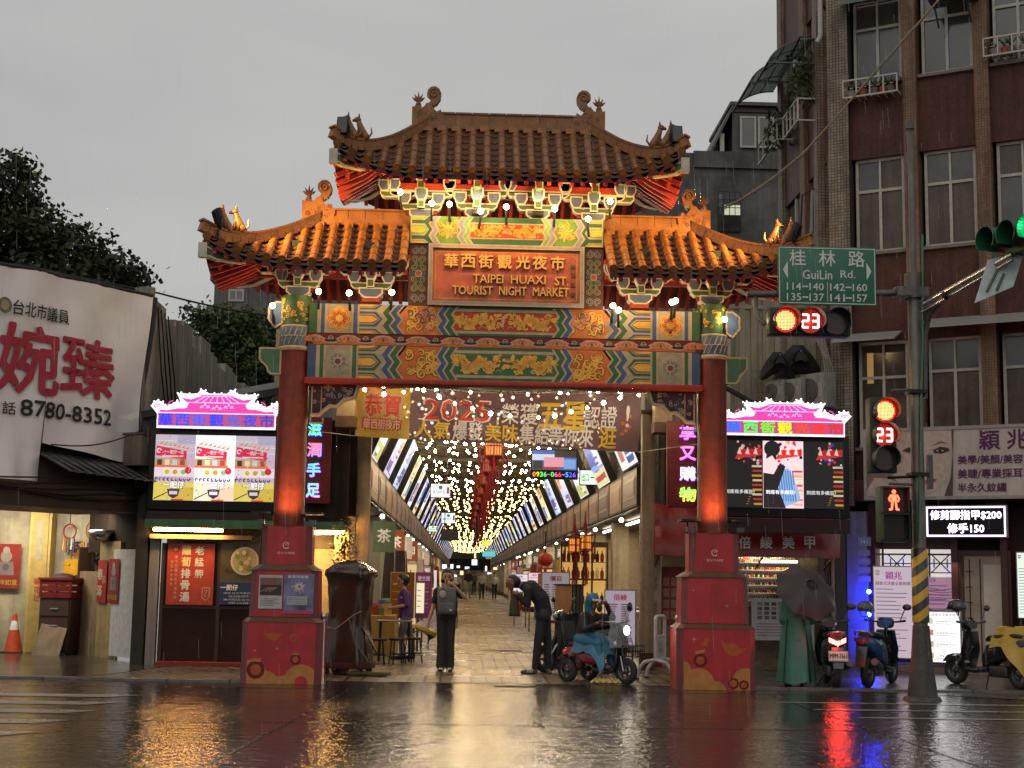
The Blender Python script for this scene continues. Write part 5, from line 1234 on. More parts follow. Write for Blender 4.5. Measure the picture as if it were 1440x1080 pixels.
b.build('cloth', cb)
b = MB(LM); b.tube([clothp(lerp(uN,uE,i/24),1)+Vector((0,.02,.02)) for i in range(25)], .035, BLACK, 6); b.tube([clothp(uE,j/10)+Vector((.07,.03,0)) for j in range(11)], .05, paint((.03,.028,.03)), 6); b.build('hem', cb)
def clothtext(b, t, m, px, py, h, w=None, bold=0.0):
 u, z = onframe(LM, px, py); q = MB(); q.text(t, m, 0, 0, h, 0, w, bold)
 for f, i in zip(q.F, q.I): pass
 out = []
 for p in q.V:
  uu, zz_ = u+p.x, z+p.z; zb_ = zlow if uu <= uS else lerp(zr0, zr1, (uu-uS)/(uE-uS)); v = (zz_-zb_)/(ztop(uu)-.02-zb_)
  c = clothp(uu, v); out.append(Vector((uu, c.y-.035+p.y, zz_)))
 b.mesh(out, q.F, m)
b = MB(LM)
ux = lambda a, c: onframe(LM, c, 500)[0]-onframe(LM, a, 500)[0]
BT = paint((.02,.02,.02), .6); RT = paint((.38,.035,.06), .6)
clothtext(b, '台北市議員', BT, 52, 440, .24, ux(12,92), .012)
clothtext(b, '婉', RT, 35, 506, 1.08, ux(-5,75), .026); clothtext(b, '臻', RT, 118, 518, .98, ux(80,158), .022)
clothtext(b, '話', BT, 10, 574, .2, ux(1,19), .012); clothtext(b, '8780-8352', BT, 90, 581, .26, ux(27,152), .028)
u, z = onframe(LM, -2, 430); q = MB(LM); b.disc(u, z, .13, -.16, paint((.12,.16,.1)), 16); b.disc(u, z, .08, -.163, CREAM, 16)
b.build('banner_lettering', cb)
b = MB(LM); u0, z0 = onframe(LM, 55, 626); u1, z1 = onframe(LM, 183, 606); b.tube([(lerp(u0,u1,i/10), -.3, lerp(z0,z1,i/10)-.12*math.sin(PI*i/10)) for i in range(11)], .012, BLACK, 5); tag(b.build('slack_cable'), 'slack black cable sagging under the campaign cloth to the meter box', 'cable')
# --- streaked concrete party wall running back along the street
CW = mat('streaked_concrete', (.27,.235,.18), .8, var=.35, streak=.7, scale=1.6, bump=.25, bscale=18)
b = MB(); y = 25.3; k = 0
while y < 37:
 w = random.uniform(.7,1.3); h = 6.42+random.uniform(-.08,.12)-(.25 if k % 3 == 1 else 0); b.box(-5.95+.01*(k%2), -5.62-.006*(k%2), y, y+w, (2.97 if y < 28.2 else 0), h, CW); y += w; k += 1
tag(b.build('concrete_wall'), 'rain streaked concrete party wall with a broken stepped top', 'wall')
b = MB()
for k in range(4): b.tube([(-5.6,25.5+.3*k,6.3),(-5.57,25.9+.4*k,5.2),(-5.56,26.6+.3*k,4.3)], .014, BLACK, 5)
tag(b.build('wall_cables'), 'thin black cables straggling down the concrete party wall', 'cable')
# --- the soup shop below the left screen
SY = 24.6
sh = thing('soup_shop', 'small dark fronted soup shop under a green eave left of the gateway', 'shop', frame(-3.6, SY))
a = at(210, 940, SY); z_e0 = at(208,745,SY).z; z_e1 = at(208,727,SY).z
BRW = mat('brown_shop_panel', (.026,.011,.008), .5, spec=.12, var=.3, scale=3, bump=.04)
b = MB(); b.box(-5.55, -5.35, SY-.1, SY+.4, 0, 4.2, paint((.03,.026,.024))); b.box(-5.32,-5.16,SY-.04,SY+.1,0,2.2,mat('grey_post', (.20,.18,.165), .6, streak=.5)); b.box(-5.1, -3.25, SY, SY+.08, .06, 2.05, BRW); b.box(-3.25,-1.95,SY+1.2,SY+1.3,0,2.6,WARMIN); b.box(-5.55,-1.95,SY+1.3,SY+1.4,2.2,4.2,DARKW)
b.box(-5.12,-5.06,SY-.03,SY,.06,2.05,DKBROWN); b.box(-4.16,-4.1,SY-.03,SY,.06,2.05,DKBROWN); b.box(-3.28,-3.2,SY-.05,SY+.1,.0,2.2,DKBROWN)
b.box(-5.1,-3.25,SY-.02,SY,.95,1.0,DKBROWN); b.build('front_wall', sh)
b = MB(); b.box(-5.1,-3.2,SY-.28,SY-.02,.005,.07,paint((.20,.03,.02))); b.build('doorstep', sh)
b = MB(); b.box(-5.4,-1.95,SY-.35,SY+.4,2.42,2.52,DARKW); b.box(-5.35,-2.0,SY-.42,SY-.3,2.30,2.44,mat('green_eave_board', (.05,.14,.04), .5, var=.3, streak=.3)); b.box(-5.3,-3.6,SY-.22,SY-.02,2.12,2.19,paint((.30,.17,.07))); b.box(-5.4,-2.0,SY-.15,SY-.1,2.52,4.2,DARKW); b.build('eave', sh)
b = MB(); p0 = at(216,744,SY-.25); p1 = at(313,746,SY-.25); b.tube([p0,p1], .028, glow((1,.50,.13), 75), 8); b.build('tube_lamp', sh)
lamp('AREA', 'tube_light', (p0+p1)/2+Vector((0,-.06,-.02)), 20, (1,.60,.26), sh, (1.2,.08), (p0+p1)/2+Vector((0,.5,-2.0)))
b = MB(); p0 = at(428,749,SY-.25); p1 = at(484,749,SY-.25); b.tube([p0,p1], .028, glow((1,.50,.13), 150), 8); b.build('tube_lamp', sh)
lamp('AREA', 'tube_light', (p0+p1)/2+Vector((0,0,-.06)), 22, (1,.68,.32), sh, (.7,.08), (p0+p1)/2+Vector((0,.5,-2.0)))
b = MB()
b.box(-3.1,-2.85,SY+.3,SY+.5,.3,2.1,paint((.42,.38,.32))); b.box(-2.8,-2.2,SY+.5,SY+.56,.9,2.0,paint((.5,.38,.2))); b.box(-2.2,-1.95,SY-.02,SY+.2,0,2.3,mat('ochre_jamb', (.40,.24,.09), .6, var=.3)); b.text('營業中', paint((.4,.05,.03)), -2.72, 1.75, .1, SY+.29); b.build('side_panels', sh)
def poster_on(name, label, px, Y, base, fn, group=None):
 (xa, ya), (xb_, yb) = px; a = at(xa, yb, Y); c = at(xb_, ya, Y); b = MB()
 b.box(a.x, c.x, Y-.03, Y, a.z, c.z, base if not isinstance(base, tuple) else paint(base, .4)); fn(b, a.x, c.x, a.z, c.z, Y-.033); return tag(b.build(name), label, 'poster', group)
def p_soup(b, x0, x1, z0, z1, y):
 w, h = x1-x0, z1-z0; W2 = paint((.62,.58,.5)); Y2 = paint((.62,.48,.22))
 for i, ch in enumerate('老艋舺'): b.text(ch, W2, x0+.68*w, z1-.11*h-.19*h*i, .14*h, y, bold=.02)
 for i, ch in enumerate('蘿蔔排骨湯'): b.text(ch, Y2 if i < 2 else W2, x0+.40*w, z1-.11*h-.19*h*i, .15*h, y, bold=.03)
 for i, ch in enumerate('第十五屆台北市滷味節'): b.text(ch, paint((.55,.35,.2)), x0+.19*w, z1-.22*h-.073*h*i, .05*h, y)
 for i, ch in enumerate('台北十大美食'): b.text(ch, paint((.55,.35,.2)), x0+.10*w, z1-.30*h-.073*h*i, .05*h, y)
 b.disc(x0+.17*w, z1-.09*h, .08*w, y, DKBROWN, 16); b.disc(x0+.17*w, z1-.09*h, .055*w, y-.002, paint((.4,.1,.04)), 16)
 b.stroke([(x0+.77*w,z0+.28*h),(x0+.92*w,z0+.28*h),(x0+.92*w,z0+.13*h),(x0+.85*w,z0+.08*h),(x0+.77*w,z0+.12*h)], .014, y, paint((.45,.28,.15)), closed=True); b.stroke([(x0+.81*w,z0+.24*h),(x0+.88*w,z0+.24*h),(x0+.81*w,z0+.15*h),(x0+.89*w,z0+.14*h)], .012, y, paint((.45,.28,.15)))
poster_on('menu_poster', 'red poster with large white soup name characters on the dark shop front', ((233,765),(303,850)), SY-.03, (.34,.045,.025), p_soup)
def p_bowl(b, x0, x1, z0, z1, y):
 w, h = x1-x0, z1-z0
 b.rect(x0, x1, z0, z0+.32*h, y, paint((.02,.035,.10))); cx, cz = x0+.62*w, z0+.64*h
 for k in range(30): b.disc(x0+random.uniform(.02,.98)*w, z0+random.uniform(.36,.97)*h, random.uniform(.015,.035), y-.0005*k, paint(('#2c3a14','#3a2a14','#44301c','#5a3020')[k%4]), 6)
 b.disc(cx, cz, .36*w, y-.02, paint((.52,.44,.33)), 26); b.disc(cx, cz, .31*w, y-.023, paint((.42,.29,.13)), 26)
 for k in range(14): b.disc(cx+random.uniform(-.2,.2)*w, cz+random.uniform(-.14,.14)*h, random.uniform(.03,.08)*w, y-.026-.001*k, paint(('#6b8a20','#c8b088','#a07848','#d8c8a0','#88a030')[k%5]), 8)
 b.text('一肥仔', WHITE, x0+.25*w, z0+.25*h, .08*h, y-.004, bold=.03)
 for k, t in enumerate(('總店:台北市華西街','02-2308-0979','廣州街店:台北市','0987-616-028')): b.text(t, paint((.5,.5,.5)), x0+.5*w, z0+.17*h-.048*h*k, .03*h, y-.004, w=(.78 if k%2 == 0 else .5)*w)
poster_on('food_poster', 'dark poster of a soup bowl over a navy strip on the shop front', ((308,755),(367,850)), SY-.03, (.085,.065,.03), p_bowl)
# --- lit screens with pagoda shaped signs over them
def screen_stack(px, Y, label_screen, label_sign, art, hues):
 x0, x1, ys0, ys1, yp0, yp1 = px
 a = at(x0, ys1, Y); c = at(x1, ys0, Y); t = thing('advert_screen', label_screen, 'led screen', frame((a.x+c.x)/2, Y, a.z))
 b = MB(); b.box(a.x-.10, c.x+.10, Y+.005, Y+.28, a.z-.16, c.z+.10, BLACK, .01); b.box(a.x-.1, c.x+.1, Y+.02, Y+.2, a.z-.42, a.z-.18, paint((.03,.015,.012))); b.build('screen_case', t)
 b = MB(); art(b, a.x, c.x, a.z, c.z, Y-.002); b.build('screen_face', t)
 c2 = at((x0+x1)/2, yp1, Y); zt = at((x0+x1)/2, yp0, Y).z; zb_ = c2.z; X0, X1 = a.x+.02, c.x; w = X1-X0; h = zt-zb_; xm = (X0+X1)/2
 s = thing('pagoda_sign', label_sign, 'lit sign', frame(xm, Y-.02, zb_))
 P = lambda L: [(xm+(u)*w, zb_+v*h) for u, v in L]
 half = [(.5,0),(.5,.36),(.525,.45),(.555,.55),(.535,.66),(.50,.70),(.46,.66),(.44,.58),(.37,.62),(.34,.70),(.31,.66),(.325,.80),(.34,.88),(.31,.90),(.24,.88),(.16,.90),(.145,1.0),(.105,.97),(.09,.90)]
 out = half+[(-u,v) for u, v in half[::-1]]
 b = MB(); b.prism(P(out)[::-1], Y-.10, Y+.06, glow('#fff0fa', 1.5), paint((.3,.3,.3))); b.build('sign_body', s)
 MAG = glow('#e03898', 1.5); LPK = glow('#ffb0e0', 1.6)
 b = MB(); y = Y-.103
 b.flat(P([(-.49,.40),(.49,.40),(.47,.47),(.42,.45),(.30,.52),(-.30,.52),(-.42,.45),(-.47,.47)]), y, MAG)
 b.flat(P([(-.26,.50),(.26,.50),(.24,.62),(.3,.78),(.22,.74),(.14,.82),(-.14,.82),(-.22,.74),(-.3,.78),(-.24,.62)]), y-.002, MAG)
 b.flat(P([(-.16,.83),(.16,.83),(.13,.86),(-.13,.86)]), y-.002, MAG)
 for k in range(-3,4): b.stroke(P([(k*.035,.81),(k*.062,.67)]), .014, y-.004, LPK)
 b.stroke(P([(-.26,.66),(.26,.66)]), .014, y-.005, LPK)
 for u in (-.1,.0,.1):
  v = .52 if u else .485
  for d in (-.028,.028): b.stroke(P([(u+d-.014,v),(u+d,v+.06),(u+d+.014,v)]), .014, y-.006, LPK)
  b.stroke(P([(u-.012,v+.05),(u,v+.11),(u+.012,v+.05)]), .014, y-.006, LPK)
 for sx in (-1,1):
  for k in range(2): b.stroke(P([(sx*(.34+.0*k),.56-.05*k),(sx*.27,.56-.05*k)]), .012, y-.006, LPK)
  b.stroke(P(arc(sx*.50,.56,.03,0,300,8)), .014, y-.006, MAG); b.stroke(P([(sx*.42,.55),(sx*.40,.66),(sx*.37,.70)]), .02, y-.006, MAG)
 b.build('sign_picture', s)
 b = MB(); base = [(-.49+.98*i/6, .20) for i in range(7)]
 b.rect(X0+.01*w, X1-.01*w, zb_+.06*h, zb_+.38*h, y-.003, glow('#d04878', 1.0))
 for i, ch in enumerate('華西街觀光夜市'): b.text(ch, glow(hues[i], 1.5), xm+(-.425+.1417*i)*w, zb_+.215*h, .30*h, y-.012, w=.118*w, bold=.035)
 b.build('sign_lettering', s)
 b = MB(); L = P(out); g_ = glow('#ffffff', 3)
 for i in range(len(L)-1):
  p, q = L[i], L[i+1]; d = math.hypot(q[0]-p[0], q[1]-p[1]); n = max(1, round(d/.11))
  if p[1] < zb_+.34*h and q[1] < zb_+.37*h: continue
  for k in range(n):
   t_ = k/n; b.ball((lerp(p[0],q[0],t_), Y-.06, lerp(p[1],q[1],t_)+.012), .014, g_, 6, 4)
 b.build('edge_bulbs', s)
def art_food(b, x0, x1, z0, z1, y):
 for k in range(3):
  w = (x1-x0)/3; a = x0+k*w; h = z1-z0; e = 1.35 if k == 1 else .95; G = lambda c, m=1: glow(c, e*m)
  R_ = lambda u0,u1,v0,v1,c,d,m=1: b.rect(a+u0*w, a+min(1,u1)*w, z0+v0*h, z0+v1*h, y-.002*d, G(c,m))
  R_(0,1,0,1,'#f4e8ee' if k == 1 else '#d0b0c8',0)
  for j in range(9): R_(.0,1,.72+.03*j,.735+.03*j,('#c8e8e8','#e8c0d0','#b0d8c8')[j%3] if k != 1 else '#f0ffff',1,.9)
  R_(.55,1,.86,1,'#b0a8c0' if k != 1 else '#ffffff',1)
  for j in range(7): b.flat([(a+(.08+.11*j)*w,z0+(.86-.012*j)*h),(a+(.17+.11*j)*w,z0+(.85-.012*j)*h),(a+(.2+.11*j)*w,z0+(.90-.012*j)*h)], y-.004, G('#e08848'))
  b.flat([(a+.02*w,z0+.68*h),(a+.78*w,z0+.62*h),(a+.80*w,z0+.75*h),(a+.03*w,z0+.83*h)], y-.006, G('#d02048'))
  b.text('一肥仔一店', G('#fff0f0'), a+.5*w, z0+.735*h, .06*h, y-.010, w=.42*w); R_(.18,.7,.66,.68,'#ffd0d0',5); b.stroke(arc(a+.1*w,z0+.755*h,.05*w,0,300,8), .02, y-.010, G('#ffd0d0'))
  R_(.0,.8,.52,.64,'#c89868',1); 
  for j in range(4): R_(.06+.19*j,.18+.19*j,.53,.62,('#403028','#e8d8b0','#b8d0d8','#a84838')[j],2)
  R_(.0,.83,.50,.535,'#f06838',3); R_(.0,1,.36,.50,'#f0dce0',3)
  for j in range(3): b.disc(a+(.32+.2*j)*w, z0+.43*h, .09*w, y-.010, G('#fff0d8'), 14); b.disc(a+(.32+.2*j)*w, z0+.43*h, .065*w, y-.012, G(('#c8c030','#e09040','#90b878')[j]), 12)
  b.disc(a+.84*w, z0+.455*h, .085*w, y-.014, G('#d01828'), 16)
  for j in range(9): b.stroke(arc(a+(.06+.1*j)*w, z0+.32*h, .03*w, 20*j, 20*j+250, 6), .02, y-.010, G(('#303048','#5058a0','#404040')[j%3]))
  for j in range(70): u_, v_ = random.uniform(.03,.97), random.uniform(.02,.98); b.disc(a+u_*w, z0+v_*h, random.uniform(.008,.022)*w, y-.0135-.0001*j, G(random.choice(['#e8a0a8','#f8e8d8','#c85868','#90a8c0','#e0c070','#806070','#f0c8d8']), .9), 5)
  R_(.0,1,.0,.28,'#e8d060' if k != 1 else '#f0d8b8',3); R_(.55,1,.0,.2,'#d8b840' if k != 1 else '#e0c0a0',4)
  b.flat([(a+.02*w,z0+.03*h),(a+.35*w,z0+.13*h),(a+.35*w,z0+.115*h),(a+.02*w,z0+.01*h)], y-.012, G('#402020'))
  b.flat([(a+.34*w,z0+.17*h),(a+.66*w,z0+.17*h),(a+.62*w,z0+.07*h),(a+.5*w,z0+.025*h),(a+.38*w,z0+.07*h)], y-.014, G('#382028'))
  R_(.4,.6,.09,.14,'#d8d0e0',8); R_(.45,.75,.0,.02,'#d02020',7)
  b.text('一肥仔', G('#402838'), a+.5*w, z0+.235*h, .115*h, y-.018, w=.56*w, bold=.06); b.text('一肥仔', G('#ffffff',1.3), a+.5*w, z0+.235*h, .105*h, y-.022, w=.54*w, bold=.015)
screen_stack((215,388,614,703,549,604), 24.2, 'wide led screen showing three soup shop adverts left of the gateway', 'pink pagoda shaped lit sign with all blue lettering left of the gateway', art_food, ['#2030ff','#3040f0','#3a50e0','#2838d8','#3458c8','#3040c0','#3038a8'])
def neon(px0, px1, py0, py1, Y, label, chars, hues, dx):
 a = at(px0, py1, Y); c = at(px1, py0, Y); t = thing('neon_sign', label, 'neon sign', frame((a.x+c.x)/2, Y, a.z), 'vertical neon signs beside the gateway pillars')
 b = MB(); b.box(a.x, c.x, Y, Y+.12, a.z, c.z, paint((.16,.025,.025), .45), .01); b.tube([((a.x+c.x)/2,Y+.1,a.z+.1),((a.x+c.x)/2,Y+.5,a.z+.1)], .03, DKSTEEL, 6); b.tube([((a.x+c.x)/2,Y+.1,c.z-.1),((a.x+c.x)/2,Y+.5,c.z-.1)], .03, DKSTEEL, 6); b.build('board', t)
 b = MB(); n = len(chars); H = c.z-a.z; W = c.x-a.x
 for i, ch in enumerate(chars):
  z = c.z-H*(i+.62)/(n+.25); x = (a.x+c.x)/2+dx*W
  b.text(ch, glow(hues[i][0], 2.2), x, z, H*.155, Y-.03, w=W*.56, bold=.035); b.text(ch, glow(hues[i][1], 2.2), x-.006, z+.01, H*.150, Y-.035, w=W*.54, bold=.012)
 b.build('neon_tubes', t)
neon(429,467,587,708,24.3,'dark red board with rainbow neon characters beside the left pillar','滋潤手足',[('#5058ff','#60ff80'),('#6080ff','#ff6040'),('#a060ff','#40d0ff'),('#e060ff','#40e0ff')],-.18)
neon(938,978,592,713,24.3,'dark red board with purple and green neon characters beside the right pillar','享又購物',[('#b040ff','#e080ff'),('#c050ff','#ff80c0'),('#a070ff','#e0e0ff'),('#ffe040','#60ff60')],.22)
# lean-to roof over the soup shop
b = MB(); n = 26
for k in range(n):
 xa = lerp(-5.5,-2.0,k/n); xb_ = lerp(-5.5,-2.0,(k+1)/n); za = lerp(4.25,4.95,k/n); zb_ = lerp(4.25,4.95,(k+1)/n); h = .02*(k%2)
 b.mesh([(xa,24.5,za+h),(xb_,24.5,zb_+.02-h),(xb_,31,zb_+1.2),(xa,31,za+1.2),(xa,24.5,za-.05),(xb_,24.5,zb_-.05)], [(0,1,2,3),(4,5,1,0)], TINROOF)
b.bar((-5.55,24.45,4.22),(-1.95,24.45,4.93),.08,.12,BLACK); b.box(-5.5,-2,24.7,24.8,2.5,4.2,DARKW)
tag(b.build('lean_to_roof'), 'dark tin lean-to roof behind the left pagoda sign', 'roof')
b = MB(); p0 = at(500,548,23.6); b.box(p0.x-.32, p0.x-.02, 23.8, 24.2, at(500,594,23.6).z, p0.z+.05, paint((.36,.27,.15), .5)); b.box(p0.x-.34,p0.x,23.78,24.22,at(500,594,23.6).z-.06,at(500,583,23.6).z,paint((.14,.08,.05))); tag(b.build('duct_box'), 'tan metal duct box behind the left carved bracket', 'duct')
b = MB(); p1 = at(931,600,24.6); b.box(p1.x-.12, p1.x+.18, 24.6, 25.0, p1.z-.06, p1.z+.45, paint((.36,.27,.15), .5)); b.box(p1.x-.14,p1.x+.2,24.58,25.02,p1.z-.1,p1.z+.08,paint((.14,.08,.05))); tag(b.build('duct_box'), 'tan metal duct box behind the right carved bracket', 'duct')
# ================================================================== right of the gate
def art_shoulder(b, x0, x1, z0, z1, y):
 w = (x1-x0)/3; h = z1-z0
 for k in range(3):
  a = x0+k*w; e = 1.3 if k == 1 else .75; G = lambda c, m=1: glow(c, e*m)
  b.rect(a, a+w, z0, z1, y, G('#0a0608' if k != 1 else '#f8c8d0'))
  for j in range(26):
   u = random.uniform(.35,.95); v = random.uniform(.62,.98)
   b.disc(a+u*w, z0+v*h, random.uniform(.02,.055)*w, y-.002-.0005*j, G(('#d03028','#f0b0a8','#2838c8','#f04838','#18080a','#e8d8d8')[j%6]), 7)
  b.flat([(a+.30*w,z0+.72*h),(a+.95*w,z0+.78*h),(a+.97*w,z0+.88*h),(a+.42*w,z0+.86*h)], y-.018, G('#e02820'))
  for j in range(6): b.flat([(a+(.36+.1*j)*w,z0+.8*h),(a+(.42+.1*j)*w,z0+.9*h),(a+(.47+.1*j)*w,z0+.79*h)], y-.019, G(('#f8d8d0','#c81818')[j%2]))
  for j in range(9):
   z = z0+(.04+.07*j)*h; b.rect(a+(.72+.02*(j%2))*w, a+.97*w, z, z+.03*h, y-.018, G(('#d8a030','#c83028','#e8d0a0')[j%3]))
  if k == 1:
   for j in range(7): b.rect(a+.62*w, a+.98*w, z0+(.05+.075*j)*h, z0+(.06+.075*j)*h, y-.019, G('#f0a0a8'))
   b.flat([(a+.02*w,z0+.35*h),(a+.30*w,z0+.52*h),(a+.62*w,z0+.60*h),(a+.78*w,z0+.40*h),(a+.88*w,z0+.10*h),(a+.52*w,z0+.02*h),(a+.05*w,z0+.05*h)], y-.022, G('#88a8d0'))
   for j in range(7): b.stroke([(a+(.36+.06*j)*w,z0+.56*h),(a+(.44+.06*j)*w,z0+.1*h)], .025, y-.024, G('#5078b0'))
   b.disc(a+.22*w, z0+.88*h, .20*w, y-.026, G('#08060a'), 18); b.disc(a+.2*w, z0+.75*h, .13*w, y-.026, G('#100a0c'), 14)
   b.flat([(a+.0*w,z0+.70*h),(a+.22*w,z0+.78*h),(a+.36*w,z0+.66*h),(a+.22*w,z0+.50*h),(a+.0*w,z0+.50*h)], y-.028, G('#f0c8c8'))
   b.flat([(a,z0+.52*h),(a+.25*w,z0+.50*h),(a+.40*w,z0+.66*h),(a+.55*w,z0+.62*h),(a+.36*w,z0+.30*h),(a+.55*w,z0),(a,z0)], y-.030, G('#140c10'))
   b.stroke([(a+.78*w,z0+.35*h),(a+.88*w,z0+.12*h)], .06, y-.03, G('#90a8c8'))
  else:
   b.flat([(a,z0),(a,z0+.98*h),(a+.12*w,z0+.9*h),(a+.2*w,z0+.72*h),(a+.5*w,z0+.64*h),(a+.64*w,z0+.45*h),(a+.72*w,z0+.22*h),(a+.78*w,z0)], y-.026, G('#0c080a'))
   for j in range(5): b.rect(a+(.58+.02*j)*w, a+(.63+.02*j)*w, z0+(.05+.035*j)*h, z0+(.06+.035*j)*h, y-.03, G('#b08840'))
  b.text('到底有多瘋狂?', G('#f0f0f0', 1.1), a+.42*w, z0+.235*h, .06*h, y-.036, w=.72*w, bold=.02)
screen_stack((1016,1186,622,713,562,614), 24.2, 'wide led screen showing a person from behind with red lanterns, right of the gateway', 'pink pagoda shaped lit sign with rainbow lettering right of the gateway', art_shoulder, ['#1860ff','#40e060','#60d830','#e8d020','#f04020','#e02820','#c02030'])
# --- nail shop under the red awning
NY = 26.0
ns = thing('nail_shop', 'nail shop with racks of polish bottles under a red awning', 'shop', frame(5.2, NY))
b = MB(); b.box(3.75, 7.0, NY+.9, NY+1.0, 0, 2.4, mat('nail_shop_back', (.17,.14,.10), .7, var=.4)); b.box(3.7,6.9,NY+.2,NY+1.0,2.35,4.3,DARKW); b.box(6.72,6.9,NY-.4,NY+.9,0,3.3,paint((.05,.04,.05))); b.build('shop_wall', ns)
b = MB(); a = at(903,905,NY+.0); c = at(929,745,NY); b.box(a.x, c.x, NY-.02, NY+.06, 0.1, c.z+.1, mat('hand_photo_panel', (.33,.26,.21), .45, var=.3, scale=3))
for k, z in enumerate((.45,.95,1.4,1.85)):           # printed hands, fingers stretched
 for j in range(5): b.stroke([(lerp(a.x,c.x,.25+.03*j),z-.12+.06*j),(lerp(a.x,c.x,.55+.04*j),z-.06+.07*j),(lerp(a.x,c.x,.85-.01*j),z+.02+.06*j)], [.05,.04,.022], NY-.024, paint(((.30,.17,.11),(.24,.12,.08))[j%2]))
b.box(a.x-.03,c.x+.03,NY-.03,NY+.07,0,.28,paint((.2,.02,.02))); b.box(a.x-.05,a.x,NY-.04,NY+.08,0,c.z+.2,STEEL); b.build('hand_poster', ns)
b = MB(); a = at(930,872,NY+.1); c = at(952,805,NY+.1); b.box(a.x,c.x+.3,NY+.08,NY+.1,a.z-.1,c.z+.1,paint((.22,.04,.04)))
for i in range(2):
 for j in range(4): b.rect(a.x+.03+.14*i, a.x+.14+.14*i, a.z+.02+.2*j, a.z+.17+.2*j, NY+.076, paint((.33,.16,.13)))
b.build('sample_card', ns)
b = MB(); RK = paint((.30,.27,.22), .4)
a = at(1046,845,NY+.6); c = at(1112,784,NY+.6)
for k in range(6):
 z = a.z+.14*k; b.box(a.x-.1, c.x+.1, NY+.5, NY+.75, z, z+.02, RK)
 x = a.x-.06
 while x < c.x+.06: b.tube([(x,NY+.58,z+.02),(x,NY+.58,z+.07)], .016, paint(random.choice(['#b03050','#d89090','#c8a060','#d8c8b0','#803048','#a06030','#404040'])), 6); b.tube([(x,NY+.58,z+.07),(x,NY+.58,z+.115)], .008, BLACK, 5); x += .042
b.box(a.x-.12,c.x+.12,NY+.75,NY+.78,a.z-.1,c.z+.1,mat('mirror_back', (.5,.45,.35), .15, .6)); b.build('polish_rack', ns)
b = MB(); b.box(c.x-.6, c.x+.1, NY+.48, NY+.52, c.z-.10, c.z-.06, glow((1,.86,.6), 5)); b.box(a.x-.05,a.x+.05,NY+.4,NY+.42,c.z-.05,c.z,glow('#ff2020',3)); b.build('rack_lamp', ns)
lamp('AREA', 'rack_light', ((a.x+c.x)/2, NY+.2, 2.1), 14, (1,.82,.55), ns, (.9,.2), ((a.x+c.x)/2, NY+.7, 1.4))
b = MB(); a = at(1057,900,NY-.1); c = at(1106,842,NY-.1); b.box(a.x,c.x,NY-.12,NY-.08,a.z,c.z,paint((.42,.40,.39),.4))
for i in range(4):
 for j in range(4): b.rect(lerp(a.x,c.x,.16+.2*i),lerp(a.x,c.x,.30+.2*i),lerp(a.z,c.z,.5+.11*j),lerp(a.z,c.z,.58+.11*j),NY-.124,paint(random.choice([(.06,.06,.06),(.12,.1,.12),(.2,.19,.2)])))
for j in range(5): b.rect(lerp(a.x,c.x,.14),lerp(a.x,c.x,.9),lerp(a.z,c.z,.1+.07*j),lerp(a.z,c.z,.125+.07*j),NY-.124,paint((.22,.22,.23)))
b.build('price_board', ns)
b = MB(); b.box(c.x+.02,c.x+.5,NY-.1,NY-.05,.35,1.5,paint((.36,.34,.33),.5)); b.build('side_panel', ns)
AW = mat('red_awning_vinyl', (.22,.018,.014), .3, var=.25, scale=2, bump=.15, bscale=5)
aw = thing('shop_awning', 'red vinyl awning with white nail shop characters right of the gateway', 'awning', frame(5.2, NY-1.0, 2.2))
xl_, xr_ = at(921,765,25).x, at(1182,765,25).x; zt_ = at(1050,736,25).z; zb_ = at(1100,784,25).z; zf = at(1100,748,25).z
b = MB(); n = 30
for k in range(n):
 u0, u1 = lerp(xl_,xr_,k/n), lerp(xl_,xr_,(k+1)/n); s0, s1 = .03*math.sin(k*1.3), .03*math.sin((k+1)*1.3)
 b.mesh([(u0,25.9,zt_+.35+s0),(u1,25.9,zt_+.35+s1),(u1,25.0,zf+s1*.4),(u0,25.0,zf+s0*.4),(u0,25.0+s0*.5,zb_+s0*.3),(u1,25.0+s1*.5,zb_+s1*.3)], [(0,1,2,3)[::-1],(3,2,5,4)[::-1]], AW, True)
 b.mesh([(u0,25.02,zf-.02),(u1,25.02,zf-.02),(u1,25.03,zb_),(u0,25.03,zb_)], [(0,1,2,3)], AW)
for u in (xl_, xr_): b.poly([(u,25.9,zt_+.35),(u,25.0,zf),(u,25.0,zb_),(u,25.9,zb_+.1)], AW)
b.build('canopy', aw)
b = MB()
for ch, px in zip('倍綾美甲', (1047,1077,1108,1138)): b.text(ch, WHITE, at(px,765,25).x, at(px,763,25).z, .21, 24.96, bold=.025)
b.build('awning_lettering', aw)
b = MB()
for u in (xl_+.1,(xl_+xr_)/2+.3,xr_-.1): b.tube([(u,25.85,zt_+.3),(u,25.05,zf-.03)], .02, DKSTEEL, 6); b.tube([(u,25.05,zb_+.05),(u,25.85,zb_-.2)], .018, DKSTEEL, 6)
b.tube([(xr_-.12,25.1,0),(xr_-.12,25.1,zb_)], .03, paint((.25,.17,.14)), 8); b.build('awning_frame', aw)
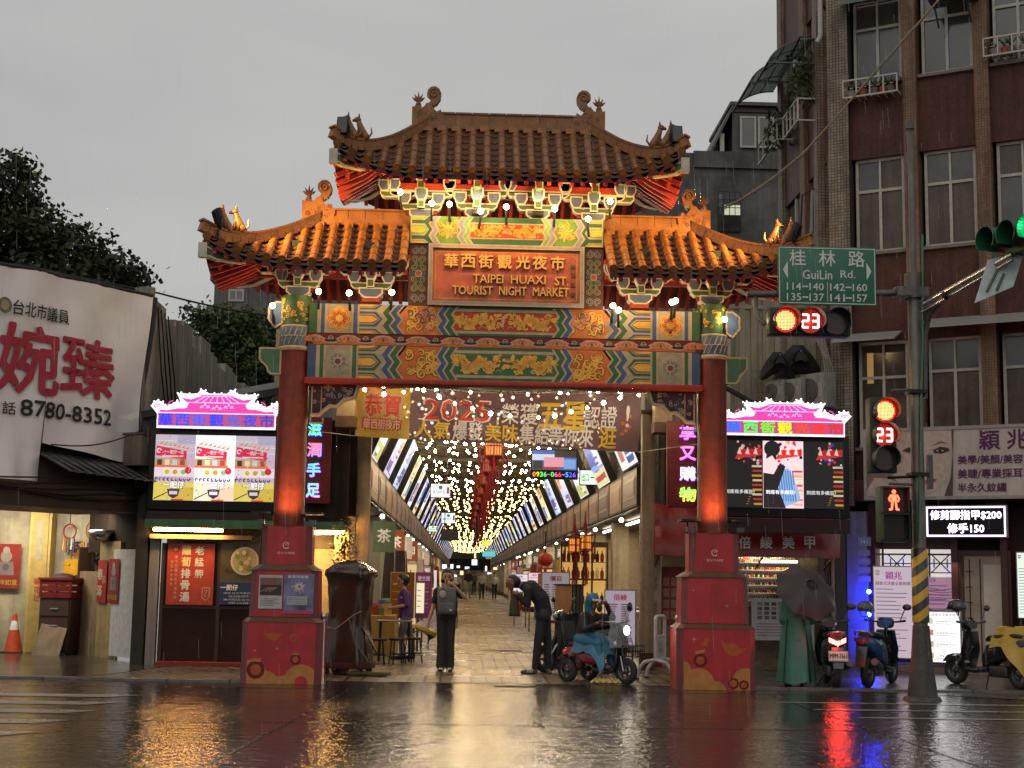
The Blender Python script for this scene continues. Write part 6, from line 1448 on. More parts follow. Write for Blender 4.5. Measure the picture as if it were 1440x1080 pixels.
# --- corrugated side wall with air conditioners above the nail shop
SW = mat('corrugated_siding', (.22,.19,.13), .55, .2, var=.3, streak=.5, scale=2)
b = MB(); x = 3.6; n = 0
while x < 7.0:
 h = .03*(n % 2); b.box(x, x+.115, 27.5-h, 27.6, 3.8, 7.6+.0*n, SW); x += .117; n += 1
b.box(3.6,7.0,27.46,27.5,6.9,6.98,paint((.2,.18,.14))); tag(b.build('siding_wall'), 'pale corrugated metal siding above the right pagoda sign', 'wall')
ACM = mat('ac_casing', (.19,.18,.165), .5, var=.3, streak=.4)
def ac(px, py, Y, w, h, label, deg=-20):
 p = at(px, py, Y); M = frame(p.x, Y, p.z, deg); t = thing('air_conditioner', label, 'air conditioner', M, 'outdoor air conditioners above the screen')
 b = MB(M); b.box(-w/2,w/2,0,.32,0,h,ACM,.015); b.box(w*.28,w*.45,-.012,0,h*.3,h*.7,paint((.22,.21,.2))); b.build('casing', t)
 b = MB(M); cx, cz = -w*.14, h/2; r = min(h,w)*.40
 b.disc(cx,cz,r,-.008,paint((.03,.03,.03)),20)
 for k in range(6): b.tube([(cx+r*(k+.6)/6*math.cos(2*PI*i/20),-.02,cz+r*(k+.6)/6*math.sin(2*PI*i/20)) for i in range(20)], .006, paint((.2,.19,.18)), 4, closed=True)
 b.build('fan_grille', t)
 b = MB(M)
 for x in (-w*.35,w*.35): b.box(x-.02,x+.02,-.05,.7,-.05,-.005,DKSTEEL); b.bar((x,.0,-.03),(x,.65,-.45),.03,.03,DKSTEEL)
 b.build('wall_bracket', t)
ac(1142, 574, 26.3, .62, .66, 'largest outdoor air conditioner unit nearest the tiled corner', -60); ac(1112, 568, 26.6, .55, .48, 'middle outdoor air conditioner unit of the three above the screen', -60); ac(1088, 566, 26.9, .5, .42, 'smallest outdoor air conditioner unit, farthest from the tiled corner', -60)
b = MB()
for (px, py, r) in ((1093,505,.32),(1122,500,.42)):
 p = at(px, py, 26.8); n = 14; V = [p+Vector((0,-.25,.05))]
 for j in (1,2,3):
  for k in range(n):
   a = 2*PI*k/n; V.append(p+Vector((r*j/3*math.cos(a)*1.1, -.25+.25*(j/3)**2, r*j/3*math.sin(a)*.7-.12*j*abs(math.cos(a)))))
 F = [(0,1+k,1+(k+1)%n) for k in range(n)]+[(1+j*n+k,1+j*n+(k+1)%n,1+(j+1)*n+(k+1)%n,1+(j+1)*n+k) for j in range(2) for k in range(n)]
 q = MB(); q.mesh(V, F, BLACK, True); q.tube([p+Vector((0,-.25,.05)), p+Vector((.1,.6,-.3))], .02, DKSTEEL, 6); tag(q.build('wind_cowl'), ('smaller black domed cowl on the siding' if r < .4 else 'larger black domed cowl on the siding'), 'cowl')
b = MB()
for k in range(5): b.tube([at(1145+k*3,470,26.5), at(1158+k*3,500+4*k,26.5), at(1162+k*2,550,26.4), at(1172+k*2,585,26.4)], .012, paint((.25,.23,.21)), 5)
for k in range(8): b.tube([at(1060+9*k,520,27.2), at(1062+9*k,556,27.2)], .008, paint((.14,.13,.12)), 4)
for k in range(4): b.tube([at(1055,522+10*k,27.2), at(1128,518+10*k,27.2)], .008, paint((.14,.13,.12)), 4)
b.tube([at(1020,545,26.8), at(1100,590,26.8)], .05, BLACK, 6); tag(b.build('wire_cage'), 'wire cage and loose cables on the siding beside the air conditioners', 'cage')
# --- the tall brown apartment block at an angle
RM = frame(6.87, 26.96, 0, -31)
ab = thing('apartment_block', 'tall brown tiled apartment block with white window frames on the right', 'building', RM)
MAROON = mat('maroon_mosaic', (.105,.037,.025), .5, spec=.2, var=.35, scale=2.5, streak=.35, bump=.12, bscale=60, tile=(.045,.045,(.05,.02,.018)))
PINKT = mat('pinkish_mosaic', (.25,.148,.092), .55, spec=.2, var=.3, scale=2.5, streak=.4, tile=(.05,.05,(.10,.06,.05)))
GREYT = mat('grey_mosaic', (.30,.235,.17), .55, spec=.2, var=.3, scale=2.5, streak=.45, tile=(.06,.06,(.07,.055,.045)))
FRAME = paint((.42,.385,.33), .45); GLASS = mat('dusk_glass', (.06,.056,.05), .08, var=.5, scale=1.2, bump=.02, bscale=3, spec=.8)
CURT = mat('brown_curtain_glass', (.085,.055,.04), .25, var=.5, scale=2, streak=.5)
U = lambda px, py: onframe(RM, px, py)
uP = [U(1181,300)[0], U(1283,300)[0], U(1385,280)[0]]        # pilaster centres
ws = (U(1195,300)[0]-U(1165,300)[0])
ped_ = uP[1]-uP[0]; uP += [uP[2]+ped_*.93, uP[2]+ped_*1.86, uP[2]+ped_*2.8]
zsp = []                                                      # window rows: (sill, head)
zA = [(U(1240,352)[1], U(1240,218)[1]), (U(1240,112)[1], U(1240,-8)[1])]
z3 = (U(1243,628)[1], U(1243,478)[1])
rows = [z3, zA[0], zA[1]]; step = zA[1][0]-zA[0][0]; rows.append((zA[1][0]+step, zA[1][1]+step))
TOP = rows[-1][1]+.6; UE = uP[-1]
b = MB(RM)
zprev = 3.1
for r, (s, h) in enumerate(rows):
 b.box(.06, UE, .10, .5, zprev, s, MAROON); zprev = h
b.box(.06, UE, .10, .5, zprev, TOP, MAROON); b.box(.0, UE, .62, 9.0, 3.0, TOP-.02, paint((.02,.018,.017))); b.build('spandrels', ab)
for k, u in enumerate(uP):
 b = MB(RM); w = ws*(1.0 if k == 0 else .62); d = .16 if k == 0 else .10
 b.box(u-w/2, u+w/2, -.0-d*.3, .55, 2.75 if k else 3.0, TOP, GREYT if k == 0 else PINKT); b.build('pilaster', ab)
def window(u0, u1, z0, z1, curtain=False, warm=False):
 b = MB(RM); y0, y1 = .20, .28; f = .055
 b.box(u0,u1,y0-.05,y1,z0,z0+f,FRAME); b.box(u0,u1,y0,y1,z1-f,z1,FRAME); b.box(u0,u0+f,y0,y1,z0+f,z1-f,FRAME); b.box(u1-f,u1,y0,y1,z0+f,z1-f,FRAME)
 zt = lerp(z0,z1,.66); um = (u0+u1)/2
 b.box(u0+f,u1-f,y0,y1,zt-f/2,zt+f/2,FRAME); b.box(um-f/2,um+f/2,y0,y1,z0+f,zt-f/2,FRAME); b.box(um-.02,um+.02,y0,y1,zt+f/2,z1-f,FRAME)
 b.box(u0-.05,u1+.05,.02,y0-.05,z0-.06,z0-.002,paint((.16,.14,.125)))
 w = b.build('window', ab)
 b = MB(RM)
 for a, c, e, g_ in ((u0+f,um-f/2,z0+f,zt-f/2),(um+f/2,u1-f,z0+f,zt-f/2),(u0+f,um-.02,zt+f/2,z1-f),(um+.02,u1-f,zt+f/2,z1-f)):
  b.rect(a, c, e, g_, y0+.04+.004*random.random(), CURT if (curtain and e < zt-.3) or random.random() < .2 else GLASS)
 if warm: b.rect(u0+.15, um-.2, zt-.1, z1-.2, y0+.03, glow((.55,.30,.10), .5)); b.rect(u0+.1, um-.1, z0+.3, z0+.9, y0+.03, glow((.5,.28,.1), .16))
 b.build('pane', w)
 return w
def planter(u0, u1, z, label_plants=True):
 b = MB(RM); W = paint((.42,.40,.37), .5)
 for zz_ in (z,z+.34): b.bar((u0,-.25,zz_),(u1,-.25,zz_),.03,.03,W); b.bar((u0,-.25,zz_),(u0,.1,zz_),.03,.03,W); b.bar((u1,-.25,zz_),(u1,.1,zz_),.03,.03,W)
 n = 4
 for k in range(n+1): b.bar((lerp(u0,u1,k/n),-.25,z),(lerp(u0,u1,k/n),-.25,z+.34),.025,.025,W)
 for k in range(9): b.bar((lerp(u0,u1,k/8),-.25,z+.17),(lerp(u0,u1,min(1,k/8+.06)),-.25,z+.17),.012,.012,W); b.bar((lerp(u0,u1,k/8),-.25,z),(lerp(u0,u1,k/8),.1,z),.014,.014,W)
 r = b.build('window_rail', ab)
 b = MB(RM)
 for k in range(5):
  u = lerp(u0+.15,u1-.15,k/4)+random.uniform(-.05,.05); b.lathe([(.06,z+.01),(.085,z+.17),(.075,z+.17)], paint(random.choice([(.25,.06,.03),(.2,.18,.15),(.12,.1,.09)])), 10, (u,-.08,0))
  for j in range(16):
   a = random.uniform(0,6.28); l = random.uniform(.08,.26); p = Vector((u,-.08,z+.16)); q = p+Vector((l*.6*math.cos(a), l*.5*math.sin(a), l)); m = p.lerp(q,.6)+Vector((0,0,.03))
   b.tube([p,m,q], [.004,.012,.002], paint(random.choice([(.05,.09,.025),(.08,.10,.03)])), 4)
 b.build('potted_plants', r)
for r, (s, h) in enumerate(rows):
 for k in range(len(uP)-1):
  wl = ws*(.5 if k == 0 else .33); u0 = uP[k]+wl+.06; u1 = uP[k+1]-ws*.33-.04
  if r == 0 and k >= 1:
   window(u0, u1, s+.2, h, True)
  else: window(u0, u1, s, h, r == 1 and k != 2, r == 0 and k == 0)
  if r == 2 and k == 0: planter(u0-.1, u1, s-.35)
  if r == 2 and k == 2: planter(u0-.1, u1, s+.05)
  if r == 3 and k == 0: pass
# sheet metal hoods and eave strips
b = MB(RM)
u0 = U(1180,490)[0]; z0 = U(1240,482)[1]
b.mesh([(u0,.05,z0+.22),(uP[1]-.25,.05,z0+.22),(uP[1]-.25,-.55,z0),(u0,-.55,z0),(u0,.05,z0+.19),(uP[1]-.25,.05,z0+.19),(uP[1]-.25,-.55,z0-.03),(u0,-.55,z0-.03)], [(0,3,2,1),(4,5,6,7),(3,7,6,2),(0,4,7,3),(1,2,6,5)], paint((.24,.235,.22), .4))
z1_ = U(1370,462)[1]
b.mesh([(uP[1]+.2,.05,z1_+.25),(UE,.05,z1_+.25),(UE,-.6,z1_),(uP[1]+.2,-.6,z1_),(UE,-.6,z1_-.03),(uP[1]+.2,-.6,z1_-.03)], [(0,3,2,1),(3,5,4,2)], paint((.24,.235,.22), .4)); b.build('eave_hood', ab)
for (pa, pb_, zoff) in (((1185,20),(1265,2),0),):
 b = MB(RM); u0, z0 = U(1184,22); u1, z1 = U(1265,2); b.mesh([(u0,.0,z0+.3),(u1,.0,z0+.3),(u1,-.6,z0),(u0,-.6,z0),(u1,-.6,z0-.03),(u0,-.6,z0-.03)], [(0,3,2,1),(3,5,4,2)], paint((.10,.14,.11), .4)); b.build('window_hood', ab)
b = MB(RM); u0, z0 = U(1320,12); b.box(u0-.1,u0+.75,-.5,-.02,z0,z0+.04,DKSTEEL); b.bar((u0,-.02,z0-.4),(u0,-.48,z0),.03,.03,DKSTEEL); b.bar((u0+.6,-.02,z0-.4),(u0+.6,-.48,z0),.03,.03,DKSTEEL); b.box(u0,u0+.6,-.45,-.05,z0+.05,z0+.5,ACM); b.build('wall_unit', ab)
# return side of the block, running back along the street
b = MB()
for k, y0_ in enumerate((27.25,28.35,30.45)):
 y1_ = (27.55,28.75,30.8)[k]; b.box(6.90, 7.4, y0_, y1_, 3.0, TOP, GREYT if k != 1 else PINKT)
 if k < 2:
  for s, h in rows: b.box(6.98, 7.4, y1_, (28.35,30.45)[k], s-1.5, s, MAROON); b.box(7.05, 7.1, y1_, (28.35,30.45)[k], s, h+.6, GLASS); b.box(7.0,7.12,(y1_+(28.35,30.45)[k])/2-.03,(y1_+(28.35,30.45)[k])/2+.03,s,h+.6,FRAME)
b.box(7.12, 12, 27.6, 30.79, 3, TOP-.05, paint((.03,.025,.022))); b.build('side_wall', ab)
def side_awning(px0, py0, px1, py1, Y0, Y1, name):
 b = MB(); z0 = at(px1,py0,Y0).z; n = 8; L = 1.0
 g = mat('green_corrugated_plastic', (.06,.10,.075), .3, var=.3, trans=.3)
 for k in range(n):
  a0, a1 = k/n*PI/2*.8, (k+1)/n*PI/2*.8; f = lambda a: (6.9-L*math.sin(a), z0-.75*(1-math.cos(a)))
  x0, za = f(a0); x1, zb2 = f(a1)
  b.mesh([(x0,Y0,za),(x1,Y0,zb2),(x1,Y1,zb2),(x0,Y1,za)], [(0,1,2,3)], g, True); b.bar((x0,Y0,za),(x1,Y0,zb2),.03,.03,DKSTEEL); b.bar((x0,Y1,za),(x1,Y1,zb2),.03,.03,DKSTEEL); b.bar((x0,(Y0+Y1)/2,za),(x1,(Y0+Y1)/2,zb2),.02,.02,DKSTEEL)
  if k % 2: b.bar((x1,Y0,zb2),(x1,Y1,zb2),.025,.025,DKSTEEL)
 b.bar((x1,Y0,zb2),(6.9,Y0,zb2),.03,.03,DKSTEEL); b.bar((x1,Y1,zb2),(6.9,Y1,zb2),.03,.03,DKSTEEL); b.build(name, ab)
side_awning(1070,85,1130,125,29.2,31.2,'side_awning'); side_awning(1125,55,1155,75,27.4,28.5,'side_awning')
b = MB(); W = paint((.42,.40,.37), .5)
for (y0_, y1_, py) in ((29.3,31.2,215),(27.4,28.7,183)):
 z = at(1120,py,(y0_+y1_)/2).z
 for zz_ in (z,z+.45): b.bar((6.55,y0_,zz_),(6.55,y1_,zz_),.035,.035,W); b.bar((6.55,y0_,zz_),(6.9,y0_,zz_),.03,.03,W)
 for k in range(5): b.bar((6.55,lerp(y0_,y1_,k/4),z),(6.55,lerp(y0_,y1_,k/4),z+.45),.03,.03,W)
b.build('side_rail', ab)
b = MB(); b.tube([at(1153,0,26.9),at(1154,50,26.9),at(1149,60,26.9)], .05, paint((.4,.38,.35)), 8)
b.tube([at(1140,50,27),at(1125,52,27.3),at(1112,80,27.6)], .02, BLACK, 6); b.tube([at(1145,265,27),at(1128,275,27),at(1125,340,27)], .02, BLACK, 6); b.tube([at(1142,268,27),at(1140,350,27)], .03, paint((.2,.19,.17)), 6); b.build('drain_pipe', ab)
for (px, py, Y) in ((1146,110,27.6),(1147,125,27.6),(1145,90,27.6),(1122,178,29.5),(1108,185,30),(1113,170,30)):
 b = MB(); c = at(px, py, Y); c.x = 6.7
 for j in range(60):
  p = c+Vector((random.uniform(-.25,.2),random.uniform(-.3,.3),random.uniform(-.35,.3))); a = random.uniform(0,6.28); l = .09
  b.poly([p,p+Vector((l*math.cos(a),l*math.sin(a),-.05)),p+Vector((l*1.3*math.cos(a+.4),l*1.3*math.sin(a+.4),-.12)),p+Vector((l*.4*math.cos(a+.9),l*.4*math.sin(a+.9),-.08))], paint(random.choice([(.035,.055,.02),(.06,.07,.025)])))
 b.build('balcony_plant', ab)
# --- beauty shop on the ground floor of the block
bs = thing('beauty_shop', 'ground floor beauty shop with wooden lattice windows and a glazed door', 'shop', RM)
MAH = mat('mahogany_trim', (.075,.018,.014), .35, var=.3, scale=3)
b = MB(RM); uA = U(1222,800)[0]; zTop = U(1340,700)[1]
b.box(.0, UE, .55, 1.0, 0, 3.0, paint((.05,.025,.02))); b.box(uA-.25, UE, -.05, .5, zTop-.05, zTop+.35, MAH); b.box(.1,UE,-.1,.55,0,.12,mat('tan_step',(.22,.15,.10),.35,var=.3)); b.box(.1,UE,-.45,-.1,.006,.10,mat('tan_step',(.22,.15,.10),.35))
for px in (1226,1342,1412): u = U(px,820)[0]; b.box(u-.06,u+.06,.05,.55,.1,zTop,MAH)
u = U(1213,800)[0]; b.box(u-.28,u+.1,-.05,.55,0,2.9,mat('grey_white_pier',(.24,.22,.24),.5,var=.3,streak=.4)); b.build('shop_front', bs)
WIN = mat('lit_shop_interior', (.6,.57,.5), .7, var=0, bump=0, em=(1,.93,.85), es=.6)
b = MB(RM)
u0, z0 = U(1230,856); u1, z1 = U(1340,772); b.rect(u0,u1,z0,z1,.40,WIN)
for z in (z0+.25*(z1-z0),z0+.9*(z1-z0)): b.box(u0,u1,.3,.34,z,z+.03,MAH)
for px in (1236,1283,1302,1336): u = U(px,820)[0]; b.box(u-.015,u+.015,.3,.34,z0,z1,MAH)
for px in (1256,1318):                               # lattice of crossing bars
 u, z = U(px, 792); s = .17
 for (a, c) in (((-s,-s),(s,s)),((-s,s),(s,-s)),((-s*1.6,0),(s*1.6,0)),((-s*1.6,-s),(s*1.6,-s)),((-s*1.6,s),(s*1.6,s)),((-s*1.6,-s),(-s*1.6,s)),((s*1.6,-s),(s*1.6,s)),((-s*.7,-s*.5),(-s*.7,s*.5)),((s*.7,-s*.5),(s*.7,s*.5))): b.bar((u+a[0],.28,z+a[1]),(u+c[0],.28,z+c[1]),.02,.02,MAH)
b.build('lattice_window', bs)
b = MB(RM)
u0, z0 = U(1352,932); u1, z1 = U(1414,782)
b.box(u0-.07,u0,.1,.5,.1,z1+.1,MAH); b.box(u1,u1+.07,.1,.5,.1,z1+.1,MAH); b.box(u0,u1,.1,.5,z1,z1+.1,MAH); dr = b.build('door', bs)
b = MB(RM); b.rect(u0,u1,.12,z1,.45,mat('lit_curtained_glass',(.22,.17,.13),.3,var=.6,scale=2,bump=.02,em=(.5,.36,.25),es=.12)); b.rect(u0+.42*(u1-u0),u0+.8*(u1-u0),.5,z1-.15,.44,mat('lit_inner_wall',(.35,.30,.26),.5,em=(.6,.48,.38),es=.15))
for px in (.12,.35,.9): b.box(u0+px*(u1-u0)-.008,u0+px*(u1-u0)+.008,.42,.435,.2,z1-.05,BLACK)
for k in range(6): b.box(u0+.03,u0+.12*(u1-u0)+.05,.42,.435,.4+.28*k,.415+.28*k,BLACK); b.box(u0+.88*(u1-u0),u1-.03,.42,.435,.5+.28*k,.515+.28*k,BLACK)
b.build('glass', dr)
lamp('AREA', 'shop_glow', tuple(RM @ Vector((2.1,-.1,2.05))), 9, (1,.95,.9), bs, (1.2,.3), tuple(RM @ Vector((2.1,-1.2,0))))
# light boards outside
def lightboard(px, py0, py1, M, yoff, name, label, fn, em=1.0, base='#f4f0f4', depth=.1, cat='light board', group=None, legs=True):
 M2 = M @ Matrix.Translation((0,yoff,0)); u0, z0 = onframe(M2, px[0], py1); u1, z1 = onframe(M2, px[1], py0)
 t = thing(name, label, cat, M2 @ Matrix.Translation(((u0+u1)/2,0,z0)), group); b = MB(M2); b.box(u0,u1,.005,depth,z0,z1,paint((.30,.27,.25),.4),.008)
 for x in (u0+.05,u1-.05):
  if z0 > .02 and legs: b.box(x-.02,x+.02,.02,depth-.01,0.12 if z0 > .14 else 0,z0,DKSTEEL)
 b.build('board_case', t)
 b = MB(M2); b.rect(u0+.02,u1-.02,z0+.02,z1-.02,0,glow(base,em) if em else paint(base)); fn(b,u0,u1,z0,z1,-.003); b.build('board_face', t); return t
def f_list(title, sub, tc='#b02050', n=16, k=.7, seed=1):
 def f(b, x0, x1, z0, z1, y):
  rnd = random.Random(seed); w, h = x1-x0, z1-z0
  b.text(title, glow(tc,k), x0+.52*w, z1-.105*h, .085*h, y, bold=.02)
  if sub: b.text(sub, glow('#803060',k), x0+.5*w, z1-.19*h, .04*h, y, w=.86*w, bold=.01)
  for i in range(n):
   z = z1-(.25+.7*i/n)*h; b.rect(x0+.08*w, x0+rnd.uniform(.45,.92)*w, z-.008*h, z, y, glow('#706878',k*.7))
  for i in range(4): b.disc(x0+.1*w+.05*w*(i%2), z1-.06*h-.03*h*(i//2), .03*w, y, glow(('#90b060','#d080a0','#b0a060','#80a0c0')[i],k), 8)
 return f
lightboard((1229,1284),796,925,RM,-.55,'light_board','lit white price board with purple title left of the striped pole',f_list('穎兆','越泰式洗髮全臉按摩','#a83898'),.62,'#f0d8e8')
def f_foot(b, x0, x1, z0, z1, y):
 w, h = x1-x0, z1-z0; b.text('越泰式洗髮全臉', glow('#707070',.8), x0+.5*w, z1-.07*h, .06*h, y, w=.7*w)
 for k in range(4):
  z = z1-(.2+.22*k)*h; b.rect(x0+.04*w,x0+.2*w,z-.05*h,z+.06*h,y,glow(('#d8e0d0','#e08870','#e0a890','#d8c060')[k],.9)); b.text(('全身按摩 90分','足部按摩 60分','肩頸按摩 30分','洗髮')[k], glow('#404040',.6), x0+.55*w, z, .035*h, y, w=.55*w); b.rect(x0+.25*w,x0+.7*w,z-.05*h,z-.042*h,y,glow('#909090',.6))
lightboard((1304,1351),860,932,RM,-.45,'light_board','bright white lit board with small pictures low beside the glazed door',f_foot,1.15,'#ffffff')
def f_pink(b, x0, x1, z0, z1, y):
 w, h = x1-x0, z1-z0; b.text('招牌', glow('#703080',.5), x0+.2*w, z1-.1*h, .12*h, y); rnd = random.Random(4)
 for k in range(5): b.rect(x0+.08*w,x0+rnd.uniform(.6,.95)*w,z1-(.28+.14*k)*h,z1-(.25+.14*k)*h,y,glow('#805888',.4)); b.stroke([(x0+.1*w,z1-(.33+.1*k)*h),(x0+.5*w,z1-(.4+.08*k)*h),(x0+.9*w,z1-(.34+.1*k)*h)],.012,y-.002,glow('#604060',.3))
lightboard((1302,1346),812,857,RM,.18,'pink_notice','pink paper notice inside the window under the right lattice',f_pink,.42,'#e8a8c8',.03,'notice',None,False)
lightboard((1431,1470),776,870,RM,-.2,'light_board','lit pale green list board right of the glazed door',f_list('價目','', '#309050'),.95,'#f0fff0')
# shop signboard with a printed face
SG = MB(RM); u0, z0 = U(1218,706); u1, z1 = U(1445,598); u1 = u0+4.2; zt_s = U(1330,601)[1]; zb_s = U(1330,698)[1]; yb_ = -.55
sg = thing('shop_signboard', 'long pale signboard with a printed face and purple beauty shop lettering', 'shop sign', RM @ Matrix.Translation((u0+2,yb_,zb_s)))
CREAMB = mat('pale_sign_sheet', (.47,.40,.35), .45, var=.15, scale=2, streak=.2)
R2 = RM @ Matrix.Translation((0,yb_,0)); V_ = lambda px, py: onframe(R2, px, py)
u0, z0 = V_(1217,700); zt_s = V_(1330,602)[1]; zb_s = V_(1330,700)[1]; u1 = u0+4.4
b = MB(R2); b.box(u0,u1,.0,.22,zb_s,zt_s,CREAMB); b.box(u0-.02,u1,-.02,0,zt_s-.03,zt_s+.03,paint((.3,.27,.25))); b.box(u0-.02,u1,-.02,0,zb_s-.03,zb_s+.03,paint((.3,.27,.25))); b.box(u0-.02,u0+.03,-.02,0,zb_s+.03,zt_s-.03,paint((.3,.27,.25)))
for k in range(3): b.bar((u0+.6+1.6*k,.1,zb_s),(u0+.6+1.6*k,.5,zb_s),.04,.04,DKSTEEL)
b.build('sign_panel', sg)
b = MB(R2); S = lambda px, py: V_(px, py)
def fp(L, m, y): b.flat([S(*p) for p in L], y, m)
fp([(1219,604),(1280,604),(1280,698),(1219,698)], paint((.20,.13,.09)), -.004)
fp([(1246,615),(1262,607),(1290,604),(1338,604),(1337,650),(1330,675),(1315,692),(1290,697),(1270,690),(1256,670)], paint((.47,.36,.30)), -.006)   # face
fp([(1256,607),(1276,608),(1272,640),(1266,665),(1252,668),(1258,640),(1250,628)], paint((.42,.30,.23)), -.008)
fp([(1219,690),(1230,672),(1252,674),(1278,684),(1278,698),(1219,698)], paint((.45,.36,.31)), -.008)         # hand by the chin
fp([(1338,604),(1340,640),(1337,672),(1328,698),(1340,698),(1341,604)], paint((.10,.06,.05)), -.010)
fp([(1312,633),(1322,628),(1334,630),(1336,634),(1324,638),(1314,637)], paint((.05,.03,.03)), -.011); fp([(1310,627),(1324,620),(1334,624),(1324,623)], paint((.16,.09,.06)), -.011)
fp([(1316,634),(1322,631),(1328,634),(1321,636.5)], paint((.4,.36,.33)), -.013); ue, ze = S(1322,634); b.disc(ue, ze, .035, -.015, paint((.03,.02,.02)), 10)
fp([(1300,676),(1310,672),(1318,674),(1312,680),(1302,681)], paint((.30,.07,.07)), -.011); fp([(1296,655),(1304,660),(1312,662),(1306,665),(1297,663)], paint((.38,.27,.22)), -.009)
fp([(1268,634),(1278,629),(1288,632),(1279,637)], paint((.05,.03,.03)), -.011)
b.build('printed_face', sg)
b = MB(R2); PUR = paint((.10,.02,.085), .5)
def st(t, px, py, hpx, wpx=None):
 u, z = S(px, py); h = S(px, py-hpx/2)[1]-S(px, py+hpx/2)[1]; b.text(t, PUR, u, z, h, -.006, None, .022, align='l')
for t, px, py, hp in (('穎 兆',1377,619,27),('美學/美顏/美容',1347,647,12.5),('美睫/專業採耳',1347,666.5,13),('半永久紋繡',1347,686,12.5)): st(t, px, py, hp)
b.build('sign_lettering', sg)
# small led price sign hanging below
def f_price(b, x0, x1, z0, z1, y):
 w, h = x1-x0, z1-z0; W_ = glow('#fff4ff', 3.0)
 b.stroke([(x0+.03*w,z0+.06*h),(x1-.03*w,z0+.06*h),(x1-.03*w,z1-.06*h),(x0+.03*w,z1-.06*h)], .03, y, glow('#f0d8ff',2.4), closed=True)
 b.text('修剪腳指甲$200', W_, x0+.5*w, z0+.70*h, .30*h, y, w=.86*w, bold=.02); b.text('修手150', W_, x0+.5*w, z0+.29*h, .30*h, y, w=.44*w, bold=.02)
lightboard((1301,1416),710,756,RM,-.5,'price_sign','small black led price sign in white light hanging under the signboard',f_price,0,(.008,.006,.008),.1,'led sign',None,False)
b = MB(RM)
for k in range(3): u, z = U(1226,(832,864,897)[k]); b.ball((u,-.2,z), .042, glow('#1428ff', 320), 8, 6); b.tube([(u,-.2,z),(u,-.05,z+.02)], .012, BLACK, 5)
tag(b.build('blue_lamps'), 'string of three small blue lamps on the pier left of the lit boards', 'lamp string')
for k in range(3):
 u, z = U(1226,(832,864,897)[k]); lamp('POINT', 'blue_light', tuple(RM @ Vector((u,-.26,z))), 5, (.08,.10,1), None, .03)
b = MB(RM); u, z = U(1217,762); b.rect(u-.12,u+.12,z-.08,z+.09,-.056,paint((.3,.3,.42))); b.text('143', paint((.8,.8,.85)), u, z, .07, -.06)
for k in range(4): b.rect(u-.13,u+.1,z-.26-.16*k,z-.15-.16*k,-.056,paint((.30,.29,.33)))
tag(b.build('number_plates'), 'house number plate and small grey notices on the pale pier', 'plate')
b = MB()
for k in range(9): p = at(1163+3*k,735,26); b.tube([p, at(1160+3.5*k,800,25.9), at(1166+3*k,860+6*(k%3),25.8), at(1176+2*k,880,25.8)], .016, paint(((.05,.05,.12),(.12,.09,.05),(.02,.02,.025))[k%3]), 5)
tag(b.build('cable_bundle'), 'bundle of loose cables and hoses on the wall beside the nail shop', 'cable')
# ================================================================== behind everything
GC = mat('grey_render', (.105,.098,.09), .8, var=.7, scale=.9, streak=.22, bump=.15, bscale=8)
gb = thing('grey_building', 'grey stained concrete building with a rooftop shed behind the right roof', 'building', frame(8, 45))
a = at(900,213,45); c = at(1165,213,45)
b = MB(); b.box(a.x, c.x+1.5, 45, 55, 0, a.z, GC); b.box(at(975,212,45).x,c.x+1.5,44.9,45,a.z-.5,a.z+.05,GC); b.build('body_wall', gb)
s0 = at(1030,210,46); s1 = at(1102,152,46); b = MB(); b.box(s0.x, s1.x+2, 46, 50, a.z, s1.z, paint((.10,.095,.085),.6)); 
b.box(s0.x-.1,s1.x+2,45.8,50,s1.z,s1.z+.12,TINROOF); b.mesh([(at(1030,152,46).x,45.8,s1.z+.1),(at(992,210,46).x,45.8,a.z+.05),(at(992,210,46).x,50,a.z+.05),(at(1030,152,46).x,50,s1.z+.1),(at(1030,152,46).x,45.8,s1.z-.08),(at(992,210,46).x,45.8,a.z-.1)], [(0,1,2,3),(0,4,5,1)], TINROOF)
b.box(at(1012,180,46).x,at(1018,180,46).x,45.95,46.05,a.z,a.z+1.0,FRAME); b.build('rooftop_shed', gb)
b = MB(); w0 = at(1042,206,45.9); w1 = at(1092,166,45.9)
for k in range(3):
 x0_ = lerp(w0.x,w1.x+.6,k/3); x1_ = lerp(w0.x,w1.x+.6,(k+1)/3)-.12; b.rect(x0_,x1_,w0.z,w1.z,45.9,GLASS); b.stroke([(x0_,w0.z),(x1_,w0.z),(x1_,w1.z),(x0_,w1.z)], .07, 45.88, FRAME, closed=True)
b.build('window', gb)
b = MB(); w0 = at(1010,325,44.9); w1 = at(1041,271,44.9); b.rect(w0.x,w1.x,w0.z,w1.z,44.95,GLASS); zl_ = at(1030,302,44.9).z; zm = at(1030,288,44.9).z; xm = at(1019,300,44.9).x
b.rect(xm,w1.x,zl_,zm,44.93,glow((.75,.75,.55),.75)); b.rect(xm,w1.x,zm+.03,w1.z,44.94,paint((.12,.12,.11)))
for k in range(5): b.bar((lerp(w0.x,w1.x,k/4),44.85,w0.z),(lerp(w0.x,w1.x,k/4),44.85,w1.z),.02,.02,BLACK)
for k in range(6): b.bar((w0.x,44.85,lerp(w0.z,w1.z,k/5)),(w1.x,44.85,lerp(w0.z,w1.z,k/5)),.02,.02,BLACK)
b.build('lit_window', gb)
fb = thing('distant_building', 'dull grey building with a small window showing behind the tree at left', 'building', frame(-10, 70))
a = at(302,395,70); c = at(445,385,70); b = MB(); b.box(a.x, c.x+2, 70, 80, 0, a.z, mat('dull_siding',(.13,.12,.11),.7,var=.4,streak=.5,scale=.8)); b.box(a.x-.2,c.x+2,69.8,80,a.z,a.z+.25,TINROOF); b.build('body_wall', fb)
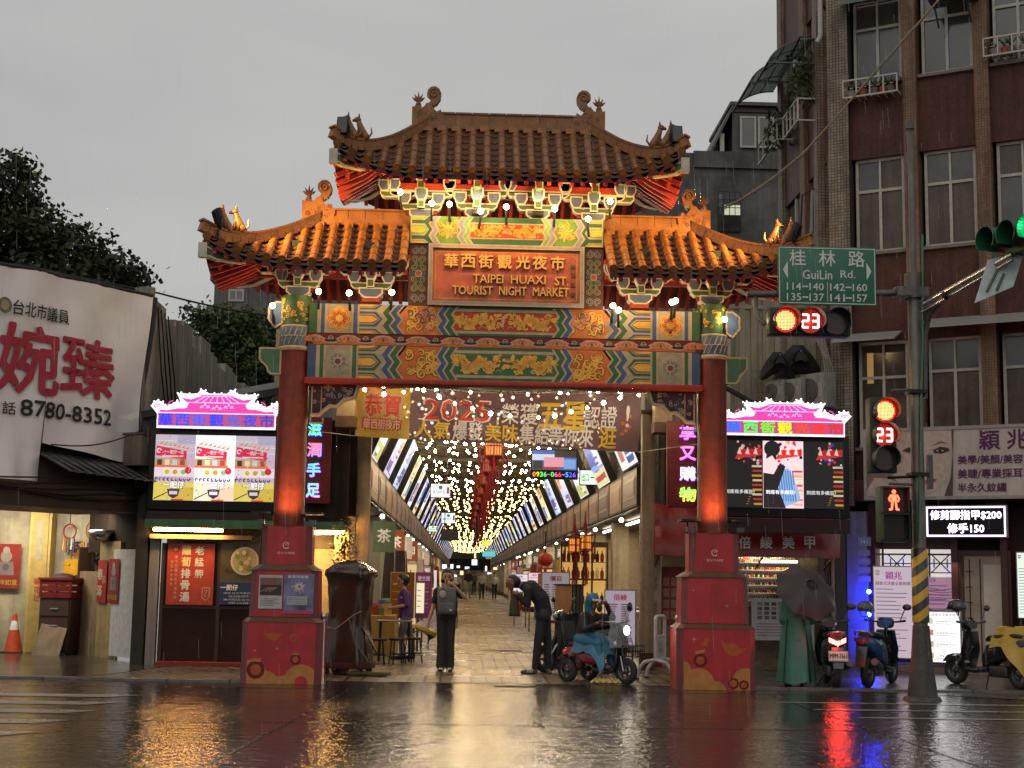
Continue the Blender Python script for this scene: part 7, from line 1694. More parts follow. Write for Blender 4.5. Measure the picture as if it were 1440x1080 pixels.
b = MB(); w0 = at(322,422,69.9); w1 = at(342,408,69.9); b.rect(w0.x,w1.x,w0.z,w1.z,69.95,GLASS); b.stroke([(w0.x,w0.z),(w1.x,w0.z),(w1.x,w1.z),(w0.x,w1.z)], .1, 69.93, FRAME, closed=True); b.rect((w0.x+w1.x)/2-.04,(w0.x+w1.x)/2+.04,w0.z,w1.z,69.92,FRAME); b.build('window', fb)
mb_ = thing('market_hall', 'long low market building under the arcade roof line at left', 'building', frame(-3.8, 60)); b = MB(); b.box(-5.5,-3.6,37.5,112,0,5.6,DARKW); b.build('wall', mb_)
mb2 = thing('market_hall', 'long low market building under the arcade roof line at right', 'building', frame(6, 60)); b = MB(); b.box(5.3,6.85,31,112,0,6.2,DARKW); b.build('wall', mb2)
# --- trees
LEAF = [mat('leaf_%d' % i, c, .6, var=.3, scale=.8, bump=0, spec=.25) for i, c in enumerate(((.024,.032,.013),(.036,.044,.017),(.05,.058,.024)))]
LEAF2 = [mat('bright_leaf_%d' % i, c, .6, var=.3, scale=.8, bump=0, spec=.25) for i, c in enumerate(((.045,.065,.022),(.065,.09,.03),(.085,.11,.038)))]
BARK = mat('tree_bark', (.06,.045,.035), .85, var=.3, bump=.3, bscale=20)
def tree(base, blobs, label, leaves, n, ls, rnd):
 t = thing('broadleaf_tree', label, 'tree', frame(base[0], base[1])); b = MB(); B0 = Vector((base[0],base[1],0)); top = Vector((base[0],base[1],min(bl[0].z for bl in blobs)*.7))
 b.tube([B0,B0.lerp(top,.5)+Vector((.1,0,0)),top], [.28,.22,.18], BARK, 9)
 for c, r in blobs:
  m = top.lerp(c,.55)+Vector((0,0,-.15*r[2])); b.tube([top,m,c], [.13,.08,.02], BARK, 6)
  for k in range(4): b.tube([m, m.lerp(c+Vector((rnd.uniform(-1,1)*r[0],rnd.uniform(-1,1)*r[1],rnd.uniform(-.5,1)*r[2])),.8)], [.05,.012], BARK, 5)
 b.build('trunk', t); b = MB()
 for c, r in blobs:
  cl = [(Vector((rnd.gauss(0,1),rnd.gauss(0,1),rnd.gauss(0,1))).normalized()*(rnd.random()**.33)) for _ in range(int(n*1.5*(r[0]*r[2])))]
  for u in cl:
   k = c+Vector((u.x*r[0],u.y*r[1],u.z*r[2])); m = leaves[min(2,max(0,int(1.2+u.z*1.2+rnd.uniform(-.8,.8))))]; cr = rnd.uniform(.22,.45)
   for j in range(22):
    p = k+Vector((rnd.gauss(0,cr*.5),rnd.gauss(0,cr*.5),rnd.gauss(0,cr*.4))); a = Vector((rnd.gauss(0,1),rnd.gauss(0,1),rnd.gauss(-.3,.7))).normalized(); q = a.orthogonal(); q.rotate(Matrix.Rotation(rnd.uniform(0,6.28),3,a)); l = ls*rnd.uniform(.7,1.3)
    b.poly([p, p+a*l*.5+q*l*.24, p+a*l, p+a*l*.5-q*l*.24], m)
 o = b.build('crown', t); return t
def blob(px, py, Y, rpx, rz=None, ry=None):
 c = at(px, py, Y); r = rpx*Y/2000; return (c, (r, ry or r, (rz or rpx)*Y/2000))
rn = random.Random(11)
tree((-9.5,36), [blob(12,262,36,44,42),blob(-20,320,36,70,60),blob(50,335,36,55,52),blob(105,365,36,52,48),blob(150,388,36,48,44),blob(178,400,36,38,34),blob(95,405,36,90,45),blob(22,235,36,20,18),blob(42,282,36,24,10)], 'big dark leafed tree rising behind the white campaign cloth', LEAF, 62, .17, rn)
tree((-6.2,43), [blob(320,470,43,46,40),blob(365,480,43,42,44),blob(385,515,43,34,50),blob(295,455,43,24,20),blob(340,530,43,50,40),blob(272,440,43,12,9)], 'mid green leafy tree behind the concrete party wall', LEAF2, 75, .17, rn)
# --- overhead lines
b = MB(); p0 = at(222,412,30); p1 = at(392,446,30); b.tube([p0+(p0-p1)*1.2]+[p0.lerp(p1,i/6)-Vector((0,0,.05*math.sin(PI*i/6))) for i in range(7)]+[p1+(p1-p0)*.3], .022, BLACK, 6); tag(b.build('power_line'), 'black power line running from the campaign cloth towards the left gateway roof', 'cable')
b = MB(); P = [(1018,291),(1040,282),(1085,252),(1130,215),(1180,160),(1235,95),(1280,45),(1320,0),(1345,-32)]
pts = [at(px,py,lerp(21.3,23.5,i/8)) for i,(px,py) in enumerate(P)]; b.tube(pts, .016, paint((.22,.15,.07)), 7); b.tube([p+Vector((0,.05,-.03+.03*math.sin(i*2))) for i,p in enumerate(pts)], .008, paint((.10,.09,.085)), 5)
for i in range(1,8): b.tube([pts[i]-Vector((.03,0,.02)),pts[i]+Vector((.03,0,.03))], .022, paint((.2,.17,.15)), 6)
tag(b.build('slung_cable'), 'thick ochre cable slung from the right roof ornament up across the apartment block', 'cable')
# ================================================================== signal pole and signs
PX, PY = 6.28, 19.5
POLEM = mat('weathered_galvanised', (.12,.11,.10), .45, .4, var=.35, streak=.4, scale=5)
tp = thing('signal_pole', 'grey steel signal pole with a yellow and black striped band and flared concrete foot', 'pole', frame(PX, PY))
zq = lambda py: at(1285, py, PY).z
b = MB(); b.lathe([(.092,.2),(.088,zq(410)),(.045,zq(405)),(.042,zq(172)),(.0,zq(170))], POLEM, 20, (PX,PY,0)); b.lathe([(.06,zq(182)),(.06,zq(174))], POLEM, 12, (PX,PY,0)); b.lathe([(.125,zq(420)),(.125,zq(385))], POLEM, 16, (PX,PY,0)); b.build('mast', tp)
b = MB()
b.lathe([(.205,0),(.195,.12),(.165,.35),(.14,.6),(.122,.85),(.112,1.0)], mat('dirty_concrete_foot',(.055,.047,.04),.55,var=.5,scale=4,streak=.4,bump=.5,bscale=14), 22, (PX,PY,0))
b.lathe([(.27,.0),(.24,.05),(.1,.07)], mat('dirty_concrete_foot'), 9, (PX,PY,0)); b.build('flared_foot', tp)
m = bpy.data.materials.new('hazard_stripes'); m.use_nodes = True; N = m.node_tree.nodes; L = m.node_tree.links; MATS['hz'] = m
tc = N.new('ShaderNodeTexCoord'); mp = N.new('ShaderNodeMapping'); mp.inputs['Rotation'].default_value = (0, R(38), 0); wv = N.new('ShaderNodeTexWave'); wv.bands_direction = 'Z'; wv.inputs['Scale'].default_value = 1.55
cr = N.new('ShaderNodeValToRGB'); cr.color_ramp.interpolation = 'CONSTANT'; cr.color_ramp.elements[0].color = (.015,.015,.015,1); cr.color_ramp.elements[1].position = .5; cr.color_ramp.elements[1].color = (.50,.27,.015,1)
L.new(tc.outputs['Object'], mp.inputs['Vector']); L.new(mp.outputs[0], wv.inputs['Vector']); L.new(wv.outputs['Fac'], cr.inputs['Fac']); L.new(cr.outputs[0], N['Principled BSDF'].inputs['Base Color']); N['Principled BSDF'].inputs['Roughness'].default_value = .35
b = MB(); b.lathe([(.115,zq(875)),(.11,zq(772)),(.09,zq(771))], m, 24, (PX,PY,0)); b.build('striped_band', tp)
b = MB(); a0 = at(1288,412,PY); a1 = at(1050,414,PY); b.tube([a0,a1], .05, POLEM, 10); b.tube([at(1062,414,PY),at(1062,430,PY),at(1066,448,PY-.05),at(1076,456,PY-.1)], .035, POLEM, 8); b.box(a0.x-.3,a0.x+.15,PY-.12,PY+.12,a0.z-.06,a0.z+.07,POLEM); b.build('mast_arm', tp)
b = MB(); p0 = at(1292,432,PY); p1 = at(1424,358,PY-1.3); b.tube([p0,p1], .045, STEEL, 10); b.tube([p0+Vector((.03,-.1,-.08)),p1+Vector((0,0,-.07))], .025, STEEL, 8)
b.tube([at(1300,560,PY),at(1300,470,PY),at(1307,440,PY-.1),at(1330,415,PY-.4)], .045, POLEM, 8); b.tube([at(1327,418,PY-.45),at(1331,414,PY-.48)], .06, BLACK, 10); b.build('mast_arm', tp)
b = MB(); b.tube([at(1297,330,PY-.1),at(1297,480,PY-.1),at(1294,620,PY-.11),at(1292,760,PY-.12)], .016, mat('conduit_green_reflection',(.02,.12,.035),.1,var=0,bump=0), 6); b.build('conduit', tp)  # green signal's reflection on the wet cable, put into its base colour
b = MB()
for py in (552,668): b.box(PX-.125,PX+.125,PY-.13,PY+.13,zq(py)-.02,zq(py)+.03,BLACK)
b.tube([at(1254,549,PY),at(1285,548,PY)], .02, POLEM, 6); b.tube([at(1248,672,PY),at(1288,670,PY)], .022, BLACK, 6); b.tube([at(1250,680,PY),at(1288,682,PY)], .02, POLEM, 6)
a = at(1304,688,PY); c = at(1296,640,PY); b.box(PX+.14,PX+.2,PY-.05,PY+.05,a.z,c.z,DKSTEEL); b.build('clamps', tp)
HOUS = paint((.02,.03,.022), .45)
def lens(b, g, c, r, lit, digits=None):
 y = c.y
 b.lathe([(r*1.12,-.02),(r*1.1,0),(r*1.0,.0)], HOUS, 24, (c.x,y,c.z), 'Y')
 # visor: three quarter hood
 n = 22; V = []
 for e in (0, 1):
  for k in range(n+1):
   q = R(-35+250*k/n); V.append((c.x+r*1.08*math.cos(q), y-.02-e*(.20 if k not in (0,n) else .10), c.z+r*1.08*math.sin(q)))
 V2 = [(c.x+(v[0]-c.x)*.95, v[1], c.z+(v[2]-c.z)*.95) for v in V]
 b.mesh(V+V2, [(k,k+1,n+2+k,n+1+k) for k in range(n)]+[(2*n+2+k,3*n+3+k,3*n+4+k,2*n+3+k) for k in range(n)]+[(n+1+k,n+2+k,3*n+4+k,3*n+3+k) for k in range(n)], HOUS)
 if lit == 'red':
  g.disc(c.x, c.z, r*.98, y-.021, glow((1,.02,.01), .7), 24)
  for i in range(-7,8):
   for j in range(-7,8):
    if math.hypot(i,j) < 6.6: g.disc(c.x+i*r*.12, c.z+j*r*.12, r*.052, y-.028, glow((1,.36,.12), 4.5), 6)
 elif lit == 'digits':
  g.disc(c.x, c.z, r*.98, y-.021, glow((.9,.01,.01), .35), 24)
  W = glow((1,.5,.42), 5)
  for d, segs in ((-1,'abged'),(1,'abgcd')):
   x = c.x+d*r*.40; w = r*.24; h = r*.52
   S = {'a':((x-w,c.z+h),(x+w,c.z+h)),'b':((x+w,c.z+h),(x+w,c.z)),'c':((x+w,c.z),(x+w,c.z-h)),'d':((x-w,c.z-h),(x+w,c.z-h)),'e':((x-w,c.z),(x-w,c.z-h)),'f':((x-w,c.z+h),(x-w,c.z)),'g':((x-w,c.z),(x+w,c.z))}
   for s in segs: g.stroke(S[s], r*.17, y-.028, W)
 else: g.disc(c.x, c.z, r*.98, y-.021, mat('dark_signal_lens',(.05,.015,.012),.2,var=0,bump=0), 24)
 if lit: lamp('POINT', 'signal_glow', (c.x,y-.10,c.z), 5.0 if lit == 'red' else 3.0, (1,.03,.015), None, .04)
sg1 = thing('traffic_signal', 'horizontal three lens signal showing red and the number 23 below the green street sign', 'traffic light', frame(5.8,PY-.1,3.9), 'traffic signals on the pole')
b = MB(); g = MB(); r = 17.5*PY/2000; Cs = [at(px, py, PY-.22) for px, py in ((1104,451),(1139,452),(1175,454))]
b.box(Cs[0].x-r*1.25, Cs[2].x+r*1.25, PY-.2, PY+.02, Cs[1].z-r*1.15, Cs[1].z+r*1.15, HOUS, .02); lens(b,g,Cs[0],r,'red'); lens(b,g,Cs[1],r,'digits'); lens(b,g,Cs[2],r,None); b.build('housing', sg1); g.build('lenses', sg1)
sg2 = thing('traffic_signal', 'upright three lens signal showing red and the number 23 on the striped pole', 'traffic light', frame(5.8,PY-.1,2.9), 'traffic signals on the pole')
b = MB(); g = MB(); r = 16.5*PY/2000; Cs = [at(px, py, PY-.22) for px, py in ((1244,578),(1243,612),(1243,645))]
b.box(Cs[1].x-r*1.15, Cs[1].x+r*1.15, PY-.2, PY+.02, Cs[2].z-r*1.2, Cs[0].z+r*1.2, HOUS, .02); lens(b,g,Cs[0],r,'red'); lens(b,g,Cs[1],r,'digits'); lens(b,g,Cs[2],r,None); b.build('housing', sg2); g.build('lenses', sg2)
pd = thing('pedestrian_signal', 'pedestrian signal with a red standing man in a green edged box on the striped pole', 'traffic light', frame(5.9,PY-.1,2.2))
a = at(1239,762,PY-.2); c = at(1275,684,PY-.2); b = MB(); b.box(a.x,c.x,PY-.2,PY+.05,a.z,c.z,paint((.03,.075,.045),.45),.01)
for z0_, z1_ in ((lerp(a.z,c.z,.52),c.z-.03),(a.z+.03,lerp(a.z,c.z,.48))):
 b.box(a.x+.03,c.x-.03,PY-.215,PY-.2,z0_,z1_,paint((.02,.012,.012),.2)); b.box(a.x,c.x,PY-.36,PY-.2,z1_+.0,z1_+.012,HOUS); b.box(a.x-.0,a.x+.012,PY-.33,PY-.2,z0_,z1_,HOUS); b.box(c.x-.012,c.x,PY-.33,PY-.2,z0_,z1_,HOUS)
b.build('housing', pd); g = MB(); x = (a.x+c.x)/2; zc_ = lerp(a.z,c.z,.75); y = PY-.22; k = (c.x-a.x)/2*.9; RG = glow((1,.12,.05), 4)
g.disc(x, zc_+.68*k, k*.18, y, RG, 10); g.flat([(x-.2*k,zc_+.45*k),(x+.2*k,zc_+.45*k),(x+.22*k,zc_-.1*k),(x-.22*k,zc_-.1*k)], y, RG)
for s in (-1,1): g.stroke([(x+s*.24*k,zc_+.42*k),(x+s*.42*k,zc_+.1*k),(x+s*.30*k,zc_-.15*k)], .14*k, y, RG); g.stroke([(x+s*.13*k,zc_-.1*k),(x+s*.2*k,zc_-.75*k),(x+s*.42*k,zc_-.8*k)], .17*k, y, RG)
g.build('red_man', pd); lamp('POINT','signal_glow',(x,y-.1,zc_),1.5,(1,.04,.02),pd,.04)
# green signal on the other arm, seen from the side
gs = thing('traffic_signal', 'signal with a green light and deep visors on the arm at the top right', 'traffic light', frame(6.9,18,5.2), 'traffic signals on the pole')
GM2 = Matrix.Translation(at(1440,331,PY-1.35)) @ Matrix.Rotation(R(-70),4,'Z'); b = MB(GM2); g = MB(GM2)
b.box(-.62,.62,-.02,.2,-.21,.21,paint((.02,.06,.035),.4),.02)
GV = paint((.015,.10,.05), .3)
for k, x in enumerate((-.4,0,.4)):
 n = 20; V = [(x+.18*math.cos(R(-40+260*i/n)), -e*.30-.02, .18*math.sin(R(-40+260*i/n))) for e in (0,1) for i in range(n+1)]; V2 = [(x+(v[0]-x)*.95, v[1], v[2]*.95) for v in V]
 b.mesh(V+V2, [(i,i+1,n+2+i,n+1+i) for i in range(n)]+[(2*n+2+i,3*n+3+i,3*n+4+i,2*n+3+i) for i in range(n)]+[(n+1+i,n+2+i,3*n+4+i,3*n+3+i) for i in range(n)], GV)
 g.disc(x, 0, .165, -.022, glow((.02,1,.35), 1.6) if k == 2 else mat('dark_signal_lens',(.05,.015,.012),.2), 22)
b.build('housing', gs); g.build('lenses', gs); lamp('POINT','signal_glow',tuple(GM2 @ Vector((.4,-.15,0))),6,(.05,1,.4),gs,.05)
bp_ = MB(); P = [at(1371,426,PY-1.1),at(1425,403,PY-1.1),at(1441,352,PY-1.1),at(1407,361,PY-1.1),at(1390,365,PY-1.1)]; V = P+[p+Vector((0,.02,0)) for p in P]
bp_.mesh(V, [(4,3,2,1,0),(5,6,7,8,9)]+[(i,(i+1)%5,(i+1)%5+5,i+5) for i in range(5)], paint((.50,.50,.52),.35)); bp_.tube([at(1388,410,PY-1.12),at(1400,385,PY-1.12),at(1411,366,PY-1.12)], .018, DKSTEEL, 6); bp_.tube([at(1402,408,PY-1.12),at(1412,385,PY-1.12)], .018, DKSTEEL, 6)
tag(bp_.build('sign_back'), 'bare white back of a triangular sign clamped under the green signal arm', 'road sign')
# street name sign
SGN = mat('green_sign_sheet', (.012,.115,.062), .4, var=.12, scale=2, bump=0)
a = at(1094,427,PY-.08); c = at(1231,350,PY-.08); ss = thing('street_sign', 'green street name sign with white lettering and arrows on the signal arm', 'street sign', frame((a.x+c.x)/2, PY-.1, a.z))
ang = math.atan2(at(1231,350,PY).z-at(1094,352,PY).z, c.x-a.x); w, h = c.x-a.x, c.z-a.z+.02; SM = Matrix.Translation(((a.x+c.x)/2, PY-.1, (a.z+c.z)/2)) 
b = MB(SM); b.box(-w/2,w/2,0,.02,-h/2,h/2,SGN,.006); b.box(-w*.3,-w*.26,.02,.12,-.2,.2,DKSTEEL); b.box(w*.26,w*.3,.02,.12,-.2,.2,DKSTEEL); b.build('sign_plate', ss)
b = MB(SM); W2 = paint((.62,.60,.56),.45)
b.stroke([(-w*.485,-h*.47),(w*.485,-h*.47),(w*.485,h*.47),(-w*.485,h*.47)], .012, -.003, W2, closed=True)
for ch, x in zip('桂林路', (-.30,0,.30)): b.text(ch, W2, x*w, .30*h, .27*h, -.004, bold=.012)
b.text('GuiLin', W2, -.10*w, .015*h, .155*h, -.004, w=.30*w, bold=.012); b.text('Rd.', W2, .21*w, .035*h, .13*h, -.004, w=.15*w, bold=.012)
for t_, x, z in (('114',-.34,-.19),('140',-.11,-.19),('142',.10,-.19),('160',.33,-.19),('135',-.34,-.37),('137',-.11,-.37),('141',.10,-.37),('157',.33,-.37)): b.text(t_, W2, x*w, z*h, .125*h, -.004, w=.145*w, bold=.014)
for x in (-.225,.215):
 for z in (-.19,-.37): b.rect(x*w-.03*w, x*w+.03*w, z*h-.012*h, z*h+.012*h, -.004, W2)
b.rect(-.003*w,.003*w,-.44*h,-.11*h,-.004,W2)
for s in (-1,1): b.flat([(s*.45*w,.09*h),(s*.40*w,.24*h),(s*.40*w,-.06*h)][::s], -.004, W2)
b.build('sign_lettering', ss)
# ================================================================== small street furniture
def bollard(x, y, h, label):
 t = thing('bollard', label, 'bollard', frame(x, y), 'steel bollards by the pedestals'); b = MB(); b.lathe([(.06,0),(.06,.02),(.03,.03),(.03,h-.1)], STEEL, 14, (x,y,0)); b.build('post', t); b = MB(); b.ball((x,y,h-.06), .05, STEEL, 14, 10); b.build('ball_cap', t)
g = ground(452,961); bollard(g.x, g.y, 1.02, 'round topped steel bollard against the left pedestal'); g = ground(953,966); bollard(g.x, g.y, 1.06, 'round topped steel bollard against the right pedestal')
g = ground(928,956); BM = frame(g.x, g.y, 0, 62); br_ = thing('parking_barrier', 'white bent tube barrier with curved feet between the trike and the right pedestal', 'barrier', BM)
b = MB(BM); WP = paint((.55,.53,.52),.35); w = .21
loop = [(-w,0,.30),(-w,0,.92)]+[(-w+.07*(1-math.cos(R(a))),0,.92+.07*math.sin(R(a))) for a in (30,60,90)]+[(w-.07*(1-math.cos(R(a))),0,.92+.07*math.sin(R(a))) for a in (90,60,30)]+[(w,0,.92),(w,0,.30)]
b.tube(loop, .028, WP, 10); b.tube([(-w,0,.32),(w,0,.32)], .026, WP, 8); b.tube([(-w,0,.68),(w,0,.68)], .02, WP, 8); b.box(-w,w,-.01,.01,.33,.68,WP); b.build('frame', br_)
for x in (-w,w):
 b = MB(BM); b.tube([(x,-.30,.03),(x,-.28,.16),(x,-.18,.28),(x,0,.32),(x,.18,.28),(x,.28,.16),(x,.30,.03)], .03, WP, 9); b.tube([(x,-.30,.0),(x,-.30,.04)], .03, BLACK, 8); b.tube([(x,.30,0),(x,.30,.04)], .03, BLACK, 8); b.build('foot', br_)
b = MB(BM); b.text('禁止', GREY, 0, .56, .09, -.013); b.text('停車', GREY, 0, .46, .09, -.013); b.build('lettering', br_)
# tarpaulin covered cart
g = ground(487,950); CM = frame(g.x, g.y+.25, 0, -14); ct = thing('covered_cart', 'tall vendor cart wrapped in a creased dark brown tarpaulin beside the left pedestal', 'cart', CM)
TARP = mat('wet_brown_tarp', (.050,.026,.018), .22, var=.25, scale=3, bump=.25, bscale=6, coat=.3)
rn2 = random.Random(3); b = MB(CM); secs = [(.16,.36,.30),(.30,.37,.31),(.55,.33,.28),(.80,.30,.26),(.95,.285,.25),(1.1,.31,.27),(1.35,.32,.28),(1.52,.33,.29),(1.56,.37,.33),(1.62,.37,.33),(1.72,.26,.2),(1.79,.10,.08)]
n = 44; V = []
for i, (z, a, c) in enumerate(secs):
 for k in range(n):
  q = 2*PI*k/n; e = .42; ca, sa = math.cos(q), math.sin(q)
  x = a*math.copysign(abs(ca)**e, ca); y = c*math.copysign(abs(sa)**e, sa)
  f = 1+.06*math.sin(q*5+z*6)*min(1,(1.6-z)*1.5 if z < 1.6 else 0)+.05*math.sin(q*9-z*11+math.sin(z*7))+rn2.uniform(-.02,.02)
  V.append((x*f+(.03*(z-.9)), y*f, z+.03*math.sin(q*3+i)*(1 if i < 9 else .4)))
F = [(i*n+k,i*n+(k+1)%n,(i+1)*n+(k+1)%n,(i+1)*n+k) for i in range(len(secs)-1) for k in range(n)]+[tuple((len(secs)-1)*n+k for k in range(n))]
b.mesh(V, F, TARP, True); b.build('tarpaulin', ct)
b = MB(CM); b.tube([(-.3,-.33,.75),(-.1,-.36,.72),(.2,-.35,.95),(.3,-.3,1.0)], .008, CREAM, 5); b.tube([(.1,-.34,.9),(.25,-.38,.5),(.42,-.3,.25)], .010, paint((.2,.15,.1)), 5); b.mesh([(.3,-.25,.75),(.62,-.28,.28),(.55,-.1,.24),(.3,.1,.7)], [(0,1,2,3)], TARP); b.build('tie_cord', ct)
b = MB(CM); b.box(-.36,.36,-.30,.30,.10,.20,paint((.07,.02,.015)),.01); b.build('base', ct)
for x in (-.28,.28):
 for y in (-.22,.22):
  b = MB(CM @ Matrix.Translation((x,y,0))); b.lathe([(.0,-.015),(.05,-.015),(.05,.015),(0,.015)], RUBBER, 14, (0,0,.05), 'Y'); b.bar((-.02,0,.10),(.0,0,.05),.05,.012,STEEL); b.build('caster', ct)
b = MB(CM); b.box(.1,.75,-.34,-.12,.02,.07,paint((.09,.09,.03)),.01); tag(b.build('folded_mat'), 'folded olive mat lying on the paving at the foot of the covered cart', 'mat')
# bush behind the cart
b = MB(); P0 = Vector((-1.95,23.6,0)); pt = thing('potted_bush', 'tall thin leaved bush in a pot behind the covered cart', 'plant', frame(-1.95,23.6))
b.lathe([(.14,0),(.2,.38),(.22,.4),(.19,.4),(.17,.34),(0,.33)], paint((.12,.05,.03)), 16, (-1.95,23.6,0)); b.build('pot', pt)
b = MB(); b.tube([P0+Vector((0,0,.3)),P0+Vector((.05,0,1.2)),P0+Vector((.0,.05,2.1))], [.03,.022,.012], BARK, 7); b.build('stem', pt); b = MB()
for k in range(900):
 z = rn2.triangular(.9,2.55,2.15); rr = .27*math.sin(PI*min(1,(2.65-z)/1.9))**.6; a = rn2.uniform(0,6.28); d = rr*rn2.random()**.5; p = P0+Vector((d*math.cos(a),d*math.sin(a),z)); v = Vector((math.cos(a),math.sin(a),rn2.uniform(-.9,.6))).normalized(); s = Vector((-math.sin(a),math.cos(a),0)); l = rn2.uniform(.06,.12)
 b.poly([p,p+v*l*.5+s*l*.2,p+v*l,p+v*l*.5-s*l*.2], paint(rn2.choice([(.05,.08,.02),(.09,.10,.03),(.035,.05,.018)])))
b.build('foliage', pt)
# tables, stools, boards at the street mouth
def table(x, y, w, d, label):
 t = thing('metal_table', label, 'table', frame(x,y)); b = MB(); b.box(x-w/2,x+w/2,y-d/2,y+d/2,.72,.75,mat('worn_table_top',(.20,.16,.13),.3,.4),.006); b.build('table_top', t)
 for i in (-1,1):
  for j in (-1,1): b = MB(); b.tube([(x+i*(w/2-.05),y+j*(d/2-.05),0),(x+i*(w/2-.07),y+j*(d/2-.07),.72)], .016, BLACK, 6); b.build('leg', t)
table(-1.22,26.6,.66,.5,'small steel table in front of the woman in the purple shirt')
def stool2(x, y, label, a=0, pc=None):
 M = frame(x,y,0,a); t = thing('round_stool', label, 'stool', M, 'dark round stools by the steel table'); b = MB(M); b.lathe([(0,.46),(.16,.46),(.165,.44),(.15,.42),(0,.42)], paint((.05,.02,.02)), 18); b.build('seat', t)
 for k in range(4):
  q = PI/4+k*PI/2; b = MB(M); b.tube([(.12*math.cos(q),.12*math.sin(q),.43),(.17*math.cos(q),.17*math.sin(q),0)], .012, BLACK, 6); b.build('leg', t)
 b = MB(M); b.tube([(.15*math.cos(2*PI*k/16),.15*math.sin(2*PI*k/16),.18) for k in range(16)], .008, BLACK, 5, closed=True); b.build('stretcher', t)
stool2(-1.46,25.5,'dark round stool nearest the covered cart'); stool2(-1.12,25.75,'dark round stool in the middle of the three by the steel table',20); stool2(-.86,26.15,'dark round stool nearest the woman carrying a yellow bundle',40)
def standboard(px, py0, py1, Y, label, base, fn, em=0, deg=0, name='stand_board', frame_c=(.22,.13,.06)):
 a = at(px[0],py1,Y); c = at(px[1],py0,Y); M = frame((a.x+c.x)/2, Y, 0, deg); w = (c.x-a.x)/max(.4,math.cos(R(deg))); z0 = max(.08,a.z); z1 = c.z; t = thing(name, label, 'sign board', M)
 b = MB(M); b.box(-w/2-.02,w/2+.02,0,.05,z0-.02,z1+.02,paint(frame_c),.006); b.bar((-w/2+.04,.03,0),(-w/2+.04,.03,z0),.03,.03,DKSTEEL); b.bar((w/2-.04,.03,0),(w/2-.04,.03,z0),.03,.03,DKSTEEL); b.bar((-w/2+.04,.40,0),(-w/2+.04,.04,z1*.7),.025,.025,DKSTEEL); b.bar((w/2-.04,.40,0),(w/2-.04,.04,z1*.7),.025,.025,DKSTEEL); b.build('board_frame', t)
 b = MB(M); b.rect(-w/2,w/2,z0,z1,-.003,glow(base,em) if em else paint(base,.4)); fn(b,-w/2,w/2,z0,z1,-.006,em); b.build('board_face', t)
def tone(c, em): return glow(c, em) if em else paint(c)
def list_fn(title, tc, rows=9, cols=2, sc='#705868'):
 def f(b, x0, x1, z0, z1, y, em):
  w, h = x1-x0, z1-z0; r_ = random.Random(len(title)+rows)
  if title: b.text(title, tone(tc,em), (x0+x1)/2, z1-.12*h, .11*h, y, bold=.03, w=min(w*.8, .12*h*len(title)))
  for i in range(rows):
   z = z1-(.24+.70*i/rows)*h
   for j in range(cols): xx = x0+w*(.08+.9*j/cols); b.rect(xx, xx+w*r_.uniform(.4,.8)/cols, z-.022*h, z, y, tone((sc,tc)[(i+j)%3==0],em*.7))
 return f
standboard((549,582),806,868,29.5,'tan brown standing board with gold lettering behind the woman in purple','#7a4a20',list_fn('美食','#e0b040',4,1,'#c08030'))
standboard((584,607),806,868,31,'magenta standing board with white characters next to the tan board','#802050',list_fn('養生館','#ffd0f0',8,2,'#e060a0'),.35)
standboard((585,597),820,862,30.2,'narrow lit cream board with red characters before the magenta board','#fff0d0',list_fn('','#c02020',4,1,'#d04030'),.9)
standboard((762,800),806,872,29.5,'white price board with an orange strip in a wooden frame behind the bending man','#e8dce4',list_fn('價目','#c02030',14,3,'#a08890'),.30,-8)
standboard((757,768),808,868,30,'narrow orange price board at the edge of the white one','#c86848',list_fn('','#fff0e0',10,1,'#ffd8c8'),.25,-8)
standboard((851,893),831,908,25.4,'pinkish white beauty price board in a brown frame behind the trike rider','#e4d4e8',list_fn('倍綾','#d02850',17,2,'#906090'),.42,-6)
standboard((722,742),808,832,46,'small lit white board far along on the right','#f8f0ff',list_fn('按摩','#d03060',4,1),.8); standboard((743,760),806,832,42,'lit pale pink board with red lettering far along on the right','#ffe0ec',list_fn('美甲','#e02050',4,1),.8)
# brown wooden display box on a stand and the scooter cargo beside it
b = MB(); a = at(782,862,26.5); c = at(822,824,26.5); b.box(a.x,a.x+(c.x-a.x)*.55,26.5,26.9,a.z,c.z,mat('copper_panel',(.36,.17,.06),.35,.3,var=.4,scale=4)); 
for k in range(3): b.box(a.x+(c.x-a.x)*(.58+.14*k),a.x+(c.x-a.x)*(.69+.14*k),26.5,26.9,a.z,c.z,paint((.05,.045,.04)))
b.box(a.x+.05,c.x-.05,26.6,26.8,0,a.z,BLACK); b.box(a.x-.02,c.x+.02,26.48,26.92,c.z,c.z+.03,DKBROWN); tag(b.build('display_box'), 'copper fronted display box with dark slats on a black stand beside the rider', 'display box')
# two small palace lanterns in the right hand shop window, red round lantern
for px, py, l in ((808,770,'left small red framed lantern in the right shop window'),(823,766,'right small red framed lantern in the right shop window')):
 p = at(px,py,28.6); palace_lantern(p.x,p.y,p.z-.1,l,.55)
p = at(767,787,36); b = MB(); b.ball(p, (.2,.2,.17), RED, 14, 10); b.lathe([(.05,-.2),(.02,-.45)], RED, 8, tuple(p)); b.lathe([(.02,.16),(.01,.7)], BLACK, 6, tuple(p)); tag(b.build('round_lantern'), 'round red lantern hanging by the right shops', 'lantern')
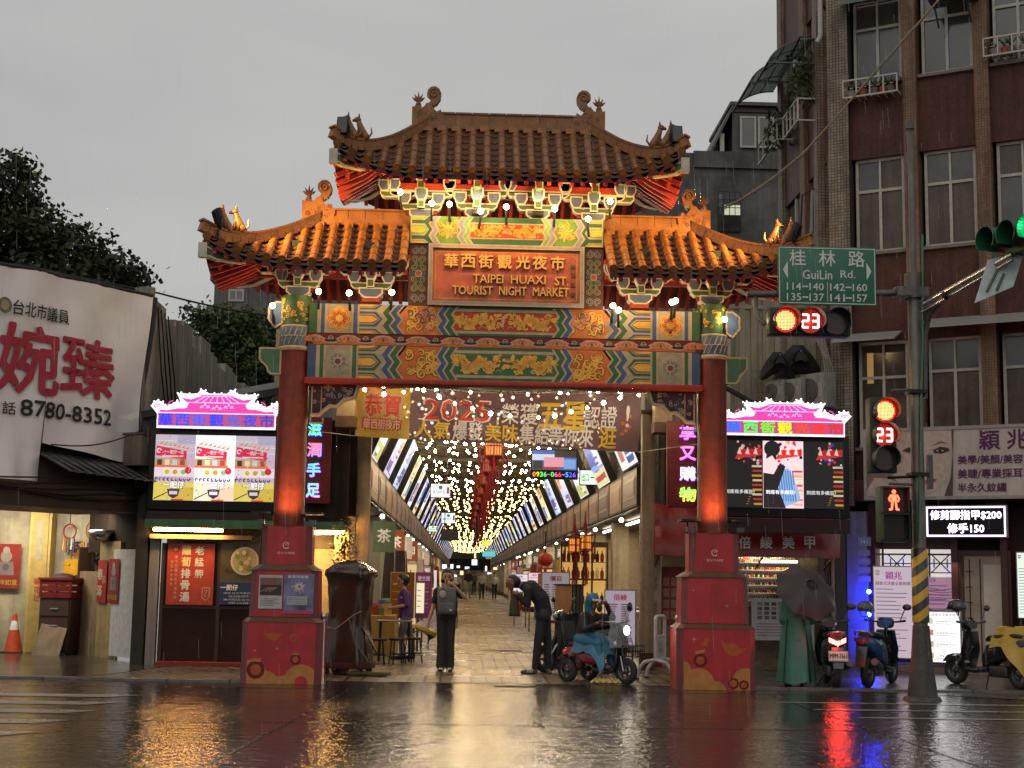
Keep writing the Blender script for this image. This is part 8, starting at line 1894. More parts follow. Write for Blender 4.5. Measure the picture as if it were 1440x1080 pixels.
# goods and signs pushed out from the shops, each one a thing
GC_ = ['#8a302a','#c8b8a0','#a8884a','#d8d0d0','#744a68','#46587a','#9a5a3a','#d0bcc4','#56664a','#3a3030']
names = ['goods_table','clothes_rail','stand_sign']
for s in (-1,1):
 for k in range(13):
  y = (yl if s < 0 else yr)+k*BAY+3.0; X = (XL if s < 0 else XR); w_ = 'left' if s < 0 else 'right'
  inn = lambda a: X-s*a
  kind = (k+(s > 0)) % 3
  if s > 0 and k < 2: continue
  rr = random.Random(k*7+s)
  if kind == 0:
   t = thing('goods_table', '%s table of boxed goods pushed out from the %s hand shops' % (ORD[k//3], w_), 'stall table', frame(inn(.3), y), 'goods tables along the market street'); b = MB(); b.box(min(inn(-.1),inn(.55)),max(inn(-.1),inn(.55)),y-.8,y+.8,0,.78,paint(rr.choice(GC_))); b.build('table_skirt', t); b = MB()
   for i in range(22): xx = inn(rr.uniform(.0,.45)); yy = y+rr.uniform(-.7,.7); h = rr.uniform(.08,.3); q = rr.uniform(.05,.1); b.box(xx-q,xx+q,yy-q,yy+q,.78,.78+h,paint(rr.choice(GC_)))
   b.build('boxed_goods', t)
  elif kind == 1:
   t = thing('clothes_rail', '%s rail of hanging cloths in front of the %s hand shops' % (ORD[k//3], w_), 'clothes rail', frame(inn(.2), y), 'clothes rails along the market street'); b = MB(); b.tube([(inn(.25),y-.7,2.2),(inn(.25),y+.7,2.2)], .02, STEEL, 6); b.tube([(inn(.25),y-.7,0),(inn(.25),y-.7,2.2)], .02, STEEL, 6); b.tube([(inn(.25),y+.7,0),(inn(.25),y+.7,2.2)], .02, STEEL, 6); b.build('rail', t)
   for i in range(7):
    yy = y-.6+.2*i; c = paint(rr.choice(GC_)); h = rr.uniform(.7,1.2); b = MB(); b.mesh([(inn(.02),yy-.03,2.15),(inn(.48),yy+.03,2.15),(inn(.55),yy+.05,2.15-h),(inn(-.05),yy-.05,2.15-h)]+[(inn(.02),yy+.02,2.15),(inn(.48),yy+.08,2.15),(inn(.55),yy+.1,2.15-h),(inn(-.05),yy,2.15-h)], [(0,1,2,3),(7,6,5,4),(0,4,5,1),(3,2,6,7),(1,5,6,2),(0,3,7,4)], c); b.build('garment', t)
  else:
   t = thing('stand_sign', '%s upright shop sign standing out from the %s hand shops' % (ORD[k//3], w_), 'sign board', frame(inn(.3), y), 'upright signs along the market street'); b = MB(); x0, x1 = sorted((inn(-.0),inn(.62))); b.box(x0,x1,y,y+.06,.15,1.95,paint(rr.choice(['#a02828','#402018','#c0b0a0','#604020']))); b.box(x0+.05,x1-.05,y-.05,y+.12,0,.15,BLACK); b.build('sign_panel', t); b = MB(); b.rect(x0+.04,x1-.04,.25,1.88,y-.004,glow(rr.choice(['#fff0f0','#ffe0a0','#f8d0d8']),.7)); 
   for i, ch in enumerate(rr.choice(['按摩足浴','山產海鮮','蛇湯藥膳','特價出清'])): b.text(ch, glow('#c02028',.7), (x0+x1)/2, 1.65-.4*i, .28, y-.01, bold=.02)
   b.build('sign_face', t)
  # a hanging cloth sign high up
  t2 = thing('hanging_shop_sign', '%s small lit sign hung over the %s hand shop doors' % (ORD[k], w_), 'shop sign', frame(inn(.1), y+1.2, 2.2), 'small signs hung over the shop doors'); b = MB(); x0, x1 = sorted((inn(-.05),inn(.4))); c = rr.choice(GC_); b.box(x0,x1,y+1.2,y+1.25,2.05,2.7,paint(c)); b.tube([((x0+x1)/2,y+1.22,2.7),((x0+x1)/2,y+1.22,2.95)], .012, DKSTEEL, 5); b.build('sign_panel', t2); b = MB(); b.text(rr.choice('肉湯麵飯茶藥'), (glow('#ffe8c0',.8) if k%2 else WHITE), (x0+x1)/2, 2.4, .28, y+1.195, bold=.02); b.build('sign_face', t2)
# gold lit showcase by the right hand pier
t = thing('glass_showcase', 'gold lit glass showcase with bottles and figures by the right hand shops', 'showcase', frame(2.95,32.6)); b = MB()
for x in (2.25,2.6,2.95,3.3): b.box(x-.02,x+.02,32.55,32.6,.5,2.3,DKBROWN)
for z in (.5,1.55,2.3): b.box(2.25,3.3,32.54,32.6,z-.02,z+.02,DKBROWN)
b.box(2.23,3.32,32.6,33.1,.05,.5,DKBROWN); b.box(2.23,3.32,32.6,33.1,2.3,2.4,DKBROWN); b.build('case_frame', t)
b = MB(); b.rect(2.25,3.3,.5,2.3,33.05,mat('gold_lit_back',(.5,.33,.12),.6,var=.4,scale=5,bump=0,em=(1,.58,.16),es=.55)); b.build('lit_back', t); b = MB(); rr = random.Random(8)
for z in (.55,1.0,1.57,1.95):
 b.box(2.26,3.29,32.65,33.0,z-.015,z,paint((.3,.22,.1)))
 for i in range(9): b.lathe([(.035,0),(.045,.1),(.04,.17),(.014,.2),(.012,.26)], paint(rr.choice(['#7a2a1a','#c09040','#e0c890','#402818','#a03828'])), 8, (2.32+.11*i,32.8,z))
b.build('bottles', t)
# lights and signs closing the far end
b = MB(); b.box(-1.4,2.9,150,150.3,2.3,3.5,paint((.02,.02,.022))); tag(b.build('dark_sign_band'), 'wide dark sign band hung across the far end of the street', 'hanging sign')
for k in range(20):
 b = MB(); x = -2.2+.33*k+rr.uniform(-.15,.15); zz0 = rr.uniform(1.3,3.2); y9 = rr.uniform(105,195); b.box(x,x+rr.uniform(.12,.45),y9,y9+.1,zz0,zz0+rr.uniform(.12,.5),glow(['#fff4e0','#ffffff','#ffd8a0','#e0f0ff'][k%4], 1.6)); tag(b.build('far_light_box'), 'tiny bright light box at the far end of the street', 'lit sign', 'light boxes at the far end')
# ================================================================== scooters
BODYBK = mat('black_scooter_plastic', (.015,.015,.017), .25, var=.1, bump=.02, coat=.4); SEATM = mat('black_seat_vinyl', (.014,.013,.013), .45, var=.1); RIM = mat('dark_alloy', (.12,.12,.125), .35, .8)
def wheel(M, x, r, w, par):
 b = MB(M); b.lathe([(r*.62,-w*.45),(r*.9,-w*.5),(r,-w*.2),(r,w*.2),(r*.9,w*.5),(r*.62,w*.45),(r*.62,-w*.45)], RUBBER, 28, (x,0,r), 'Y'); wh = b.build('wheel', par)
 b = MB(M); b.lathe([(r*.62,-w*.4),(r*.55,-w*.4),(r*.55,w*.4),(r*.62,w*.4)], RIM, 24, (x,0,r), 'Y'); b.lathe([(0,-w*.45),(r*.2,-w*.45),(r*.2,w*.45),(0,w*.45)], RIM, 14, (x,0,r), 'Y')
 for k in range(5): a = 2*PI*k/5; b.bar((x+r*.15*math.cos(a),0,r+r*.15*math.sin(a)),(x+r*.58*math.cos(a),0,r+r*.58*math.sin(a)),.03,.03,RIM)
 b.build('rim', wh)
def loft(mb, secs, m, n=16, e=.6):                 # rounded sections along x: (x, z centre, half width, half height)
 V = []
 for x, z, a, c in secs:
  for k in range(n):
   q = 2*PI*k/n; ca, sa = math.cos(q), math.sin(q); V.append((x, a*math.copysign(abs(ca)**e, ca), z+c*math.copysign(abs(sa)**e, sa)))
 F = [(i*n+k,(i+1)*n+k,(i+1)*n+(k+1)%n,i*n+(k+1)%n) for i in range(len(secs)-1) for k in range(n)]
 mb.mesh(V, F, m, True); mb.mesh(V[:n], [tuple(range(n))], m); mb.mesh(V[-n:], [tuple(range(n))[::-1]], m)
def scooter(x, y, deg, label, body, accent, tail=None, plate=None, head=False, mirrors=True):
 M = frame(x, y, 0, deg); t = thing('motor_scooter', label, 'scooter', M, 'scooters parked on the right'); wheel(M, .62, .225, .10, t); wheel(M, -.62, .225, .11, t)
 b = MB(M); loft(b, [(-.92,.70,.05,.04),(-.84,.68,.11,.09),(-.6,.62,.15,.14),(-.3,.56,.17,.17),(-.08,.48,.16,.18),(.0,.40,.13,.12)], body); b.build('rear_body', t)
 b = MB(M); loft(b, [(-.1,.28,.15,.06),(.15,.24,.16,.045),(.34,.25,.15,.05)], BODYBK); b.build('footboard', t)
 b = MB(M)
 V = [];                                          # leg shield, curved sheet with thickness
 for i in range(9):
  z = .26+.072*i; xx = .36-.02*i+.10*(i/8)**2-.02
  for j in range(7): yy = (j/6-.5)*2; V.append((xx+.10*(1-yy*yy)+.06, yy*(.20-.05*abs(i-4)/4), z))
 F = [(i*7+j,(i+1)*7+j,(i+1)*7+j+1,i*7+j+1) for i in range(8) for j in range(6)]; b.mesh(V, F, body, True); b.mesh([(v[0]-.05,v[1]*.9,v[2]) for v in V], [f[::-1] for f in F], BODYBK, True)
 b.mesh([V[k] for k in (0,6,62,56)]+[(V[k][0]-.05,V[k][1]*.9,V[k][2]) for k in (0,6,62,56)], [(0,3,7,4),(1,5,6,2),(3,2,6,7)], body); b.build('leg_shield', t)
 b = MB(M); loft(b, [(.26,.93,.09,.05),(.34,.95,.14,.085),(.42,.93,.10,.07),(.46,.91,.04,.04)], body); b.build('handlebar_cowl', t)
 b = MB(M); loft(b, [(-.78,.79,.09,.03),(-.6,.80,.14,.045),(-.3,.77,.15,.05),(-.1,.75,.12,.045),(-.02,.72,.06,.03)], SEATM); b.build('seat', t)
 b = MB(M); b.tube([(.30,-.33,.99),(.31,-.2,.97),(.33,0,.96),(.31,.2,.97),(.30,.33,.99)], [.02,.014,.014,.014,.02], BODYBK, 8); b.tube([(.33,0,.95),(.46,0,.55),(.60,0,.30)], [.03,.03,.03], BODYBK, 8); b.build('handlebar', t)
 for s in (-1,1):
  b = MB(M); b.tube([(.33,s*.05,.6),(.62,s*.07,.225)], .02, STEEL, 8); b.build('fork', t)
  if mirrors: b = MB(M); b.tube([(.31,s*.24,.98),(.30,s*.30,1.12),(.29,s*.33,1.17)], .008, BODYBK, 6); b.ball((.29,s*.36,1.20), (.02,.075,.05), BODYBK, 12, 8); b.build('mirror', t)
 b = MB(M); V = [(.62+.26*math.cos(R(a)),s*.06,.225+.26*math.sin(R(a))) for a in (30,60,90,120,150) for s in (-1,1)]; b.mesh(V, [(2*i,2*i+1,2*i+3,2*i+2) for i in range(4)], accent, True); b.mesh([(v[0],v[1],v[2]-.012) for v in V], [(2*i,2*i+2,2*i+3,2*i+1) for i in range(4)], accent, True); b.build('front_fender', t)
 b = MB(M); b.tube([(-.4,-.14,.30),(-.6,-.17,.33),(-.85,-.18,.40)], [.03,.05,.055], DKSTEEL, 10); b.build('exhaust', t); b = MB(M); b.box(-.45,-.1,-.1,.12,.16,.34,DKSTEEL,.03); b.tube([(-.1,.1,.2),(-.16,.24,.0)], .012, BLACK, 6); b.build('engine', t)
 b = MB(M); b.mesh([(-.90,-.09,.62),(-.90,.09,.62),(-1.0,.07,.32),(-1.0,-.07,.32),(-.88,-.09,.62),(-.88,.09,.62),(-.98,.07,.32),(-.98,-.07,.32)], [(0,1,2,3)[::-1],(4,5,6,7),(0,3,7,4),(1,5,6,2)], BODYBK); b.build('rear_mudguard', t)
 b = MB(M); b.tube([(-.78,-.13,.78),(-.92,-.10,.84),(-.95,0,.85),(-.92,.10,.84),(-.78,.13,.78)], .014, STEEL, 8); b.build('grab_rail', t)
 T = MB(M)
 lensm = glow((1,.05,.03), tail) if tail else mat('unlit_tail_lens',(.25,.01,.01),.15,var=0,bump=0)
 for s in (-1,1): T.mesh([(-.925,s*.02,.71),(-.90,s*.12,.76),(-.89,s*.12,.70),(-.925,s*.02,.655)], [(0,1,2,3) if s < 0 else (3,2,1,0)], lensm)
 T.mesh([(-.93,-.03,.71),(-.93,.03,.71),(-.93,0,.63)], [(0,2,1)], lensm); T.build('tail_light', t)
 if tail: lamp('POINT','tail_glow',tuple(M @ Vector((-1.15,0,.80))),tail*.045,(1,.03,.02),t,.05)
 if plate:
  PMx = M @ Matrix.Translation((-.985,0,.50)) @ Matrix.Rotation(R(-90),4,'Z') @ Matrix.Rotation(R(-14),4,'X'); b = MB(PMx); b.box(-.14,.14,0,.004,-.075,.075,paint((.62,.62,.58),.4)); b.stroke([(-.13,-.065),(.13,-.065),(.13,.065),(-.13,.065)],.004,-.004,BLACK,closed=True); b.text(plate, BLACK, 0, 0, .075, -.004, w=.24, bold=.02); b.build('number_plate', t)
 b = MB(M); b.ball((.445,0,.93),(.03,.075,.05), glow('#fff4e0',6) if head else mat('unlit_headlamp',(.3,.3,.32),.08,var=0,bump=0), 12, 8); b.build('headlight', t)
 return t, M
s1, M1 = scooter(5.66, 21.95, 82, 'dark scooter seen from behind with its tail light lit red beside the green poncho', mat('dark_grey_scooter',(.05,.045,.045),.3,var=.1,coat=.4), BODYBK, 70, 'MPM-7661')
s2, M2 = scooter(6.52, 22.3, 57, 'blue and black scooter with a helmet on its mirror half hidden by the striped pole', mat('blue_scooter_paint',(.012,.06,.16),.25,var=.1,coat=.5), BODYBK)
s3, M3 = scooter(8.22, 22.3, 120, 'black and white scooter partly covered by a yellow raincoat at the right edge', BODYBK, mat('white_scooter_panel',(.40,.39,.38),.3,var=.1,coat=.3))
def helmet(p, label, col, a=0):
 M = Matrix.Translation(p) @ Matrix.Rotation(R(a),4,'Z'); b = MB(M); n, mm = 18, 9; V = []
 for j in range(mm+1):
  q = PI*.62*j/mm
  for i in range(n): w = 2*PI*i/n; V.append((.135*math.sin(q)*math.cos(w)*1.08, .12*math.sin(q)*math.sin(w), .12*math.cos(q)))
 b.mesh(V, [(j*n+i,(j+1)*n+i,(j+1)*n+(i+1)%n,j*n+(i+1)%n) for j in range(mm) for i in range(n)], col, True); b.mesh([(v[0]*.9,v[1]*.9,v[2]*.9-.004) for v in V], [(j*n+i,j*n+(i+1)%n,(j+1)*n+(i+1)%n,(j+1)*n+i) for j in range(mm) for i in range(n)], BLACK, True)
 b.mesh([(.08,-.1,.03),(.08,.1,.03),(.17,.07,-.04),(.17,-.07,-.04)], [(0,1,2,3)], BLACK); b.tube([(0,.11,-.02),(-.02,.06,-.13),(-.02,-.06,-.13),(0,-.11,-.02)], .008, BLACK, 5)
 return tag(b.build('helmet'), label, 'helmet')
helmet(M2 @ Vector((.27,.30,1.17)), 'grey striped open helmet hung on the mirror of the blue scooter', mat('grey_helmet',(.07,.07,.06),.25,var=.6,scale=9,coat=.4), 40); helmet(M3 @ Vector((.29,.34,1.22)), 'glossy black helmet hung on the mirror of the black and white scooter', mat('black_helmet',(.02,.02,.022),.15,var=.1,coat=.6), 150)
# yellow raincoat thrown over the rear of the scooter on the right
YR = mat('yellow_raincoat', (.44,.28,.03), .38, var=.2, scale=4, bump=.15, bscale=9); b = MB(M3); n, mm = 26, 14; V = []; rr = random.Random(9)
for i in range(n+1):
 u = lerp(-1.02,-.22,i/n)
 for j in range(mm+1):
  v = lerp(-1,1,j/mm); top = .945-.05*abs(u+.6); d = abs(v); L = .30+.45*max(0,min(1,(-u-.45)/.4)) if v > 0 else .22+.30*max(0,min(1,(-u-.5)/.4))
  z = top-.03*d if d < .3 else top-.01-L*(d-.3)/.7; y = v*.20*(1 if d < .3 else 1)+.03*math.sin(u*13+d*3)*d+(.05*d*d*math.copysign(1,v)); V.append((u+.02*math.sin(j*1.7), y, max(.04,z+.015*math.sin(u*17+j))))
b.mesh(V, [(i*(mm+1)+j,(i+1)*(mm+1)+j,(i+1)*(mm+1)+j+1,i*(mm+1)+j+1) for i in range(n) for j in range(mm)], YR, True)
V2 = []
for i in range(13):
 for j in range(9):
  q = lerp(-1.3,1.3,j/8); z = lerp(.82,.05,i/12); V2.append((-.97-.09*math.cos(q)*(.5+.5*i/12)-.02*math.sin(j*2+i*.6), .20*math.sin(q)*(.75+.25*i/12), z))
b.mesh(V2, [(i*9+j,i*9+j+1,(i+1)*9+j+1,(i+1)*9+j) for i in range(12) for j in range(8)], YR, True); tag(b.build('raincoat'), 'crumpled yellow raincoat draped over the rear of the rightmost scooter', 'raincoat')
# parked dark scooter behind the trike
scooter(1.98, 24.35, 205, 'black scooter parked behind the trike rider in the market street', BODYBK, BODYBK)
# ------------------------------------------------------------------ electric trike
TM_ = frame(2.12, 21.95, 0, -44); tr_ = thing('electric_trike', 'small red three wheeled electric trike with a lit headlamp and clear rain screen', 'trike', TM_)
RB = mat('red_trike_body',(.30,.012,.03),.25,var=.1,coat=.4)
def twheel(x, y, r): wheel(TM_ @ Matrix.Translation((0,y,0)), x, r, .09, tr_)
twheel(.50,0,.20); twheel(-.42,-.26,.18); twheel(-.42,.26,.18)
b = MB(TM_); loft(b, [(-.62,.40,.16,.10),(-.45,.42,.20,.13),(-.2,.40,.18,.13),(.0,.34,.13,.08)], RB); b.build('rear_body', tr_)
for s in (-1,1): b = MB(TM_); V = [(-.42+.24*math.cos(R(a)),s*.26+e*.07,.18+.24*math.sin(R(a))) for a in range(10,181,17) for e in (-1,1)]; b.mesh(V, [(2*i,2*i+1,2*i+3,2*i+2) for i in range(len(V)//2-1)], STEEL, True); b.mesh([(v[0],v[1],v[2]-.01) for v in V], [(2*i,2*i+2,2*i+3,2*i+1) for i in range(len(V)//2-1)], STEEL, True); b.build('rear_fender', tr_)
b = MB(TM_); loft(b, [(-.05,.20,.14,.05),(.2,.18,.15,.04),(.34,.22,.11,.05)], BODYBK); b.box(-.45,-.38,-.27,.27,.16,.2,DKSTEEL); b.build('footboard', tr_)
b = MB(TM_); loft(b, [(-.55,.56,.12,.04),(-.35,.57,.16,.05),(-.1,.55,.12,.04)], SEATM); b.bar((-.58,0,.55),(-.66,0,.9),.28,.05,SEATM); b.build('seat', tr_)
b = MB(TM_); b.tube([(.50,0,.2),(.40,0,.6),(.32,0,.86)], .025, BODYBK, 8); b.tube([(.22,-.3,.92),(.30,-.15,.9),(.32,0,.88),(.30,.15,.9),(.22,.3,.92)], .014, BODYBK, 8)
for s in (-1,1): b.tube([(.44,s*.06,.42),(.50,s*.065,.2)], .014, STEEL, 6)
b.build('steering', tr_)
b = MB(TM_); loft(b, [(.36,.30,.10,.10),(.42,.52,.13,.16),(.40,.74,.12,.10),(.36,.82,.06,.04)], BODYBK); b.build('front_cowl', tr_)
b = MB(TM_); b.lathe([(0,.0),(.055,.01),(.075,.04),(.08,.09)], STEEL, 18, (.42,0,.80), 'X'); b.lathe([(0,.105),(.045,.10),(.07,.092)], glow('#fff2dc',14), 16, (.42,0,.80), 'X'); b.build('headlight', tr_)
lamp('SPOT','headlight_beam',tuple(TM_ @ Vector((.60,0,.80))),14,(1,.93,.8),tr_,.05,tuple(TM_ @ Vector((3,0,.3))),70)
for s in (-1,1): b = MB(TM_); b.tube([(.26,s*.26,.92),(.30,s*.33,1.05),(.28,s*.36,1.10)], .010, STEEL, 6); b.ball((.28,s*.37,1.14),(.025,.065,.075),BODYBK,12,8); b.build('mirror', tr_)
b = MB(TM_)
for z in (.42,.5,.58): b.tube([(.52,-.14,z),(.74,-.14,z),(.74,.14,z),(.52,.14,z)], .006, BLACK, 5, closed=True)
for k in range(6): b.tube([(.52+.044*k,-.14,.42),(.52+.044*k,-.14,.58)], .004, BLACK, 4); b.tube([(.52+.044*k,.14,.42),(.52+.044*k,.14,.58)], .004, BLACK, 4); b.tube([(.74,-.14+.056*k,.42),(.74,-.14+.056*k,.58)], .004, BLACK, 4)
b.build('basket', tr_)
CLR = thin(mat('clear_rain_film',(.5,.5,.5),.12,var=.2,bump=.3,bscale=5), .72); b = MB(TM_)
V = []
for i in range(9):
 for j in range(9): v = (j/8-.5)*2; z = .55+.075*i; V.append((.40+.16*(1-v*v)-.10*(i/8)+.02*math.sin(i*2+j*3), v*(.30-.02*i), z))
b.mesh(V, [(i*9+j,(i+1)*9+j,(i+1)*9+j+1,i*9+j+1) for i in range(8) for j in range(8)], CLR, True); b.build('rain_screen', tr_)
b = MB(); 
for k in range(14): p = Vector((2.0+.03*k,21.62+.02*(k%3),.02)); b.tube([p+Vector((-.05,0,.0)),p+Vector((0,.02,.05+.02*(k%2))),p+Vector((.05,.0,.0))], .02, mat('gold_wrapper',(.5,.36,.12),.2,.7,var=.4,scale=20), 5)
tag(b.build('crumpled_wrapper'), 'crumpled gold wrapping lying on the wet ground under the trike', 'litter item')
# ================================================================== people
CLOTHB = dict(bump=.9, bscale=11)
def cloth(name, c, r=.75): return mat(name, c, r, var=.25, scale=5, **CLOTHB)
SKIN = mat('skin',(.44,.25,.17),.5,var=.08,bump=0,subs=0); SKIN2 = mat('tanned_skin',(.20,.095,.06),.5,var=.08,bump=0); HAIR = mat('black_hair',(.012,.010,.009),.4,var=.2,bump=.2,bscale=60)
def capsule(mb, p0, p1, r0, r1, n=12):
 p0, p1 = Vector(p0), Vector(p1); d = p1-p0; L = d.length; t = d/L if L > 1e-6 else Vector((0,0,1)); x = t.orthogonal().normalized(); y = t.cross(x); V = []; S = []
 for k in range(5): a = PI/2*k/4; S.append((p0-t*r0*math.cos(a), max(1e-4,r0*math.sin(a))))
 for k in range(5): a = PI/2*k/4; S.append((p1+t*r1*math.sin(a), max(1e-4,r1*math.cos(a))))
 for c, r in S: V += [c+(x*math.cos(2*PI*k/n)+y*math.sin(2*PI*k/n))*r for k in range(n)]
 F = [(i*n+k,i*n+(k+1)%n,(i+1)*n+(k+1)%n,(i+1)*n+k) for i in range(len(S)-1) for k in range(n)]+[tuple(range(n))[::-1],tuple((len(S)-1)*n+k for k in range(n))]
 mb.mesh(V, F, SKIN)
def body(M, prims, parent, vox=.011, name='body', smooth=4):
 # prims: (p0, p1, r0, r1, material[, squash]) merged into one continuous skin
 b = MB()
 for p in prims: capsule(b, p[0], p[1], p[2], p[3])
 me = bpy.data.meshes.new('tmp'); me.from_pydata(b.V, [], b.F); o = bpy.data.objects.new('tmp', me); COL.objects.link(o)
 r = o.modifiers.new('r','REMESH'); r.mode = 'VOXEL'; r.voxel_size = vox; s = o.modifiers.new('s','SMOOTH'); s.iterations = smooth; s.factor = .5
 m2 = bpy.data.meshes.new_from_object(o.evaluated_get(bpy.context.evaluated_depsgraph_get())); bpy.data.objects.remove(o)
 mats = []
 for p in prims:
  if p[4] not in mats: mats.append(p[4])
 P = [(Vector(p[0]), Vector(p[1]), p[2], p[3], mats.index(p[4])) for p in prims]; idx = []
 for f in m2.polygons:
  c = f.center; best = 9
  for a, e, ra, re_, mi in P:
   d = e-a; l2 = d.length_squared; t = max(0, min(1, (c-a).dot(d)/l2)) if l2 > 1e-9 else 0; v = (c-(a+d*t)).length-lerp(ra,re_,t)
   if v < best: best = v; bi = mi
  idx.append(bi)
 m2.materials.clear(); [m2.materials.append(x) for x in mats]; m2.polygons.foreach_set('material_index', idx); m2.polygons.foreach_set('use_smooth', [True]*len(idx))
 Mi = TM[parent.name].inverted() @ M
 m2.transform(Mi); m2.name = name; q = bpy.data.objects.new(name, m2); COL.objects.link(q); q.parent = parent; TM[q.name] = TM[parent.name]; return q
def head(c, fwd_, up_, r, skin):                   # skull, jaw, nose, ears, neck stub
 c = Vector(c); f = Vector(fwd_).normalized(); u = Vector(up_); u = (u-f*u.dot(f)).normalized(); s = f.cross(u); k = r/.1
 return [(c+u*.03*k-f*.012*k, c+u*.035*k+f*.015*k, .088*k, .078*k, skin),(c-u*.02*k+f*.018*k, c-u*.062*k+f*.04*k, .066*k, .042*k, skin),(c+f*.088*k+u*.008*k, c+f*.103*k-u*.022*k, .010*k, .016*k, skin),
   (c+s*.083*k-u*.005*k, c+s*.086*k-u*.03*k, .016*k,.012*k, skin),(c-s*.083*k-u*.005*k, c-s*.086*k-u*.03*k, .016*k,.012*k, skin)]
def face(M, c, fwd_, up_, r, parent):
 c = Vector(c); f = Vector(fwd_).normalized(); u = Vector(up_); u = (u-f*u.dot(f)).normalized(); s = f.cross(u); k = r/.1; b = MB(M)
 for d in (-1,1): b.ball(c+f*.082*k+s*d*.034*k+u*.012*k, .011*k, paint((.05,.03,.025)), 8, 6); b.tube([c+f*.092*k+s*d*.02*k+u*.034*k, c+f*.084*k+s*d*.05*k+u*.036*k], .005*k, HAIR, 5)
 b.build('eyes', parent); b = MB(M); b.tube([c+f*.083*k-s*.024*k-u*.052*k, c+f*.09*k-u*.054*k, c+f*.083*k+s*.024*k-u*.052*k], .006*k, paint((.25,.07,.06)), 6); b.build('mouth', parent)
def hair(M, prims, parent, name='hair', m=HAIR): return body(M, [(*p[:4], m) for p in prims], parent, .012, name, 3)
def hand(p, d, palm_n, skin, curl=.5, k=1.0):      # palm, four fingers of different length and a thumb
 p, d, n = Vector(p), Vector(d).normalized(), Vector(palm_n); n = (n-d*n.dot(d)).normalized(); s = d.cross(n); out = [(p, p+d*.07*k, .030*k, .034*k, skin)]
 for j, (o, L) in enumerate(((-.027,.062),(-.009,.075),(.009,.070),(.027,.055))):
  a = p+d*.085*k+s*o*k; m_ = a+(d*(1-curl*.4)+n*curl*.7).normalized()*L*.5*k; e = m_+(d*(1-curl)+n*curl*1.2).normalized()*L*.5*k; out += [(a,m_,.010*k,.009*k,skin),(m_,e,.009*k,.0075*k,skin)]
 t0 = p+d*.025*k-s*.030*k; t1 = t0+(d*.6-s*.8+n*.3).normalized()*.035*k; out += [(t0,t1,.013*k,.011*k,skin),(t1,t1+(d*.9-s*.15+n*.4).normalized()*.03*k,.011*k,.009*k,skin)]
 return out
def shoe(ank, toe, m): a, t = Vector(ank), Vector(toe); return [(Vector((a.x,a.y,.045)), Vector((t.x,t.y,.035)), .045, .038, m), (a, Vector((a.x,a.y,.06)), .045, .047, m)]
# --- woman carrying a grey backpack on her front
W0 = ground(626,944); WM = frame(W0.x, W0.y); wp = thing('person', 'person in black with a grey backpack worn in front and one hand at the chin', 'person', WM)
BT_ = cloth('black_tee',(.014,.014,.016)); TR_ = cloth('dark_trouser',(.030,.024,.020)); WS = paint((.4,.38,.36))
hc = (.0,-.02,1.545)
P = head(hc,(.05,-1,-.05),(0,0,1),.098,SKIN)
P += [((0,0,1.36),(0,-.005,1.47),.050,.045,SKIN),((-.10,0,1.30),(.10,0,1.30),.085,.085,BT_),((0,0,1.22),(0,0,.98),.135,.125,BT_),((-.07,0,1.25),(-.06,0,1.0),.10,.09,BT_),((.07,0,1.25),(.06,0,1.0),.10,.09,BT_),((-.06,0,.92),(.06,0,.92),.115,.115,TR_),
  ((-.165,0,1.32),(-.205,.0,1.14),.062,.055,BT_),((-.205,0,1.13),(-.225,-.01,1.04),.040,.038,SKIN),((-.225,-.01,1.04),(-.295,-.04,.82),.036,.026,SKIN),
  ((.165,0,1.32),(.25,-.05,1.24),.062,.055,BT_),((.25,-.05,1.24),(.31,-.09,1.215),.042,.038,SKIN),((.31,-.09,1.215),(.13,-.16,1.40),.036,.026,SKIN),
  ((-.075,0,.90),(-.078,0,.50),.095,.072,TR_),((-.078,0,.50),(-.08,.01,.08),.070,.078,TR_),((.075,0,.90),(.075,0,.50),.095,.072,TR_),((.075,0,.50),(.078,.01,.08),.070,.078,TR_)]
P += hand((-.30,-.04,.79),(-.2,-.1,-1),(1,0,0),SKIN,.8,.95)+hand((.12,-.16,1.415),(-.9,-.1,.45),(0,1,.2),SKIN,.7,.95)
P += shoe((-.08,.02,.09),(-.085,-.17,.03),BLACK)+shoe((.08,.02,.09),(.085,-.17,.03),BLACK)
body(WM, P, wp, .0095); face(WM, hc, (.05,-1,-.05), (0,0,1), .098, wp)
hair(WM, [((0,.015,1.60),(0,.03,1.58),.098,.098),((-.05,.03,1.58),(-.075,.03,1.48),.05,.035),((.05,.03,1.58),(.075,.035,1.47),.05,.04),((0,.07,1.56),(.03,.09,1.42),.07,.05),((.0,-.03,1.63),(.0,.02,1.64),.068,.07)], wp)
for s in (-1,1):
 b = MB(WM); b.tube([(s*.08,-.20,.055),(s*.115,-.14,.03),(s*.12,.0,.03)], .018, WHITE, 6); b.tube([(s*.055,-.2,.055),(s*.045,-.14,.03),(s*.045,0,.03)], .016, WHITE, 6); b.build('shoe_trim', wp)
bk = thing('backpack', 'grey backpack with a pale pouch and a small white square worn on the chest', 'backpack', WM); BG = paint((.14,.135,.14),.7)
b = MB(WM); b.box(-.155,.155,-.29,-.12,.935,1.385,BG,.045); b.build('main_bag', bk); b = MB(WM); b.box(-.13,.13,-.325,-.28,.955,1.14,BG,.03); b.tube([(-.15,-.292,1.0),(-.10,-.30,.985),(.10,-.30,.985),(.15,-.292,1.0)], .010, BLACK, 6); b.build('front_pocket', bk)
